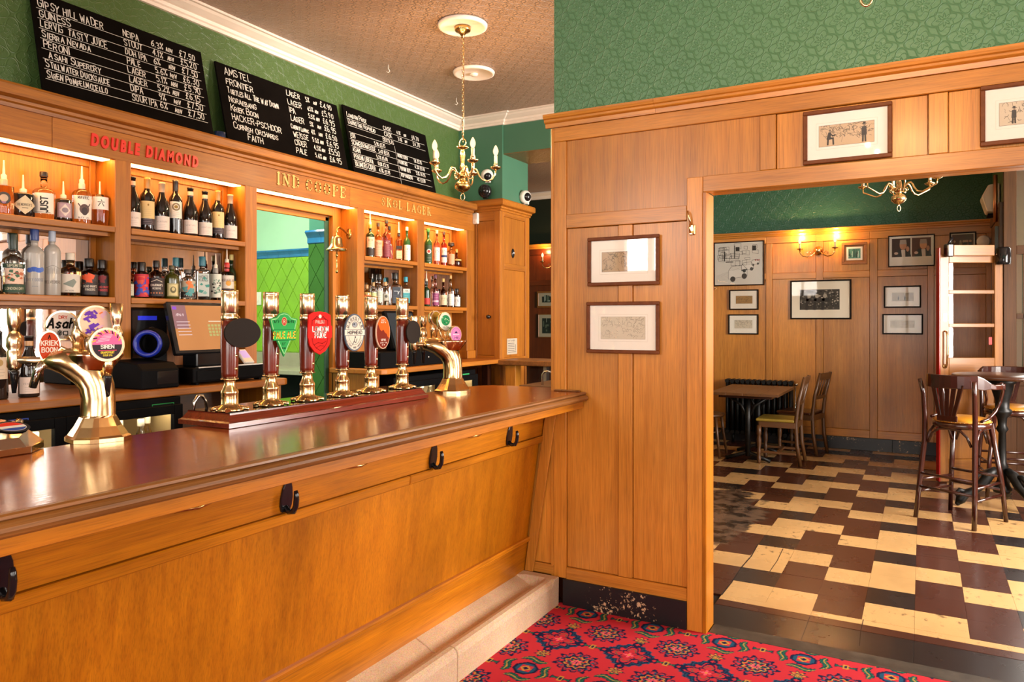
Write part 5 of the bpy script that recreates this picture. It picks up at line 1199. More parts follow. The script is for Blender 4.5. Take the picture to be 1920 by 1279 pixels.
# ---- bottle fridges under the back counters
M['fridgeglow'] = plain('fridge_liner', '#a58d63', .5); M['fridgelight'] = emis('fridge_lamp', (1, .86, .6), 20)
M['clearamber'] = glass('amber_bottle_glass', (.85, .62, .25)); M['clearglass'] = glass('clear_bottle_glass', (.95, .97, .96)); M['caps'] = plain('pale_bottle_cap', '#d9cdb5', .4)
def fridge(y0, y1, splits, ztop, lab, xf=-3.235):
    t = thing('bottle_fridge', lab, 'fridge', (-3.45, (y0 + y1) / 2, 0))
    B(-3.66, xf, y0, y1, ztop - .06, ztop).build('top_case', 'black', t, bev=.005); B(-3.66, xf, y0, y1, 0, .15).build('base', 'black', t, bev=.005)
    for a, b in ((y0, y0 + .03), (y1 - .03, y1)): B(-3.66, xf, a, b, .15, ztop - .06).build('side', 'black', t)
    B(-3.66, -3.64, y0 + .03, y1 - .03, .15, ztop - .06).build('liner', 'fridgeglow', t)
    for a in (y0 + .03, y1 - .035): B(-3.64, xf - .01, a, a + .005, .15, ztop - .06).build('liner', 'fridgeglow', t)
    B(-3.63, -3.28, y0 + .035, y1 - .035, .800, .805).build('wire_shelf', 'fridgeglow', t)
    B(-3.30, -3.28, y0 + .05, y1 - .05, ztop - .075, ztop - .062).build('lamp', 'fridgelight', t)
    for a, b in zip(splits, splits[1:]):
        f = MB(); z0, z1 = .16, ztop - .035
        f.box(xf, xf + .03, a, a + .05, z0, z1).box(xf, xf + .03, b - .05, b, z0, z1).box(xf, xf + .03, a + .05, b - .05, z1 - .045, z1).box(xf, xf + .03, a + .05, b - .05, z0, z0 + .06)
        d = f.build('door', 'black', t, bev=.003); B(xf + .01, xf + .015, a + .05, b - .05, z0 + .06, z1 - .045).build('pane', 'wglass', d)
    return t
f1 = fridge(.55, 2.42, (.56, 1.2, 1.84, 2.41), 1.125, 'long black bottle fridge with lit glass doors under the left back counter')
for y, cl in ((2.26, '#2f8a4a'), (1.60, '#3a4a9a')):
    mb = MB().rect(0, .12 if cl[1] == '2' else .1, 0, .024, on_x(-3.2345, y, 1.075), cl, .0006); mb.rect(.004, .116 if cl[1] == '2' else .096, .004, .02, on_x(-3.2345, y, 1.075), '#16181a', .001); mb.build('control_display', 'enamel', f1)
f2 = fridge(4.12, 5.2, (4.13, 4.66, 5.19), 1.10, 'black bottle fridge under the right back counter')
mb = MB().rect(0, .1, 0, .024, on_x(-3.2345, 5.0, 1.05), '#3aa060', .0006); mb.build('control_display', 'enamel', f2)
ORD = ['first', 'second', 'third', 'fourth', 'fifth', 'sixth']
def mini(y, x, gl, lab, grp):
    t = thing('mixer_bottle', lab, 'bottle', (x, y, .8055), 0, grp)
    MB().lathe([(0, 0), (.029, 0), (.031, .006), (.031, .10), (.026, .13), (.014, .165), (.0125, .2), (.0145, .202), (.0145, .205), (0, .205)], (x, y, .8055), 14).build('bottle_body', gl, t)
    MB().lathe([(.0155, .0), (.0165, .003), (.0165, .03), (.014, .034), (0, .034)], (x, y, .8055 + .185), 12).build('cap', 'caps', t)
    MB().lathe([(.0312, .03), (.0312, .09)], (x, y, .8055), 14).build('paper_label', 'caps', t)
for q, y in enumerate((1.46, 1.54, 1.62, 1.70, 1.775)): mini(y, -3.33 - .02 * (q % 2), ('clearamber', 'clearglass')[q % 2], ORD[q] + ' pale-capped mixer from the left behind the soft-drink dispenser', 'mixers behind the dispenser')
for q, y in enumerate((1.95, 2.04, 2.12, 2.19, 2.26, 2.335)): mini(y, -3.32 - .06 * (q % 2), ('clearglass', 'clearamber')[q % 2], ORD[q] + ' pale-capped mixer from the left in the fridge left of the pumps', 'mixers left of the pumps')
for q, y in enumerate((4.42, 4.5, 4.58, 4.72, 4.95, 5.03)): mini(y, -3.33 - .03 * (q % 2), 'clearglass', ORD[q] + ' mixer from the left in the fridge under the right back counter', 'mixers in the right fridge')
# ================================================================== BOTTLES
M['winedark'] = plain('dark_wine_glass', (.010, .008, .007), .06, 0, 0, 0, 0, Coat_Weight=.6)
M['darkbrown'] = plain('dark_brown_glass', (.022, .010, .005), .07, 0, 0, 0, 0, Coat_Weight=.6)
M['olive'] = plain('dark_olive_glass', hx('#3d4012'), .12, 0, 0, 0, 0, Coat_Weight=.5)
M['dkgreen'] = plain('dark_green_glass', hx('#12331a'), .08, 0, 0, 0, 0, Coat_Weight=.6)
M['green_gl'] = plain('green_glass', hx('#2e5a2a'), .08, 0, 0, 0, 0, Coat_Weight=.6)
M['clear'] = glass('clear_glass', (.97, .985, .98))
M['frost'] = plain('frosted_glass', hx('#c9c3ba'), .28, 0, .03, 10, 0, Transmission_Weight=.45)
M['whisky'] = glass('whisky_glass', (.80, .42, .12)); M['amber_l'] = glass('pale_amber_glass', (.92, .70, .36)); M['rosy'] = glass('pink_spirit_glass', (.92, .5, .5)); M['redsp'] = glass('red_aperitif_glass', (.75, .12, .08)); M['rum'] = glass('dark_rum_glass', (.25, .07, .03))
M['pour'] = plain('pourer_plastic', hx('#e3d3bd'), .35)
M['cork'] = plain('cork', hx('#b98a56'), .8, 0, .2, 60)
CAPM = {}
def capm(c):
    if c not in CAPM: CAPM[c] = plain('cap_colour_' + str(len(CAPM)), c, .35)
    return CAPM[c]
def lab_map(x, y, z, r, ang, flat=None):
    """u wraps round the bottle (metres along the surface), v up"""
    if flat is not None:   # square bottle: a flat face
        return lambda u, v, h: (x + (flat + h) * cos(ang) - u * sin(ang), y + (flat + h) * sin(ang) + u * cos(ang), z + v)
    return lambda u, v, h: (x + (r + h) * cos(ang + u / r), y + (r + h) * sin(ang + u / r), z + v)
def bottle(kind, x, y, z, r, h, gl, lab, grp=None, labels=(), cap='#111111', caph=.03, hs=.55, rn=.3, pourer=False, collar=None, ang=None, stop=None, sq=2., neck=None):
    """kind: burgundy, bordeaux, spirit (shoulder at hs*h, neck rn*r), labels: (v0, v1, half angle width, colour, paint)"""
    t = thing('bottle' if 'wine' not in lab else 'wine_bottle', lab, 'bottle', (x, y, z), 0, grp); seg = 22 if sq == 2. else 32; z += .0004
    ang = (atan2(-y, -x) * .75 + random.uniform(-.1, .1)) if ang is None else ang
    if kind == 'burgundy': pf = [(0, .004), (.80, 0), (.97, .008), (1, .02), (1, .44), (.97, .50), (.86, .58), (.68, .66), (.50, .73), (.40, .79), (.36, .84), (.345, .965), (.39, .97), (.39, .99), (.34, 1), (0, 1)]
    elif kind == 'bordeaux': pf = [(0, .004), (.82, 0), (.97, .008), (1, .02), (1, .60), (.97, .64), (.85, .69), (.60, .735), (.44, .77), (.385, .82), (.37, .965), (.42, .97), (.42, .99), (.36, 1), (0, 1)]
    else:
        hb = h - caph - (.085 if pourer else 0); e = hb / h
        sh = neck or min(.16, (e - hs) * .55)
        pf = [(0, .004), (.85, 0), (.98, .006), (1, .016), (1, hs), (.985, hs + sh * .2), (.90, hs + sh * .45), (.72, hs + sh * .68), (rn * 1.35, hs + sh * .88), (rn, hs + sh), (rn, e - .012), (rn * 1.12, e - .010), (rn * 1.12, e), (0, e)]
    MB().lathe([(a * r, b * h) for a, b in pf], (x, y, z), seg, power=sq if sq != 2. else 2., ph=ang + pi / 4 if sq != 2. else 0).build('bottle_body', gl, t) if sq == 2. else sqbody(pf, x, y, z, r, h, seg, sq, ang, gl, t)
    if kind in ('burgundy', 'bordeaux'):
        k = .345 if kind == 'burgundy' else .37
        MB().lathe([(k * r * 1.12, .80 * h), (k * r * 1.12, .965 * h), (.43 * r, .968 * h), (.43 * r, 1.0 * h), (.38 * r, 1.004 * h), (0, 1.004 * h)], (x, y, z), 16).build('capsule', capm(cap), t)
        if collar: MB().lathe([(k * r * 1.15, .84 * h), (k * r * 1.15, .92 * h)], (x, y, z), 16).build('neck_label', capm(collar), t)
    else:
        rc = r * rn * 1.25 if stop is None else stop
        MB().lathe([(0, 0), (rc, 0), (rc * 1.03, .004), (rc, caph * .9), (rc * .9, caph), (0, caph)], (x, y, z + hb), 16).build('cap' if not pourer else 'pourer_collar', capm(cap), t)
        if pourer: MB().lathe([(rc * .8, 0), (rc * .8, .018), (.0055, .024), (.004, .06), (.0028, .085), (0, .085)], (x, y, z + hb + caph), 10).build('pourer', 'pour', t)
        if collar: MB().lathe([(rn * r * 1.2, (e - .10) * h), (rn * r * 1.2, (e - .02) * h)], (x, y, z), 16).build('neck_label', capm(collar), t)
    if labels:
        mb = MB()
        for L in labels:
            v0, v1, hw, col, fn = L
            mp = lab_map(x, y, z, r, ang) if sq == 2. else lab_map(x, y, z, r, ang, r * .93)
            U = r * hw if sq == 2. else r * .78 * min(1, hw)
            if col: mb.rect(-U, U, v0 * h, v1 * h, mp, col, .0006, .006 if sq == 2. else None)
            if fn: fn(mb, mp, U, v0 * h, v1 * h)
        mb.build('paper_label', 'print', t)
    return t
def sqbody(pf, x, y, z, r, h, seg, sq, ang, gl, t):
    mb = MB(); rings = []
    for a, b in pf:
        k_ = min(1, max(0, (a - .55) / .4)); ring = []
        for k in range(seg):
            th = 2 * pi * k / seg; c_, s_ = cos(th), sin(th); p_ = 2 + (sq - 2) * k_; q = (abs(c_) ** p_ + abs(s_) ** p_) ** (-1 / p_)
            u, v = a * r * c_ * q * (.94 if k_ else 1), a * r * s_ * q * (.94 if k_ else 1)
            ring.append(mb.pt((x + u * cos(ang) - v * sin(ang), y + u * sin(ang) + v * cos(ang), z + b * h)))
        rings.append(ring)
    for A, C in zip(rings, rings[1:]):
        for k in range(seg): mb.face((A[k], A[(k + 1) % seg], C[(k + 1) % seg], C[k]), 0, (1, 1, 1), True)
    mb.face(rings[0][::-1]); mb.face(rings[-1]); mb.build('bottle_body', gl, t)
ST = .006
READ = {"DEAD MAN'S", 'FINGERS', 'SIPSMITH', 'LONDON DRY', 'HOKO', 'KANG', 'MIRABEAU'}
def T(txt, fv=.5, sz=.3, col='#2a2622', wd=None, wide=.8, bold=.12):
    def f(mb, mp, U, v0, v1):
        H_ = v1 - v0; s_ = H_ * sz
        if txt not in READ: return scribble(mb, mp, -U * .55, U * .55, v0 + H_ * fv - s_ / 2, s_ * .9, col, s_ * bold, .001, ST)
        w_ = text_w(txt, s_, wide); k = min(1, 1.9 * U / w_) if w_ else 1
        mb.text(txt, 0, v0 + H_ * fv - s_ / 2, s_, mp, col, s_ * bold, .001, center=True, wide=wide * k, step=ST)
    return f
def lines(n, col='#8d8478', v0f=.15, v1f=.45, k=.6):
    def f(mb, mp, U, v0, v1):
        for q in range(n):
            v = v0 + (v1 - v0) * (v0f + (v1f - v0f) * q / max(1, n - 1)); mb.rect(-U * k, U * k * (1 if q % 2 else .7), v, v + .0012, mp, col, .001, ST)
    return f
def bar(col, a, b):
    def f(mb, mp, U, v0, v1): mb.rect(-U, U, v0 + (v1 - v0) * a, v0 + (v1 - v0) * b, mp, col, .0008, ST)
    return f
def disc(col, fv, k, col2=None):
    def f(mb, mp, U, v0, v1):
        mb.oval(0, v0 + (v1 - v0) * fv, U * k, U * k, mp, col, .001, ST)
        if col2: mb.oval(0, v0 + (v1 - v0) * fv, U * k * .6, U * k * .6, mp, col2, .0013, ST)
    return f
def blot(cols, n, seed, k=.25):
    def f(mb, mp, U, v0, v1):
        R_ = random.Random(seed)
        for q in range(n):
            a, b = R_.uniform(-.7, .7) * U, v0 + (v1 - v0) * R_.uniform(.12, .88); s_ = R_.uniform(.4, 1) * k * U; an = R_.uniform(0, 6)
            mb.shape([(a + s_ * cos(an + d) * 1.3, b + s_ * sin(an + d)) for d in (0, 1.4, 2.6, 4.2)], mp, R_.choice(cols), .001 + q * .00008, ST)
    return f
def multi(*fs):
    def f(mb, mp, U, v0, v1):
        for q in fs: q(mb, mp, U, v0, v1)
    return f
XS = -3.622
# ---- left bay, top shelf
z1, z2 = 1.975, 1.62; G1 = 'gin and spirit bottles on the top left shelf'
def dia(mb, mp, U, v0, v1):
    m = (v0 + v1) / 2; mb.shape([(-U, m), (0, v0), (U, m), (0, v1)], mp, '#cdbb96', .0006, ST); mb.text("HENDRICK'S", 0, m - .005, .0105, mp, '#2a221a', .0013, .001, center=True, wide=.62, step=ST); mb.rect(-.012, .012, m - .016, m - .013, mp, '#57493a', .001, ST)
bottle('spirit', XS, 1.798, z1, .040, .250, 'amber_l', 'clear spirit bottle with a round grey emblem, leftmost on the top shelf', G1, [(.10, .50, .9, None, multi(disc('#3a3530', .5, .75, '#b9a58c'), disc('#8a6a8c', .35, .25)))], '#c9b391', .03, .52, .3, True)
bottle('spirit', XS, 1.880, z1, .0470, .198, 'winedark', 'squat black apothecary bottle with a pale diamond label', G1, [(.06, .50, 1.05, None, dia)], '#141414', .026, .52, .33, True, neck=.07)
def just(mb, mp, U, v0, v1):
    m2 = lambda u, v, h: mp(-v + 0, v0 + u, h)
    mb.text('JUST', .006, -.013, .027, m2, '#1d1a17', .006, .001, wide=.78, step=.004); mb.rect(-U, U * .6, v0 + .004, v0 + .006, mp, '#6b6258', .001, ST)
bottle('spirit', XS, 1.972, z1, .0465, .228, 'clear', 'clear bottle with large black upright lettering on a white label', G1, [(.12, .54, .95, '#e6dccb', just)], '#2a2320', .024, .55, .3, neck=.13)
def mk(mb, mp, U, v0, v1):
    m = (v0 + v1) / 2; mb.ribbon([(-U * .85, v0 + .004), (U * .85, v0 + .004), (U * .85, v1 - .004), (-U * .85, v1 - .004), (-U * .85, v0 + .004)], .0015, mp, '#7d5a6a', .001, ST); mb.shape([(-U * .7, m), (0, v0 + .006), (U * .7, m), (0, v1 - .006)], mp, '#d9c9bb', .0012, ST); mb.oval(0, m, U * .4, .012, mp, '#8a7a80', .0015, ST)
bottle('spirit', XS, 2.062, z1, .0375, .198, 'darkbrown', 'small dark brown bottle with a mauve square label on the top shelf', G1, [(.10, .46, .9, '#b59aa0', mk)], '#4a2c1c', .026, .52, .36, True, neck=.07)
def mav(mb, mp, U, v0, v1):
    mb.text('MAVRIC', 0, v1 - .017, .014, mp, '#1d1a17', .002, .001, center=True, wide=.66, step=ST); m = v0 + (v1 - v0) * .42
    mb.oval(.004, m, U * .48, .025, mp, '#5a4440', .001, ST); mb.oval(.004, m - .010, U * .3, .02, mp, '#33272a', .0013, ST); mb.ribbon([(-U * .5, m + .026), (-U * .3, m + .012), (.004, m + .016), (U * .45, m + .012), (U * .65, m + .026)], .005, mp, '#4a3836', .0013, ST)
    scribble(mb, mp, -U * .5, U * .5, v0 + .003, .007, '#3a2e28', .0012, .001, ST)
bottle('spirit', XS, 2.152, z1, .0430, .287, 'clear', 'clear bottle with a bearded horned head on its white label', G1, [(.08, .48, 1.05, '#e8decf', mav)], '#d9c6ae', .03, .50, .27, True, neck=.12)
def roku(mb, mp, U, v0, v1):
    m = (v0 + v1) / 2
    for p in (((0, .017), (.003, .011)), ((-.014, .006), (.014, .006)), ((-.004, 0), (-.012, -.014)), ((.004, 0), (.012, -.014))): mb.ribbon([(a, m + b) for a, b in p], .0035, mp, '#1b1816', .001, ST)
bottle('spirit', XS, 2.243, z1, .0415, .227, 'amber_l', 'clear hexagonal-looking bottle with a black brush character on its label', G1, [(.36, .64, 1.0, '#ece4d6', roku)], '#1c1815', .02, .66, .3, True, neck=.06)
# ---- left bay, middle shelf
G2 = 'spirit bottles on the middle left shelf'
bottle('spirit', XS, 1.752, z2, .0330, .160, 'darkbrown', 'dark bottle cut by the left edge of the picture', G2, [(.1, .5, 1., '#b9a58c', lines(3))], '#222222', .02, .6, .4)
bottle('spirit', XS, 1.838, z2, .0465, .279, 'clear', 'clear round-shouldered gin bottle with dark green lettered labels', G2, [(.03, .16, 1.15, '#24402c', T('LONDON DRY', .5, .3, '#cfc8a8')), (.17, .42, .85, '#d9b9a2', blot(['#2f5a3c', '#b5623c', '#7d3a2c'], 14, 5)), (.43, .50, 1.15, '#1f3826', T('SIPSMITH', .5, .6, '#d9d2b6'))], '#162a20', .075, .52, .3, neck=.12)
def goose(mb, mp, U, v0, v1):
    m = v0 + (v1 - v0) * .66
    for a, b, c_, k in ((-.5, 0, '#4a6ab8', .3), (-.1, .004, '#2f55b0', .42), (.35, .0, '#3a62c0', .4), (.7, .004, '#5a7ac0', .25)): mb.oval(a * U, m + b, k * U, .011, mp, c_, .001, ST)
    mb.text('GREY GOOSE', 0, v0 + (v1 - v0) * .26, .0125, mp, '#7d8aa0', .0014, .001, center=True, wide=.62, step=ST); mb.rect(-.012, .012, v0 + .008, v0 + .010, mp, '#8a8f98', .001, ST)
bottle('spirit', XS, 1.930, z2, .0395, .316, 'frost', 'tall frosted bottle with blue birds and a blue cap', G2, [(.10, .50, 1.1, None, goose)], '#243c78', .062, .60, .36, neck=.13)
def belv(mb, mp, U, v0, v1):
    m = v0 + (v1 - v0) * .55
    for q in range(-4, 5): mb.ribbon([(q * U * .2, m - .004), (q * U * .2, m + .020 + (.006 if q % 2 else 0))], .0014, mp, '#8d857b', .001, ST)
    mb.ribbon([(-U * .8, m + .022), (0, m + .036), (U * .8, m + .022)], .002, mp, '#8d857b', .001, ST); mb.text('BELVEDERE', 0, v0 + .012, .0125, mp, '#6f675e', .0014, .001, center=True, wide=.66, step=ST)
bottle('spirit', XS, 2.010, z2, .0355, .328, 'frost', 'slim frosted bottle with a palace outline and a silvery cap', G2, [(.14, .48, 1.05, None, belv)], '#9aa3b4', .07, .62, .34, neck=.13)
def dog(mb, mp, U, v0, v1): m = (v0 + v1) / 2; mb.shape([(-U * .75, m - .003), (U * .3, m + .022), (U * .55, m + .008), (U * .2, m - .02)], mp, '#7c8479', .001, ST); scribble(mb, mp, -U * .5, U * .3, v0 + .006, .006, '#5a544c', .0012, .001, ST)
bottle('spirit', XS, 2.095, z2, .0480, .210, 'amber_l', 'stout round bottle with a glass stopper and a grey animal on its label', G2, [(.08, .50, .95, '#cfc4b4', dog)], '#cfc3b2', .035, .56, .34, neck=.14)
def dmf(c1, c2):
    def f(mb, mp, U, v0, v1): blot([c1, c1, '#2a211f'], 7, 8, .5)(mb, mp, U, v0 + (v1 - v0) * .45, v1); mb.text("DEAD MAN'S", 0, v0 + (v1 - v0) * .36, .010, mp, c2, .0016, .0025, center=True, wide=.66, step=ST); mb.text('FINGERS', 0, v0 + (v1 - v0) * .2, .010, mp, c2, .0016, .0025, center=True, wide=.7, step=ST)
    return f
bottle('spirit', XS, 2.188, z2, .0410, .190, 'rum', 'short dark rum bottle with an orange skull label', G2, [(.05, .58, 1.1, '#3b3434', dmf('#e2572a', '#d9cdbb'))], '#181412', .042, .60, .42, neck=.10)
bottle('spirit', XS, 2.254, z2, .0300, .188, 'rum', 'short dark bottle with a black and red label by the post', G2, [(.05, .58, 1.1, '#241a1c', dmf('#7d1f26', '#c8484a'))], '#1f1713', .045, .60, .5, neck=.10)
# ---- second bay, wines
G3 = 'wine bottles on the top shelf of the second bay'
PL = '#e4d6cb'
def wl_(mb, mp, U, v0, v1): mb.text('VENTURE', 0, v0 + (v1 - v0) * .55, .0075, mp, '#9a8d86', .0009, .001, center=True, wide=.9, gap=.7, step=ST); lines(3, '#b5a9a2', .15, .38, .45)(mb, mp, U, v0, v1)
def yl(mb, mp, U, v0, v1): mb.oval(0, v0 + (v1 - v0) * .78, .004, .006, mp, '#8a6a2c', .001, ST); lines(4, '#c8ab78', .15, .5, .6)(mb, mp, U, v0, v1)
def sun(mb, mp, U, v0, v1): disc('#7d6f52', .68, .62, '#e9e0d2')(mb, mp, U, v0, v1); mb.oval(0, v0 + (v1 - v0) * .68, U * .28, U * .28, mp, '#8a7230', .0016, ST); lines(3, '#8d8478', .12, .35, .5)(mb, mp, U, v0, v1)
bur = lambda y, h, cap, lab, col=None: bottle('burgundy', XS, y, z1, .0415, h, 'winedark', lab, G3, [(.06, .33, 1.05, PL, wl_)], cap, collar=col)
bur(2.418, .280, '#15100f', 'wine bottle with a pale label, leftmost in the bay and partly behind the post', '#d8b49a')
bottle('bordeaux', XS, 2.503, z1, .0390, .288, 'winedark', 'wine bottle with a gold capsule and yellow label, left of the two alike', G3, [(.24, .56, .95, '#dcbf83', yl), (.12, .235, .95, '#3f3438', lines(3, '#8d7f88', .2, .8, .7))], '#a07a3c')
bur(2.590, .277, '#b59c80', 'wine bottle with a tan capsule and white label, third from the left')
bottle('bordeaux', XS, 2.674, z1, .0365, .304, 'winedark', 'tallest wine bottle, white label with a round gold sun', G3, [(.30, .60, .95, '#e9e0d2', sun)], '#16120f')
bur(2.769, .278, '#15100f', 'wine bottle with a black capsule, left one of the touching pair', '#d8b49a')
bur(2.866, .273, '#15100f', 'wine bottle with a black capsule, right one of the touching pair', '#d8b49a')
bottle('bordeaux', XS, 2.954, z1, .0385, .289, 'winedark', 'wine bottle with a gold capsule and yellow label, right of the two alike', G3, [(.24, .56, .95, '#dcbf83', yl), (.12, .235, .95, '#3f3438', lines(3, '#8d7f88', .2, .8, .7))], '#a07a3c')
bur(3.045, .279, '#b59c80', 'wine bottle with a tan capsule and white label, rightmost in the bay')
# ---- second bay, spirits
G4 = 'spirit bottles on the middle shelf of the second bay'
bottle('spirit', XS, 2.396, z2, .0280, .120, 'dkgreen', 'small dark green bottle half hidden behind the oak post', G4, [(.1, .6, 1., '#c9c8b4', lines(4, '#4a5a48', .2, .8))], '#1c1c1c', .02, .62, .4)
bottle('spirit', XS, 2.469, z2, .0345, .192, 'rum', 'short bottle with a red and blue swirled label and fat black cap', G4, [(.04, .66, 1.5, '#c22a3a', blot(['#3a52b8', '#d8503a', '#6a3aa0', '#d01f30'], 26, 2, .4))], '#181414', .05, .70, .5, stop=.021, neck=.04)
def chair_(mb, mp, U, v0, v1): mb.ribbon([(-U * .6, v0 + (v1 - v0) * .78), (0, v0 + (v1 - v0) * .9), (U * .6, v0 + (v1 - v0) * .78)], .003, mp, '#cfc4ae', .001, ST); mb.text("CHAIRMAN'S", 0, v0 + (v1 - v0) * .55, .011, mp, '#e6ddca', .0016, .001, center=True, wide=.6, step=ST); mb.text('RESERVE', 0, v0 + (v1 - v0) * .38, .009, mp, '#e6ddca', .0013, .001, center=True, wide=.7, step=ST); [mb.oval(q * U * .3, v0 + (v1 - v0) * .18, .004, .004, mp, '#c8784a', .001, ST) for q in (-2, -1, 0, 1, 2)]
bottle('spirit', XS, 2.556, z2, .0425, .206, 'rum', 'dark rum bottle with a black label lettered in cream', G4, [(.06, .54, 1.1, '#33292a', chair_)], '#141212', .038, .58, .32, neck=.16)
def dip(mb, mp, U, v0, v1): mb.ribbon([(-U * .85, v0 + .003), (U * .85, v0 + .003), (U * .85, v1 - .003), (-U * .85, v1 - .003), (-U * .85, v0 + .003)], .002, mp, '#4a452c', .001, ST); mb.oval(0, (v0 + v1) / 2, U * .5, .018, mp, '#6b6442', .001, ST); mb.oval(0, (v0 + v1) / 2 + .004, U * .28, .010, mp, '#cfc08a', .0014, ST)
bottle('spirit', XS, 2.650, z2, .0400, .186, 'olive', 'squat olive green rum bottle with a framed portrait label', G4, [(.08, .46, .75, '#d5c890', dip)], '#4a4630', .022, .60, .3, neck=.18)
bottle('spirit', XS - .05, 2.712, z2, .0265, .236, 'clear', 'slim clear bottle with a teal cap standing behind the others', G4, [(.2, .5, 1., '#cfd3cc', lines(3))], '#2a6a78', .05, .56, .5)
bottle('spirit', XS, 2.752, z2, .0395, .170, 'clear', 'short round bottle with a teal, orange and black label', G4, [(.05, .62, 1.3, '#bcae96', multi(blot(['#4f9a9c', '#e07a3a', '#8fb8b4', '#e07a3a'], 12, 11, .45), bar('#2a2422', .02, .36), T('BURNING', .18, .16, '#e6dccb')))], '#5a5048', .022, .66, .4, neck=.1)
bottle('spirit', XS, 2.848, z2, .0420, .250, 'clear', 'square clear bottle with a tall teal cap and grey lettered label', G4, [(.08, .60, .95, '#bcc4bd', multi(T('HOKO', .86, .12, '#20241f'), T('KANG', .72, .12, '#20241f'), blot(['#3f8f84', '#7fb0a6'], 6, 3, .4)))], '#256a7c', .055, .66, .36, sq=7., neck=.06)
bottle('spirit', XS, 2.940, z2, .0330, .274, 'clear', 'clear bottle scrawled with green and black drawing, with a steel pourer', G4, [(.06, .56, 1.2, '#cfd2c4', blot(['#3a6a58', '#2a2a26', '#7da08a'], 30, 6, .16))], '#8d8a84', .03, .56, .36, True)
bottle('spirit', XS, 3.020, z2, .0400, .312, 'clear', 'clear spirit bottle with a red collar and a gold emblem, behind the first pump', G4, [(.05, .22, 1.1, '#3a2c34', lines(2, '#9a8a80', .3, .7)), (.23, .48, 1.1, '#dccfc0', multi(T('MIRABEAU', .62, .2, '#6a4a3a'), disc('#d99a3a', .4, .35)))], '#c0281f', .03, .50, .3, True, collar='#b5261f')
bottle('spirit', XS - .02, 3.070, z2, .0270, .280, 'dkgreen', 'slim bottle with a bright yellow label beside the hatch post', G4, [(.08, .52, 1.3, '#d8b83a', multi(blot(['#2a4a34', '#e6d27a'], 6, 7, .3), bar('#22352a', .8, 1.)))], '#cbbf7a', .035, .56, .4)
# ---- fourth bay
G5 = 'whiskies on the top shelf right of the hatch'
wk = lambda y, r, h, gl, lab, L, cap, hs=.52, pr=False, dx=0, rn=.32, **k: bottle('spirit', XS + dx, y, z1, r, h, gl, lab, G5, L, cap, .03, hs, rn, pr, **k)
wk(4.325, .0330, .333, 'dkgreen', 'dark green whiskey bottle with a cream label and gold pourer', [(.22, .46, 1.1, '#dcc9a4', multi(T('IRISH', .7, .22, '#7d2a22'), lines(3, '#8a7a5c', .15, .5))), (.04, .20, 1.1, '#2a211c', None)], '#c09a4a', .48, True)
wk(4.418, .0310, .273, 'amber_l', 'pale whisky bottle with a peach label, second on its shelf', [(.06, .50, 1.1, '#d8a888', multi(T('BUFFALO', .8, .16, '#6a3a2a'), lines(6, '#8a4a3a', .1, .62, .7)))], '#3a2a20')
wk(4.518, .0325, .306, 'rosy', 'tall whisky bottle with a maroon label between two amber ones', [(.06, .48, 1.1, '#7d3440', multi(lines(6, '#c8909a', .1, .7, .7), T('RESERVE', .86, .14, '#e6c9c4')))], '#1c1816', .54)
wk(4.592, .0290, .269, 'whisky', 'amber whisky bottle set back behind its neighbours', [(.05, .4, 1.1, '#8a2f24', T('RYE', .5, .4, '#e2c38a'))], '#151312', .56, dx=-.03)
wk(4.672, .0285, .307, 'whisky', 'whisky bottle with a slanted black stripe, cream label and pourer', [(.05, .26, 1.1, '#d8c296', lines(4, '#8d6f45', .15, .8)), (.30, .38, 1.1, '#26201c', None)], '#26201c', .50, True, sq=5.)
wk(4.777, .0285, .280, 'green_gl', 'green whisky bottle with a tall white label and white cap', [(.05, .48, 1.05, '#e8e1d5', multi(T('LAPHROAIG', .72, .13, '#3a3530'), lines(5, '#8d8478', .12, .55)))], '#e2dccf', .54)
G6 = 'tequila and mezcal bottles on the middle shelf right of the hatch'
tq = lambda y, r, h, gl, lab, L, cap, hs=.5, caph=.03, dx=0, rn=.35, **k: bottle('spirit', XS + dx, y, z2, r, h, gl, lab, G6, L, cap, caph, hs, rn, **k)
tq(4.285, .0330, .150, 'whisky', 'squat amber jar-like bottle behind the fifth pump', [(.1, .5, 1., '#c86a3a', None)], '#b58a5a', .6)
tq(4.362, .0250, .172, 'clear', 'small clear bottle with a cork and green tag', [(.3, .55, 1., '#b8c48a', None)], '#a88a5a', .55)
tq(4.432, .0270, .238, 'clear', 'clear bottle with a fat square black stopper, left of two', [(.1, .46, 1.1, '#c4c8b8', lines(4, '#6a6a5a', .2, .8))], '#171513', .52, .045, stop=.021)
tq(4.502, .0310, .181, 'clear', 'clear skull-shaped squat bottle with a cork', [(.2, .5, .9, '#a8a89a', disc('#4a4a42', .6, .4))], '#b58a5a', .58, rn=.4)
tq(4.545, .0200, .213, 'clear', 'slim clear bottle with a teal cap, set back', [], '#2d7f94', .55, .04, -.04)
tq(4.624, .0450, .258, 'clear', 'wide clear bottle with a navy label and fat black stopper', [(.07, .56, .95, '#202a38', multi(T('1800', .66, .22, '#c9d2d6'), lines(4, '#6a7a88', .15, .45)))], '#151413', .60, .05, stop=.026, sq=6., neck=.08)
tq(4.762, .0380, .234, 'clear', 'square clear bottle with a teal label and teal cap', [(.10, .58, .9, '#3f9aa4', multi(bar('#d9dcd2', .72, 1.), T('BLANCO', .86, .16, '#2a4a50'), lines(3, '#cfe2e0', .2, .5)))], '#2d8fa6', .64, .042, sq=6., neck=.06)
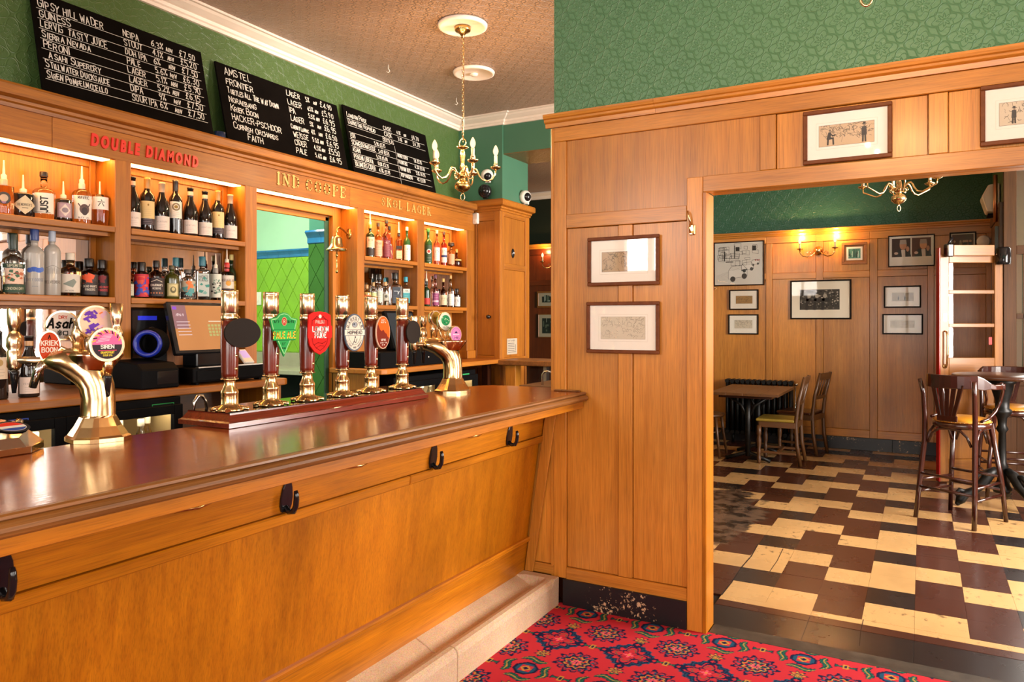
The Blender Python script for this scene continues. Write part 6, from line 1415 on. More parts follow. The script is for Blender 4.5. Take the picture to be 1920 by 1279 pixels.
# ---- fifth bay
G7 = 'aperitif bottles on the top shelf by the corner cupboard'
ap = lambda y, r, h, gl, lab, L, cap, hs=.5, dx=0, pr=False, rn=.34, **k: bottle('spirit', XS + dx, y, z1, r, h, gl, lab, G7, L, cap, .03, hs, rn, pr, **k)
ap(4.965, .0300, .290, 'dkgreen', 'dark green bottle half hidden by the post in the last bay', [(.1, .5, 1., '#d8d2c2', None)], '#2f6a34')
ap(5.070, .0335, .298, 'green_gl', 'green vermouth bottle with a round white and red emblem', [(.05, .54, 1., '#2d4a30', multi(disc('#e2ddd0', .62, .6, '#b5332a'), lines(2, '#cfd2c2', .1, .25)))], '#2f7a34', .56)
ap(5.195, .0275, .299, 'rosy', 'pink gin bottle with a white label and pale pink cap', [(.12, .50, 1., '#e6dcd8', multi(T('PINK', .7, .2, '#b52a4a'), lines(3, '#c89aa4', .15, .5)))], '#d8a89a', .54)
ap(5.301, .0285, .300, 'redsp', 'red aperitif bottle with a dark cap and white lettered label', [(.10, .52, 1., '#e0d6cc', multi(T('BITTER', .75, .2, '#1c1816'), bar('#2a3a6a', .35, .5)))], '#3a241e', .54)
ap(5.415, .0340, .214, 'amber_l', 'amber bottle with a wide flat wooden stopper', [(.10, .52, .9, '#c8a07a', lines(4, '#8a5a3a', .2, .8))], '#3a2c22', .62, stop=.028, neck=.08)
ap(5.500, .0430, .162, 'rum', 'small round decanter with a gold band and dark liqueur', [(.36, .44, 1.4, '#c8a45a', None)], '#d0a050', .30, rn=.22, neck=.26)
G8 = 'bottles on the middle shelf by the corner cupboard'
bq = lambda y, r, h, gl, lab, L, cap, hs=.5, pr=False, rn=.34, **k: bottle('spirit', XS, y, z2, r, h, gl, lab, G8, L, cap, .03, hs, rn, pr, **k)
bq(5.045, .0290, .297, 'dkgreen', 'tall dark green bottle with a red label on the middle shelf', [(.06, .24, 1.1, '#b52f2a', None)], '#151513', .45, True)
bq(5.174, .0285, .275, 'rosy', 'bottle with a purple and pink label and purple capsule', [(.05, .42, 1.1, '#8a3a6a', multi(lines(3, '#e2b5c8', .5, .8), bar('#d8b0c0', .25, .4)))], '#5a2440', .46)
bq(5.292, .0330, .247, 'rum', 'dark bottle with a cream label and gold capsule', [(.07, .42, 1.1, '#d8c3a2', multi(T('COGNAC', .65, .2, '#6a4a2a'), lines(3, '#9a7d55', .15, .45)))], '#c9a25a', .48, rn=.28)
bq(5.405, .0280, .280, 'clear', 'slim clear bottle with a white label and cork stopper', [(.05, .42, 1.1, '#e4dccf', lines(4, '#a89a8a', .15, .7))], '#c89a60', .48)
bq(5.505, .0310, .168, 'darkbrown', 'short dark bottle with a white label, last on the middle shelf', [(.06, .56, 1.1, '#ddd6cc', multi(T('No', .6, .3, '#3a4a7a'), lines(3, '#8d8a9a', .12, .4)))], '#1a1614', .64, rn=.42)
# ---- wine on the left back counter
bottle('bordeaux', -3.45, 1.690, ZC, .0375, .290, 'winedark', 'wine bottle on the back counter cut by the left edge', 'wine bottles on the left back counter', [(.30, .62, 1., '#cbb69c', multi(disc('#a8874c', .75, .4), lines(3)))], '#121010')
bottle('burgundy', -3.45, 1.815, ZC, .0415, .268, 'winedark', 'wine bottle with a white label on the back counter behind the tap tower', 'wine bottles on the left back counter', [(.06, .33, 1.05, '#e0cdbf', wl_)], '#15100f', collar='#c89a6a')
# ================================================================== LIGHTS, PICTURES, FURNITURE
def chain(pts_top, z_bot, x, y, n, mb, r=.0085, t=.0016):
    dz = (pts_top - z_bot) / n
    for k in range(n):
        zc = pts_top - dz * (k + .5); a = pi / 2 * (k % 2); q = []
        for j in range(10):
            th = 2 * pi * j / 10; u, v = r * .62 * cos(th), dz * .62 * sin(th); q.append((x + u * cos(a), y + u * sin(a), zc + v))
        mb.tube(q, t, 5, closed=True)
def chandelier(lab, x, y, arms, R_, zball, rot, lit, ztop=H, drop=0., seed=0, rose_z=None, power=34):
    t = thing('chandelier', lab, 'chandelier', (x, y, zball)); P0 = (x, y, zball)
    MB().lathe([(0, -.045), (.004, -.044), (.004, -.04), (.012, -.036), (.030, -.028), (.046, -.012), (.050, .002), (.046, .016), (.030, .03), (.020, .036), (.018, .044), (.024, .05), (.030, .058), (.030, .072), (.022, .08), (.015, .086), (.013, .1), (.019, .112), (.019, .122), (.012, .135), (.014, .16), (.017, .19), (.013, .215), (.010, .225), (.016, .232), (.03, .236), (.036, .242), (.03, .246), (.008, .25), (0, .25)], P0, 22).build('body', 'antique' if lit else 'brass', t)
    MB().tube([(x + .013 * cos(k * pi / 8) * cos(rot), y + .013 * cos(k * pi / 8) * sin(rot), zball - .066 + .022 * sin(k * pi / 8)) for k in range(16)], .0028, 6, closed=True).build('bottom_ring', 'brass', t)
    MB().tube([(x + .024 * cos(k * pi / 8), y, zball + .27 + .024 * sin(k * pi / 8)) for k in range(16)], .0035, 6, closed=True).build('top_ring', 'brass', t)
    for k in range(arms):
        a = rot + 2 * pi * k / arms; c_, s_ = cos(a), sin(a); Q = lambda r, z: (x + r * c_, y + r * s_, zball + z)
        mb = MB().tube([Q(.026, .066), Q(.045, .085), Q(.062, .105), Q(.08, .108), Q(.094, .09), Q(.104, .065), Q(.125, .04), Q(.155, .032), Q(.183, .045), Q(R_ - .004, .075), Q(R_, .105)], [.0055] * 11, 8)
        mb.tube([Q(.03, .055), Q(.05, .045), Q(.062, .06), Q(.055, .075), Q(.046, .07)], .0035, 6); arm = mb.build('arm', 'brass', t)
        mb = MB().lathe([(0, .10), (.012, .104), (.028, .112), (.033, .118), (.033, .121), (.012, .118), (.009, .124), (.013, .130), (.013, .14), (0, .14)], (x + R_ * c_, y + R_ * s_, zball), 18); mb.build('drip_pan', 'brass', arm)
        MB().lathe([(0, .138), (.0105, .138), (.0105, .19), (0, .19)], (x + R_ * c_, y + R_ * s_, zball), 14).build('candle_tube', 'cream', arm)
        MB().lathe([(.007, .19), (.008, .194), (.014, .205), (.0165, .216), (.0155, .228), (.010, .243), (.005, .252), (0, .258)], (x + R_ * c_, y + R_ * s_, zball), 14).build('bulb', 'bulb' if lit else 'frost', arm)
        if lit: point('candle_lamp', (x + R_ * c_, y + R_ * s_, zball + .275), power / arms, (1, .60, .28), .012)
    if ztop:
        mb = MB(); chain(ztop - .10, zball + .29, x, y, 28, mb); mb.tube([(x + .006, y + .004, ztop - .08), (x + .008, y + .002, zball + .9 * (ztop - zball) * .5), (x + .002, y + .003, zball + .27)], .0025, 5); mb.build('chain', 'brass', t)
        MB().lathe([(0, -.001), (.048, -.001), (.050, -.008), (.050, -.022), (.046, -.028), (.03, -.034), (.015, -.05), (.008, -.062), (.006, -.075), (0, -.078)], (x, y, ztop - .018), 24).build('ceiling_cup', 'antique', t)
rs = MB().lathe(rose, (-2.49, 3.85, H), 40); tag(rs.build('ceiling_rose', 'white'), 'round white ceiling rose above the lit chandelier over the bar', 'ceiling rose')
rs = thing('ceiling_rose', 'round white ceiling rose with a smoke sensor, nearer the far corner', 'ceiling rose', (-2.89, 4.62, H)); MB().lathe(rose, (-2.89, 4.62, H), 40).build('plaster_disc', 'white', rs); MB().lathe([(0, -.018), (.03, -.018), (.03, -.028), (.018, -.036), (0, -.038)], (-2.89, 4.62, H), 20).build('sensor', 'whitepl', rs)
chandelier('lit five-arm brass chandelier hanging over the bar', -2.49, 3.85, 5, .205, 2.335, radians(29 + 3), True, H)
chandelier('unlit brass chandelier in the back room seen under the lintel', -.147, 5.87, 6, .25, 2.36, radians(40), False, H)
chandelier('lit brass chandelier near the camera, only its bottom ring in view', -.114, 1.90, 5, .205, 2.32, radians(10), True, H, power=40)
for (x, y, lab) in ((-3.33, 2.72, 'white ceiling hook above the leftmost chalkboard'), (-3.35, 4.2, 'white ceiling hook above the middle chalkboard'), (-3.36, 5.1, 'white ceiling hook near the far corner of the ceiling'), (-1.98, 3.28, 'white ceiling hook beside the chandelier rose')):
    m_ = MB().tube([(x, y, H), (x, y, H - .03), (x + .008, y + .008, H - .045), (x, y, H - .058), (x - .010, y - .010, H - .05)], .003, 6); tag(m_.build('ceiling_hook', 'whitepl'), lab, 'hook')

def frame(name, x0, x1, z0, z1, lab, mat, surf, mount, paint, fw=.018, mw=None, ysurf=None, axis='y', grp=None, depth=.018, tilt=0.):
    """framed picture on a wall facing -y (SURF is the wall face)"""
    t = thing('framed_picture', lab, 'picture', ((x0 + x1) / 2, surf - .004, (z0 + z1) / 2), 0, grp); y1 = surf - .001; y0 = surf - depth
    for a, b, c_, d in ((x0, x1, z0, z0 + fw), (x0, x1, z1 - fw, z1), (x0, x0 + fw, z0 + fw, z1 - fw), (x1 - fw, x1, z0 + fw, z1 - fw)): B(a, b, y0, y1, c_, d).build('frame_rail', mat, t, bev=.003)
    mb = MB(); W_, H_ = x1 - x0 - 2 * fw, z1 - z0 - 2 * fw; mp = on_y(surf - .005, x0 + fw, z0 + fw)
    mb.rect(0, W_, 0, H_, mp, mount, 0); paint(mb, mp, W_, H_); mb.build('print_and_mount', 'print', t)
    B(x0 + fw, x1 - fw, surf - .012, surf - .0105, z0 + fw, z1 - fw).build('glass_pane', 'pglass' if surf < 5 else 'pglass_b', t)
INK = '#4a443c'
def sketch(a, b, c_, d, paper, seed, n=60, fill=0., ink=INK, figs=(), wt=.0016, hatch=.5):
    """loose pen drawing inside the box (fractions of the mount): border, scribbled scene, dark figures"""
    def f(mb, mp, W_, H_):
        R_ = random.Random(seed); u0, u1, v0, v1 = a * W_, b * W_, c_ * H_, d * H_; m = .012
        mb.ribbon([(u0 - m, v0 - m), (u1 + m, v0 - m), (u1 + m, v1 + m), (u0 - m, v1 + m), (u0 - m, v0 - m)], .0008, mp, '#cfc6b4', .0003)
        mb.rect(u0, u1, v0, v1, mp, paper, .0004); mb.ribbon([(u0, v0), (u1, v0), (u1, v1), (u0, v1), (u0, v0)], wt * .7, mp, ink, .0006)
        for q in range(n):
            x, y = R_.uniform(u0 + .004, u1 - .012), R_.uniform(v0 + (v1 - v0) * (.35 if R_.random() < hatch else .05), v1 - .004); L = R_.uniform(.006, .022) * (W_ / .3); an = R_.choice((0, .2, 1.4, -.6, 2.2)) + R_.uniform(-.3, .3)
            p = [(x, y)]
            for s_ in range(3): an += R_.uniform(-1, 1); p.append((min(u1 - .002, max(u0 + .002, p[-1][0] + L * .4 * cos(an))), min(v1 - .002, max(v0 + .002, p[-1][1] + L * .4 * sin(an)))))
            mb.ribbon(p, wt * R_.uniform(.5, 1.1), mp, ink, .0007 + q * 1e-6)
        for (fx, hgt, sit, hat) in figs:
            X, Y, s_ = u0 + (u1 - u0) * fx, v0 + (v1 - v0) * .08, (v1 - v0) * hgt; k = '#2b2723'
            if sit:
                mb.ribbon([(X - .12 * s_, Y), (X - .1 * s_, Y + .35 * s_), (X + .2 * s_, Y + .4 * s_), (X + .22 * s_, Y)], .10 * s_, mp, k, .0012); mb.shape([(X - .2 * s_, Y + .34 * s_), (X + .06 * s_, Y + .34 * s_), (X + .08 * s_, Y + .78 * s_), (X - .08 * s_, Y + .8 * s_)], mp, k, .0013); mb.ribbon([(X + .02 * s_, Y + .7 * s_), (X + .2 * s_, Y + .55 * s_), (X + .34 * s_, Y + .6 * s_)], .07 * s_, mp, k, .0014)
            else:
                mb.ribbon([(X - .06 * s_, Y), (X - .05 * s_, Y + .4 * s_)], .09 * s_, mp, k, .0012); mb.ribbon([(X + .07 * s_, Y), (X + .05 * s_, Y + .4 * s_)], .09 * s_, mp, k, .0012); mb.shape([(X - .13 * s_, Y + .32 * s_), (X + .13 * s_, Y + .32 * s_), (X + .12 * s_, Y + .8 * s_), (X - .1 * s_, Y + .8 * s_)], mp, k, .0013)
            mb.oval(X + .02 * s_, Y + .88 * s_, .06 * s_, .08 * s_, mp, '#8d7d6a', .0014)
            if hat: mb.ribbon([(X - .1 * s_, Y + .94 * s_), (X + .14 * s_, Y + .94 * s_)], .03 * s_, mp, k, .0016); mb.rect(X - .05 * s_, X + .08 * s_, Y + .94 * s_, Y + 1.04 * s_, mp, k, .0016)
            else: mb.ribbon([(X - .04 * s_, Y + .93 * s_), (X + .06 * s_, Y + .95 * s_)], .04 * s_, mp, k, .0016)
    return f
M['fr_brown'] = plain('brown_frame', '#6b3a1a', .45, 0, .2, 40, 0, Specular_IOR_Level=.2); M['fr_dark'] = plain('dark_frame', '#2a160c', .45, 0, 0, 0, 0, Specular_IOR_Level=.15); M['fr_black'] = plain('black_frame', '#1a130d', .45, 0, 0, 0, 0, Specular_IOR_Level=.1); M['fr_oak'] = plain('oak_frame', '#8a5422', .4, 0, .15, 30)
SF = YP + .004
MT = '#fbf6ea'
frame('a', -1.518, -1.135, 1.680, 1.930, 'framed sketch with a window reflection, upper one on the narrow panel', 'fr_brown', SF, MT, sketch(.17, .84, .25, .72, '#b99f7e', 1, 130, hatch=.2))
frame('b', -1.524, -1.135, 1.336, 1.598, 'framed pale pencil sketch, lower one on the narrow panel', 'fr_brown', SF, '#fcf8ec', sketch(.17, .84, .24, .74, '#d8d0bb', 2, 110, ink='#8f8878', wt=.0013))
frame('c', -.470, -.113, 2.200, 2.438, 'framed cartoon of a seated man and a man in a hat, over the doorway', 'fr_brown', SF, '#faf3ea', sketch(.15, .84, .28, .74, '#cfb592', 3, 120, hatch=1., figs=((.2, .72, True, False), (.82, .86, False, True))))
frame('d', .203, .56, 2.206, 2.450, 'framed cartoon cut by the right edge of the picture', 'fr_brown', SF, '#f1e8dd', sketch(.15, .84, .28, .72, '#cdbfa6', 4, 60, figs=((.22, .7, False, True),)))
SB = 9.47
def street(mb, mp, W_, H_):
    R_ = random.Random(12); k = '#3a3833'
    mb.rect(.012, W_ - .012, .012, H_ - .012, mp, '#cfccc2', .0004)
    for q in range(26):
        x, y = R_.uniform(.03, W_ - .12), R_.uniform(H_ * .45, H_ - .06); w_, h_ = R_.uniform(.04, .13), R_.uniform(.02, .06)
        mb.ribbon([(x, y), (x + w_, y - .01), (x + w_, y + h_), (x, y + h_), (x, y)], .0035, mp, k, .0008)
    for x, y, w_, h_ in ((.12, .30, .012, .12), (.14, .28, .10, .012), (.27, .42, .05, .05), (.48, .42, .05, .06), (.25, .33, .012, .16)): mb.rect(x * W_ / .62, (x + w_) * W_ / .62, y, y + h_, mp, '#26241f', .001)
    for x, y, s_ in ((.17, .07, 1.75), (.33, .17, 1.1), (.45, .24, .7)):
        mb.shape([(x, y), (x + .13 * s_, y + .02 * s_), (x + .13 * s_, y + .07 * s_), (x, y + .06 * s_)], mp, '#d8d5cc', .0012); mb.ribbon([(x, y), (x + .13 * s_, y + .02 * s_), (x + .13 * s_, y + .07 * s_), (x + .10 * s_, y + .1 * s_), (x + .02 * s_, y + .09 * s_), (x, y + .06 * s_), (x, y)], .004, mp, k, .0014)
        mb.oval(x + .03 * s_, y, .018 * s_, .02 * s_, mp, k, .0016); mb.oval(x + .11 * s_, y + .02 * s_, .018 * s_, .02 * s_, mp, k, .0016)
    for q in range(8): mb.ribbon([(.02, .03 + q * .012), (.2 + q * .04, .02 + q * .035)], .002, mp, '#8a877f', .0007)
    for q in range(3): mb.oval(.50 + q * .02, .30, .006, .012, mp, '#a0342a', .0014)
frame('e', -2.322, -1.703, 1.942, 2.496, 'large framed street drawing with small cars on the back wall', 'fr_dark', SB, '#d8d4c8', street, .014)
frame('f', -2.130, -1.772, 1.639, 1.892, 'small framed print with a tan picture, under the street drawing', 'fr_black', SB, '#efe6d4', sketch(.2, .82, .28, .72, '#a8824c', 21, 120, hatch=.1), .016)
frame('g', -2.141, -1.772, 1.332, 1.584, 'small framed pale sketch above the radiator table', 'fr_black', SB, '#f3eee0', sketch(.18, .82, .28, .74, '#d3c8b0', 22, 70), .016)
def engraving(mb, mp, W_, H_):
    u0, u1, v0, v1 = .14 * W_, .83 * W_, .22 * H_, .78 * H_; R_ = random.Random(31); mb.rect(u0, u1, v0, v1, mp, '#3a362e', .0004)
    for q in range(150):
        x, y = R_.uniform(u0, u1 - .02), R_.uniform(v0 + .01, v1 - .01); mb.oval(x + .008, y, R_.uniform(.004, .013), R_.uniform(.003, .010), mp, R_.choice(('#8f887a', '#171512', '#6a6458', '#b5ad9c', '#26231e')), .0006 + q * 2e-6, n=7)
    for x in (.3, .55, .8): mb.oval(u0 + (u1 - u0) * x * .8, v0 + (v1 - v0) * .68, .022, .026, mp, '#a79f8e', .001, n=12); mb.ribbon([(u0 + (u1 - u0) * x * .8 - .03, v0 + .01), (u0 + (u1 - u0) * x * .8 - .02, v0 + (v1 - v0) * .5), (u0 + (u1 - u0) * x * .8 + .04, v0 + (v1 - v0) * .45)], .03, mp, '#2a2721', .0011)
frame('h', -1.402, -.726, 1.521, 1.989, 'largest mounted dark engraving in the middle of the back wall', 'fr_black', SB, '#efe6d0', engraving, .018)
def twin(mb, mp, W_, H_):
    for k, (a, b) in enumerate(((.06, .485), (.515, .94))):
        u0, u1, v0, v1 = a * W_, b * W_, .30 * H_, .93 * H_; mb.rect(u0, u1, v0, v1, mp, '#3a1a17' if k == 0 else '#5a2a1e', .0004); c_ = (u0 + u1) / 2 + .02; s_ = v1 - v0
        mb.shape([(c_ - .09, v0), (c_ + .08, v0), (c_ + .065, v0 + s_ * .38), (c_ - .05, v0 + s_ * .42)], mp, '#231a22', .0008); mb.shape([(c_ - .012, v0), (c_ + .022, v0), (c_ + .02, v0 + s_ * .38), (c_ - .02, v0 + s_ * .38)], mp, '#d8cfc8', .0010)
        mb.oval(c_, v0 + s_ * .62, .035, .05, mp, '#c08a6c' if k == 0 else '#d8a07a', .0012); mb.shape([(c_ - .036, v0 + s_ * .68), (c_ + .036, v0 + s_ * .68), (c_ + .03, v0 + s_ * .92), (c_ - .03, v0 + s_ * .92)], mp, '#a89a92', .0014); mb.oval(c_ + .045, v0 + s_ * .42, .016, .03, mp, '#c08a6c', .0015); mb.oval(c_ - .07, v0 + s_ * .2, .02, .015, mp, '#d8b8a8', .0012)
frame('i', -.345, .119, 2.114, 2.471, 'framed pair of dark portrait photographs on one white mount', 'fr_black', SB, '#f2eee6', twin, .012)
frame('j', -.389, -.014, 1.650, 1.900, 'small framed ink sketch by the door, upper of two', 'fr_black', SB, '#f3eee0', sketch(.2, .82, .28, .7, '#b9af98', 41, 110, hatch=.3, figs=((.3, .6, False, False), (.6, .6, False, False))), .016)
frame('k', -.404, .005, 1.348, 1.581, 'small framed pale sketch by the door, lower of two', 'fr_black', SB, '#f3eee0', sketch(.18, .82, .3, .7, '#cdc4ac', 42, 80, wt=.0013), .016)
def tealp(mb, mp, W_, H_):
    mb.rect(.02, W_ - .02, .02, H_ - .02, mp, '#e2ddd0', .0004); mb.rect(.04, W_ - .04, .04, H_ - .04, mp, '#4a8478', .0006); R_ = random.Random(9)
    for q in range(26): x = R_.uniform(.045, W_ - .06); mb.rect(x, x + R_.uniform(.004, .014), .045 + R_.uniform(0, .05), H_ - .045 - R_.uniform(0, .06), mp, R_.choice(('#1c3a36', '#9fc4b8', '#2f5c54')), .0008 + q * 1e-6)
frame('l', -.83, -.560, 2.160, 2.415, 'small teal photograph in an oak frame beside the twin wall light', 'fr_oak', SB, '#8a5626', tealp, .03)
def people(mb, mp, W_, H_):
    mb.rect(.012, W_ - .012, .012, H_ - .012, mp, '#5a2f22', .0004); R_ = random.Random(5)
    for q in range(9): x = .03 + R_.uniform(0, W_ - .06); mb.oval(x, R_.uniform(.06, H_ * .6), .014, .035, mp, R_.choice(('#231a1c', '#8a6a4a', '#3a2a2a')), .0008 + q * 1e-5); mb.oval(x, H_ * .66, .010, .013, mp, '#b98a6a', .001 + q * 1e-5)
frame('m', .258, .510, 2.190, 2.474, 'framed group photograph above the open glazed door', 'fr_black', SB, '#c9b9a5', people, .014)
def dkphoto(seed):
    def f(mb, mp, W_, H_):
        mb.rect(.05, W_ - .05, .05, H_ - .05, mp, '#23271f', .0004); R_ = random.Random(seed)
        for q in range(16): x, y = R_.uniform(.06, W_ - .08), R_.uniform(.06, H_ - .1); mb.rect(x, x + R_.uniform(.01, .04), y, y + R_.uniform(.02, .08), mp, R_.choice(('#5a6450', '#8d9484', '#15180f')), .0006 + q * 1e-5)
    return f
frame('n', -4.845, -4.42, 1.69, 1.925, 'framed photograph in the dim passage, upper one under the wall light', 'fr_oak', SB, '#b8a88c', dkphoto(3), .025)
frame('o', -4.830, -4.45, 1.262, 1.602, 'framed photograph in the dim passage, lower one', 'fr_oak', SB, '#b8a88c', dkphoto(4), .012)

# ---- wall lights
def sconce(x, lab, arms, z=2.316, power=8):
    t = thing('wall_light', lab, 'wall light', (x, SB, z)); y = SB - .0005
    MB().lathe([(0, 0), (.055, 0), (.05, -.012), (.03, -.02), (.028, -.032), (.014, -.045), (0, -.048)], (x, y, z + .02), 20, 'y').build('back_plate', 'brass', t)
    for s in arms:
        mb = MB().tube([(x + s * .02, y - .04, z + .01), (x + s * .06, y - .07, z - .03), (x + s * .11, y - .09, z - .055), (x + s * .16, y - .10, z - .045), (x + s * .19, y - .10, z - .01), (x + s * .193, y - .10, z + .03)], .007, 8)
        mb.tube([(x + s * .06, y - .06, z - .02), (x + s * .09, y - .07, z + .01), (x + s * .12, y - .075, z + .0), (x + s * .11, y - .075, z - .025)], .005, 6); arm = mb.build('arm', 'brass', t); cx_, cy_ = x + s * .193, y - .10
        MB().lathe([(0, .028), (.012, .03), (.032, .036), (.036, .044), (.012, .042), (.011, .05), (0, .05)], (cx_, cy_, z), 16).build('drip_pan', 'antique', arm); MB().lathe([(0, .05), (.0105, .05), (.0105, .105), (0, .105)], (cx_, cy_, z), 12).build('candle_tube', 'cream', arm)
        MB().lathe([(.007, .105), (.014, .118), (.0165, .132), (.0150, .145), (.008, .160), (0, .172)], (cx_, cy_, z), 12).build('bulb', 'bulb', arm); point('wall_lamp', (cx_, cy_ - .0, z + .195), power, (1, .52, .20), .012)
sconce(-1.087, 'brass twin-candle wall light lit on the back wall', (-1, 1))
sconce(-4.52, 'lit candle wall light in the dim passage behind the bar', (-1, 1), 2.30, 3)

# ---- small fittings
def dome_cam(x, y, z, lab, body, d, r=.05):
    t = thing('security_camera', lab, 'camera', (x, y, z)); d = Vector(d).normalized(); M_ = Matrix.Translation((x, y, z)) @ d.to_track_quat('Z', 'Y').to_matrix().to_4x4()
    mb = MB(); mb.M = M_; mb.lathe([(0, -r * .8), (r * .6, -r * .75), (r, -r * .3), (r * 1.02, 0), (r * .9, r * .25), (r * .62, r * .45), (0, r * .45)], (0, 0, 0), 22); mb.build('housing', body, t)
    mb = MB(); mb.M = M_; mb.lathe([(r * .66, r * .38), (r * .62, r * .5), (r * .45, r * .75), (r * .2, r * .86), (0, r * .88)], (0, 0, 0), 18); mb.build('lens_dome', 'blackgl', t)
    B(x - .02, x + .02, y + .0, y + .03, z - r * 1.1, z - r * .7).build('foot', body, t)
dome_cam(-3.40, 5.66, 2.80, 'white security camera on the green wall behind the chandelier', 'whitepl', (.5, -.5, -.4), .055)
dome_cam(-3.40, 5.62, 2.655, 'black dome camera standing on the corner cupboard', 'blackgl', (.5, -.7, -.1), .06)
dome_cam(-3.245, 6.10, 2.66, 'white security camera at the corner of the cupboard top', 'whitepl', (.9, -.35, -.1), .062)
t = thing('motion_sensor', 'small white motion sensor at the end of the fascia', 'sensor', (-3.56, 5.685, 2.42)); B(-3.558, -3.498, 5.655, 5.69, 2.375, 2.475).build('housing', 'whitepl', t, bev=.01, seg=2); B(-3.545, -3.511, 5.651, 5.656, 2.385, 2.42).build('lens', 'white', t, bev=.003); MB().tube([(-3.53, 5.685, 2.47), (-3.535, 5.68, 2.50), (-3.53, 5.685, 2.53)], .003, 6).build('cable', 'whitepl', t)
dh = thing('door_hook', 'brass hook on the stile beside the doorway', 'hook', (-.971, YP - .005, 1.956))
B(-.987, -.957, YP - .012, YP - .004, 1.915, 1.965).build('plate', 'brass', dh, bev=.004); MB().tube([(-.972, YP - .01, 1.93), (-.972, YP - .04, 1.925), (-.972, YP - .05, 1.945), (-.972, YP - .04, 1.965)], [.006, .006, .005, .005], 8).tube([(-.975, YP - .01, 1.965), (-.98, YP - .025, 1.985), (-.985, YP - .028, 2.015), (-.99, YP - .02, 2.03)], [.005, .005, .004, .004], 8).build('hook_arm', 'brass', dh)
ch = thing('coat_hook', 'small brass coat hook under the corner of the street drawing', 'hook', (-2.30, SB, 1.915))
B(-2.315, -2.285, SB - .005, SB - .0005, 1.895, 1.935).build('plate', 'brass', ch, bev=.002); MB().tube([(-2.30, SB - .005, 1.91), (-2.30, SB - .04, 1.905), (-2.30, SB - .05, 1.925), (-2.30, SB - .045, 1.94)], [.006, .006, .005, .004], 8).build('hook_arm', 'brass', ch)
# ---- right-hand corner of the back room: heater, pipe, casing
ht = thing('wall_heater', 'white wall heater high on the side wall above the door', 'heater', (.60, 8.9, 2.75)); MB().prism([(.655, 2.55), (.655, 2.84), (.56, 2.83), (.505, 2.72), (.55, 2.57)], 'y', 8.55, 8.85).build('housing', 'whitepl', ht, bev=.012, seg=2); B(.56, .645, 8.58, 8.82, 2.535, 2.552).build('grille', 'black', ht)
B(.63, .66, 8.5, 8.58, 2.98, 3.12).build('junction_box', plain('grey_box', '#8d8a84', .5), ht, bev=.004)
t = thing('alarm_sounder', 'round white sounder low on the corner of the back wall', 'alarm', (.585, 9.46, 2.36)); MB().lathe([(0, 0), (.065, 0), (.065, -.03), (.05, -.045), (0, -.05)], (.575, 9.468, 2.36), 20, 'y').build('housing', 'whitepl', t); MB().lathe([(.052, -.0445), (.04, -.052), (0, -.054)], (.575, 9.468, 2.36), 20, 'y').build('cover', 'white', t)
B(.60, .64, 8.36, 8.40, .0, 2.4).build('casing', 'dark_z').name; ob = bpy.data.objects['casing']; ob.name = 'cable_casing'; tag(ob, 'dark vertical casing strip beside the open door', 'casing')
MB().tube([(.61, 8.44, 2.45), (.61, 8.44, 2.9)], .018, 10).build('copper_pipe', plain('copper', (.55, .25, .12), .3, 1.)); tag(bpy.data.objects['copper_pipe'], 'copper pipe rising beside the heater', 'pipe')

# ---- open glazed door
dr = thing('glazed_door', 'open oak glazed door with three panes and a red painted edge', 'door', (.64, 8.215, 0), radians(180 + 29.07))
# local frame: x from the hinge to the free edge, y towards the camera
W_ = .585; TH = .045
def dp_(nm, x0, x1, z0, z1, mat, y0=-.022, y1=.022, bev=.004): return B(x0, x1, y0, y1, z0, z1).build(nm, mat, dr, local=True, bev=bev)
dp_('stile', .0, .075, .01, 2.12, 'door_z'); dp_('stile', W_ - .085, W_ - .003, .01, 2.12, 'door_z')
dp_('top_rail', .075, W_ - .085, 2.04, 2.12, 'door_x'); dp_('lock_rail', .075, W_ - .085, 1.0, 1.16, 'door_x'); dp_('bottom_rail', .075, W_ - .085, .01, .22, 'door_x'); dp_('panel', .075, W_ - .085, .22, 1.0, 'door_z', -.012, .012)
for z in (1.46, 1.77): dp_('glazing_bar', .075, W_ - .085, z - .018, z + .018, 'door_x', -.016, .018)
for z0, z1 in ((1.16, 1.442), (1.478, 1.752), (1.788, 2.04)): dp_('pane', .075, W_ - .085, z0, z1, 'wglass', -.003, .003, 0)
dp_('painted_edge', W_ - .003, W_ + .012, .01, 2.18, plain('red_gloss_paint', '#9c1414', .25), -.022, .03)
mb = MB(); mb.tube([(W_ - .045, .03, 1.08), (W_ - .045, .055, 1.09), (W_ - .05, .058, 1.2), (W_ - .05, .058, 1.36), (W_ - .045, .05, 1.40), (W_ - .045, .024, 1.405)], .009, 8); mb.lathe([(0, 0), (.02, 0), (.02, .008), (0, .008)], (W_ - .045, .022, 1.08), 12, 'y'); mb.build('pull_handle', 'brass', dr, local=True)
dp_('lock_plate', W_ - .065, W_ - .03, 1.50, 1.57, 'brass', .02, .025, .001)
dp_('closer_box', .12, W_ - .09, 2.10, 2.20, 'door_x', .022, .09); dp_('closer_end', W_ - .09, W_ - .03, 2.09, 2.21, 'blackgl', .022, .095, .01)
mb = MB(); mb.tube([(W_ - .06, .05, 2.2), (W_ - .08, .05, 2.24), (W_ - .10, .05, 2.27)], .012, 8).build('closer_arm', 'blackgl', dr, local=True)
mb = MB(); mb.lathe([(0, -.09), (.055, -.09), (.06, -.07), (.06, .05), (.045, .07), (0, .07)], (.03, .075, 2.11), 16); mb.build('hinge_pot', 'blackgl', dr, local=True)
dp_('red_sticker', .09, .12, 1.28, 1.35, plain('red_sticker', '#c8201a', .4), .0034, .0042, 0)

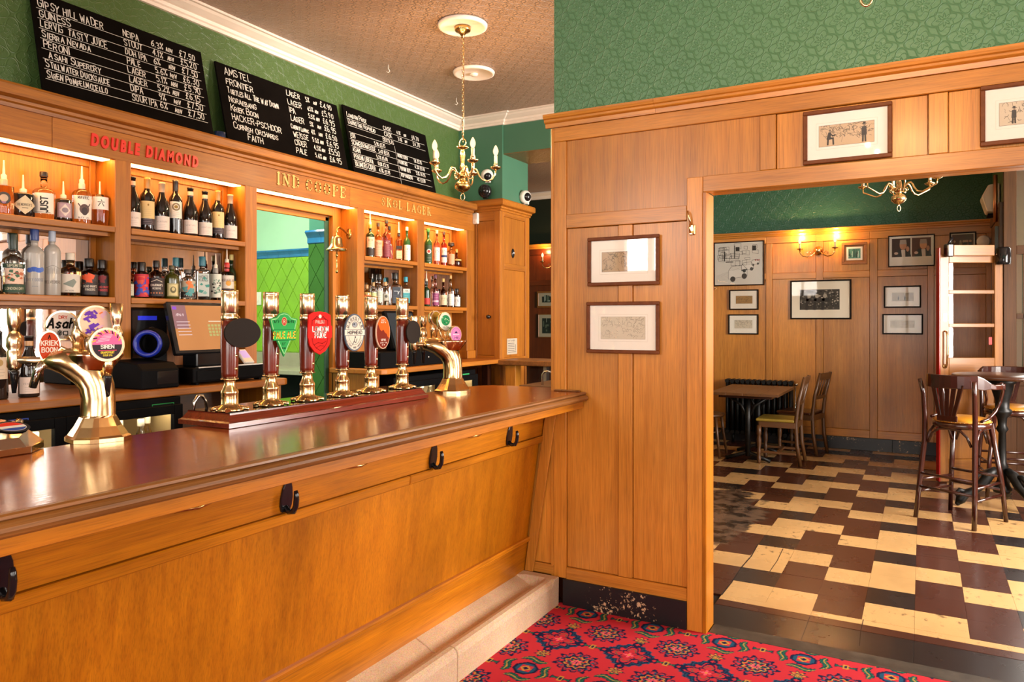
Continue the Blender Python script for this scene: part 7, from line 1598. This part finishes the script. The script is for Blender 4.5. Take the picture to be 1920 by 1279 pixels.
# ---- bentwood bar stools (local: back at -y, seat faces +y)
M['leather'] = plain('tan_leather', '#b5781f', .32, 0, .12, 14, .1)
M['stool'] = oak('stool_wood', hx('#2a0f0a'), hx('#451a10'), 'z', rough=.22, coat=.6, bump=.05, blotch=.15)
def stool(x, y, rz, lab):
    t = thing('bar_stool', lab, 'stool', (x, y, 0), rz, 'bentwood bar stools')
    Z = .745
    feet = {(-1, -1): (-.215, -.235), (1, -1): (.215, -.235), (-1, 1): (-.205, .215), (1, 1): (.205, .215)}
    tops = {(-1, -1): (-.185, -.165), (1, -1): (.185, -.165), (-1, 1): (-.135, .135), (1, 1): (.135, .135)}
    for k in feet:
        fx, fy = feet[k]; tx, ty = tops[k]
        if k[1] < 0: P_ = [(fx, fy, 0), (fx * .95, fy * .87, .25), (tx, ty, .6), (tx, ty, .78), (tx * 1.02, ty * 1.08, .95), (tx * 1.08, ty * 1.25, 1.06)]; r_ = [.0165, .018, .019, .018, .016, .015]
        else: P_ = [(fx, fy, 0), (fx * .9, fy * .9, .3), (tx, ty, .73)]; r_ = [.0155, .0175, .019]
        MB().tube(P_, r_, 10).build('leg', 'stool', t, local=True)
    MB().lathe([(0, 0), (.185, 0), (.195, .012), (.195, .034), (.185, .044), (0, .044)], (0, .0, Z - .045), 30, sx=1.0, sy=.98).build('seat_ring', 'stool', t, local=True)
    MB().lathe([(0, 0), (.19, 0), (.192, .008), (.175, .026), (.12, .038), (0, .042)], (0, .0, Z), 30, sy=.98).build('seat_pad', 'leather', t, local=True)
    mb = MB()
    for k in range(44): a = 2 * pi * k / 44; mb.ball((.1935 * cos(a), .19 * sin(a), Z + .004), .0035, 6)
    mb.build('stud_nails', 'antique', t, local=True, kind='stuff')
    # curved top rail and arms: a bent plank round the back
    mb = MB(); n = 22; R_ = []
    for k in range(n + 1):
        a = radians(-200 + 220 * k / n); u = abs((k / n) - .5) * 2
        rx, ry = .235, .245; hh = .10 if u < .52 else .10 - (u - .52) / .14 * .066 if u < .66 else .034; th = .022
        zc = 1.06 + .06 * (1 - u) ** .5 * .5 - .02 * u; zt = 1.10 if u < .5 else 1.10 - min(1, (u - .5) / .18) * .068; zb = zt - hh
        cx_, cy_ = rx * cos(a), ry * sin(a) + .03; nx, ny = cos(a), sin(a); th = .012 if u < .6 else .022
        R_.append([mb.pt((cx_ - nx * th, cy_ - ny * th, zb)), mb.pt((cx_ + nx * th, cy_ + ny * th, zb)), mb.pt((cx_ + nx * th, cy_ + ny * th, zt)), mb.pt((cx_ - nx * th, cy_ - ny * th, zt))])
    for A, C in zip(R_, R_[1:]):
        for q in range(4): mb.face((A[q], C[q], C[(q + 1) % 4], A[(q + 1) % 4]), 0, (1, 1, 1), False)
    mb.face(R_[0][::-1]); mb.face(R_[-1]); mb.build('back_rail', 'stool', t, local=True, bev=.006, seg=2)
    # fan splat with slots: five slats joined top and bottom
    for k in range(-2, 3):
        MB().prism([(-.016 + k * .026, .79), (.016 + k * .026 - (.004), .79), (.019 + k * .052, 1.03), (-.017 + k * .052, 1.03)], 'y', -.006, .006).build('back_slat', 'stool', t, local=True, bev=.003).location = (0, -.195, 0)
    B(-.075, .075, -.202, -.186, .755, .80).build('slat_foot', 'stool', t, local=True, bev=.005)
    for s in (-1, 1):
        MB().tube([(s * .235, .09, 1.045), (s * .225, .13, .98), (s * .205, .135, .90), (s * .19, .10, .83), (s * .185, .02, .78), (s * .185, -.08, .765)], .011, 8).build('arm_brace', 'stool', t, local=True)
    for (a, b) in (((-1, -1), (1, -1)), ((1, -1), (1, 1)), ((1, 1), (-1, 1)), ((-1, 1), (-1, -1))):
        p, q = Vector((*tops[a], 0)), Vector((*tops[b], 0)); m = (p + q) / 2; e = (p * .93 + q * .07); g_ = (p * .07 + q * .93)
        MB().tube([(e.x, e.y, .58), ((e.x * .8 + m.x * .2), (e.y * .8 + m.y * .2), .65), (e.x * .5 + m.x * .5, e.y * .5 + m.y * .5, .69), (m.x, m.y, .70), (g_.x * .5 + m.x * .5, g_.y * .5 + m.y * .5, .69), ((g_.x * .8 + m.x * .2), (g_.y * .8 + m.y * .2), .65), (g_.x, g_.y, .58)], .010, 8).build('arch_brace', 'stool', t, local=True)
        zs = (.24, .34) if a[1] == b[1] else (.29, .20)
        for z_ in zs:
            f0, f1 = feet[a], feet[b]; k = z_ / .7; A = Vector((f0[0] + (tops[a][0] - f0[0]) * k, f0[1] + (tops[a][1] - f0[1]) * k, z_)); C = Vector((f1[0] + (tops[b][0] - f1[0]) * k, f1[1] + (tops[b][1] - f1[1]) * k, z_))
            MB().tube([A, C], .0105, 8).build('foot_rail', 'stool', t, local=True)
    return t
stool(.258, 6.53, radians(-31), 'dark bentwood bar stool in front of the pub table, its back to the camera')
stool(.66, 7.63, radians(185), 'dark bentwood bar stool behind the pub table, facing the camera')
# ---- pub table on a cast-iron pedestal
tb = thing('pub_table', 'tall round dark-topped pub table on a black cast-iron pedestal', 'table', (.56, 7.12, 0)); c_ = (.56, 7.12, 0)
MB().lathe([(0, 1.035), (.30, 1.035), (.345, 1.04), (.352, 1.05), (.352, 1.062), (.345, 1.068), (0, 1.068)], c_, 40).build('table_top', 'dark_x', tb)
MB().lathe([(0, .12), (.06, .12), (.07, .15), (.05, .19), (.035, .22), (.03, .30), (.045, .33), (.03, .36), (.026, .60), (.045, .63), (.03, .66), (.035, .72), (.065, .76), (.07, .78), (.05, .80), (.05, .86), (.075, .95), (.08, .99), (.12, 1.03), (0, 1.035)], c_, 18).build('pedestal', 'iron', tb)
for k in range(3):
    a = radians(200) + 2 * pi * k / 3; Q = lambda r, z: (c_[0] + r * cos(a), c_[1] + r * sin(a), z)
    mb = MB().tube([Q(.04, .30), Q(.09, .27), Q(.14, .19), Q(.20, .13), Q(.27, .10), Q(.31, .05), Q(.33, .022)], [.03, .042, .04, .032, .035, .038, .022], 10); mb.tube([Q(.10, .26), Q(.16, .27), Q(.20, .23), Q(.18, .19)], [.018, .02, .018, .012], 8); mb.tube([Q(.26, .11), Q(.32, .13), Q(.345, .10), Q(.33, .07)], [.018, .018, .015, .01], 8); mb.ball(Q(.33, .022), .022, 10); mb.build('scrolled_foot', 'iron', tb)

# ---- dining table and chairs by the radiator
dt = thing('dining_table', 'rectangular worn oak table on a dark iron base in the back room', 'table', (-1.63, 8.4, 0))
for k in range(4): B(-1.98 + k * .175, -1.98 + (k + 1) * .175 - .001, 7.85, 8.95, .722, .75).build('top_plank', 'old_y', dt, bev=.002)
B(-1.90, -1.36, 7.95, 8.85, .69, .722).build('top_frame', 'dark_y', dt)
for y in (8.12, 8.68):
    MB().tube([(-1.63, y, .70), (-1.63, y, .40), (-1.63, y, .06)], .03, 10).build('column', 'iron', dt); MB().tube([(-1.86, y, .02), (-1.75, y, .06), (-1.63, y, .10), (-1.51, y, .06), (-1.40, y, .02)], .02, 8).build('foot', 'iron', dt); MB().tube([(-1.83, y, .69), (-1.70, y, .60), (-1.63, y, .45)], .015, 8).tube([(-1.43, y, .69), (-1.56, y, .60), (-1.63, y, .45)], .015, 8).build('scroll_brace', 'iron', dt)
def chair(x, y, rz, lab, pad):
    """turned-leg chair; local: front +y"""
    t = thing('dining_chair', lab, 'chair', (x, y, 0), rz, 'old oak chairs at the dining table')
    tl_ = lambda px, py: MB().lathe([(0, 0), (.019, 0), (.021, .02), (.024, .06), (.018, .075), (.021, .10), (.021, .14), (.016, .155), (.024, .20), (.026, .25), (.017, .29), (.024, .305), (.024, .40), (0, .40)], (px, py, 0), 12)
    for s in (-1, 1):
        tl_(s * .185, .18).build('leg', 'old_z', t, local=True)
        MB().tube([(s * .175, -.23, 0), (s * .175, -.195, .22), (s * .175, -.185, .44), (s * .175, -.21, .66), (s * .172, -.27, .92)], [.019, .021, .022, .02, .017], 8).build('leg', 'old_z', t, local=True)
        B(s * .185 - .012, s * .185 + .012, -.19, .18, .11, .135).build('stretcher', 'old_y', t, local=True, bev=.003); B(s * .185 - .014, s * .185 + .014, -.18, .18, .385, .445).build('seat_rail', 'old_y', t, local=True, bev=.003)
    B(-.185, .185, .166, .194, .385, .445).build('seat_rail', 'old_x', t, local=True, bev=.003); B(-.175, .175, -.2, -.175, .385, .445).build('seat_rail', 'old_x', t, local=True, bev=.003); B(-.175, .175, -.02, .005, .112, .135).build('stretcher', 'old_x', t, local=True, bev=.003)
    MB().prism([(-.20, -.17), (.20, -.17), (.215, .21), (-.215, .21)], 'z', .445, .475).build('seat_pad', pad, t, local=True, bev=.012, seg=2)
    for z0, z1, yy in ((.84, .915, -.262), (.62, .66, -.208)): B(-.172, .172, yy - .010, yy + .010, z0, z1).build('back_rail', 'old_x', t, local=True, bev=.004)
    for k in (-1, 0, 1): MB().tube([(k * .085, -.206, .65), (k * .085, -.235, .76), (k * .085, -.26, .85)], .016, 8, flat=.5).build('back_slat', 'old_z', t, local=True)
    return t
M['olivepad'] = plain('olive_leather', '#8a7428', .4, 0, .12, 12)
chair(-1.33, 8.27, radians(90), 'oak chair with an olive seat at the near right side of the dining table', 'olivepad')
chair(-1.22, 9.05, radians(78), 'oak chair at the far right side of the dining table by the wall', 'dark_x')
def bent(x, y, rz, lab):
    t = thing('dining_chair', lab, 'chair', (x, y, 0), rz, 'old oak chairs at the dining table'); lt = 'old_z'
    for s in (-1, 1):
        MB().tube([(s * .19, .19, 0), (s * .165, .16, .25), (s * .15, .14, .44)], [.013, .016, .018], 8).build('leg', lt, t, local=True); MB().tube([(s * .18, -.22, 0), (s * .16, -.18, .3), (s * .15, -.165, .46)], [.013, .016, .017], 8).build('leg', lt, t, local=True)
    MB().lathe([(0, 0), (.195, 0), (.205, .012), (.2, .03), (.16, .026), (0, .02)], (0, 0, .44), 26).build('seat', 'old_x', t, local=True); MB().tube([(.155 * cos(k * pi / 12), .155 * sin(k * pi / 12), .27) for k in range(24)], .009, 6, closed=True).build('ring_stretcher', lt, t, local=True)
    MB().tube([(-.165, -.165, .46), (-.19, -.20, .62), (-.185, -.235, .78), (-.12, -.26, .89), (0, -.268, .93), (.12, -.26, .89), (.185, -.235, .78), (.19, -.20, .62), (.165, -.165, .46)], .014, 8).build('back_hoop', lt, t, local=True); MB().tube([(-.08, -.175, .46), (-.10, -.22, .66), (-.07, -.24, .78), (0, -.25, .83), (.07, -.24, .78), (.10, -.22, .66), (.08, -.175, .46)], .010, 8).build('inner_hoop', lt, t, local=True)
bent(-2.13, 8.32, radians(-88), 'bentwood chair on the left side of the dining table, half behind the jamb')
# ---- radiator
ra = thing('radiator', 'black column radiator on the back wall behind the dining table', 'radiator', (-1.74, 9.38, 0))
for k in range(13):
    x = -2.12 + k * .062; mb = MB()
    for yy in (9.31, 9.36, 9.41): mb.tube([(x, yy, .14), (x, yy, .74)], .019, 8)
    mb.tube([(x, 9.29, .76), (x, 9.43, .76)], .026, 8); mb.tube([(x, 9.29, .13), (x, 9.43, .13)], .026, 8); mb.build('column', 'iron', ra)
MB().tube([(-2.16, 9.36, .13), (-1.32, 9.36, .13)], .014, 8).build('pipe', 'iron', ra); MB().lathe([(0, 0), (.016, 0), (.016, .03), (.01, .04), (0, .04)], (-1.34, 9.36, .74), 10, 'x').build('valve', 'chrome', ra)
for x in (-2.06, -1.44): MB().tube([(x, 9.36, 0), (x, 9.36, .12)], .016, 8).build('foot', 'iron', ra)
MB().tube([(-1.335, 9.40, .0), (-1.335, 9.40, .75)], .008, 8).build('riser', 'chrome', ra)
# ---- stray floor board by the door
tag(B(.0, .22, 8.55, 9.05, .0006, .006).build('floor_patch', plain('bare_board', '#a8744a', .5, 0, .1, 8), None, bev=.002), 'pale bare board patched into the floor by the open door', 'board')
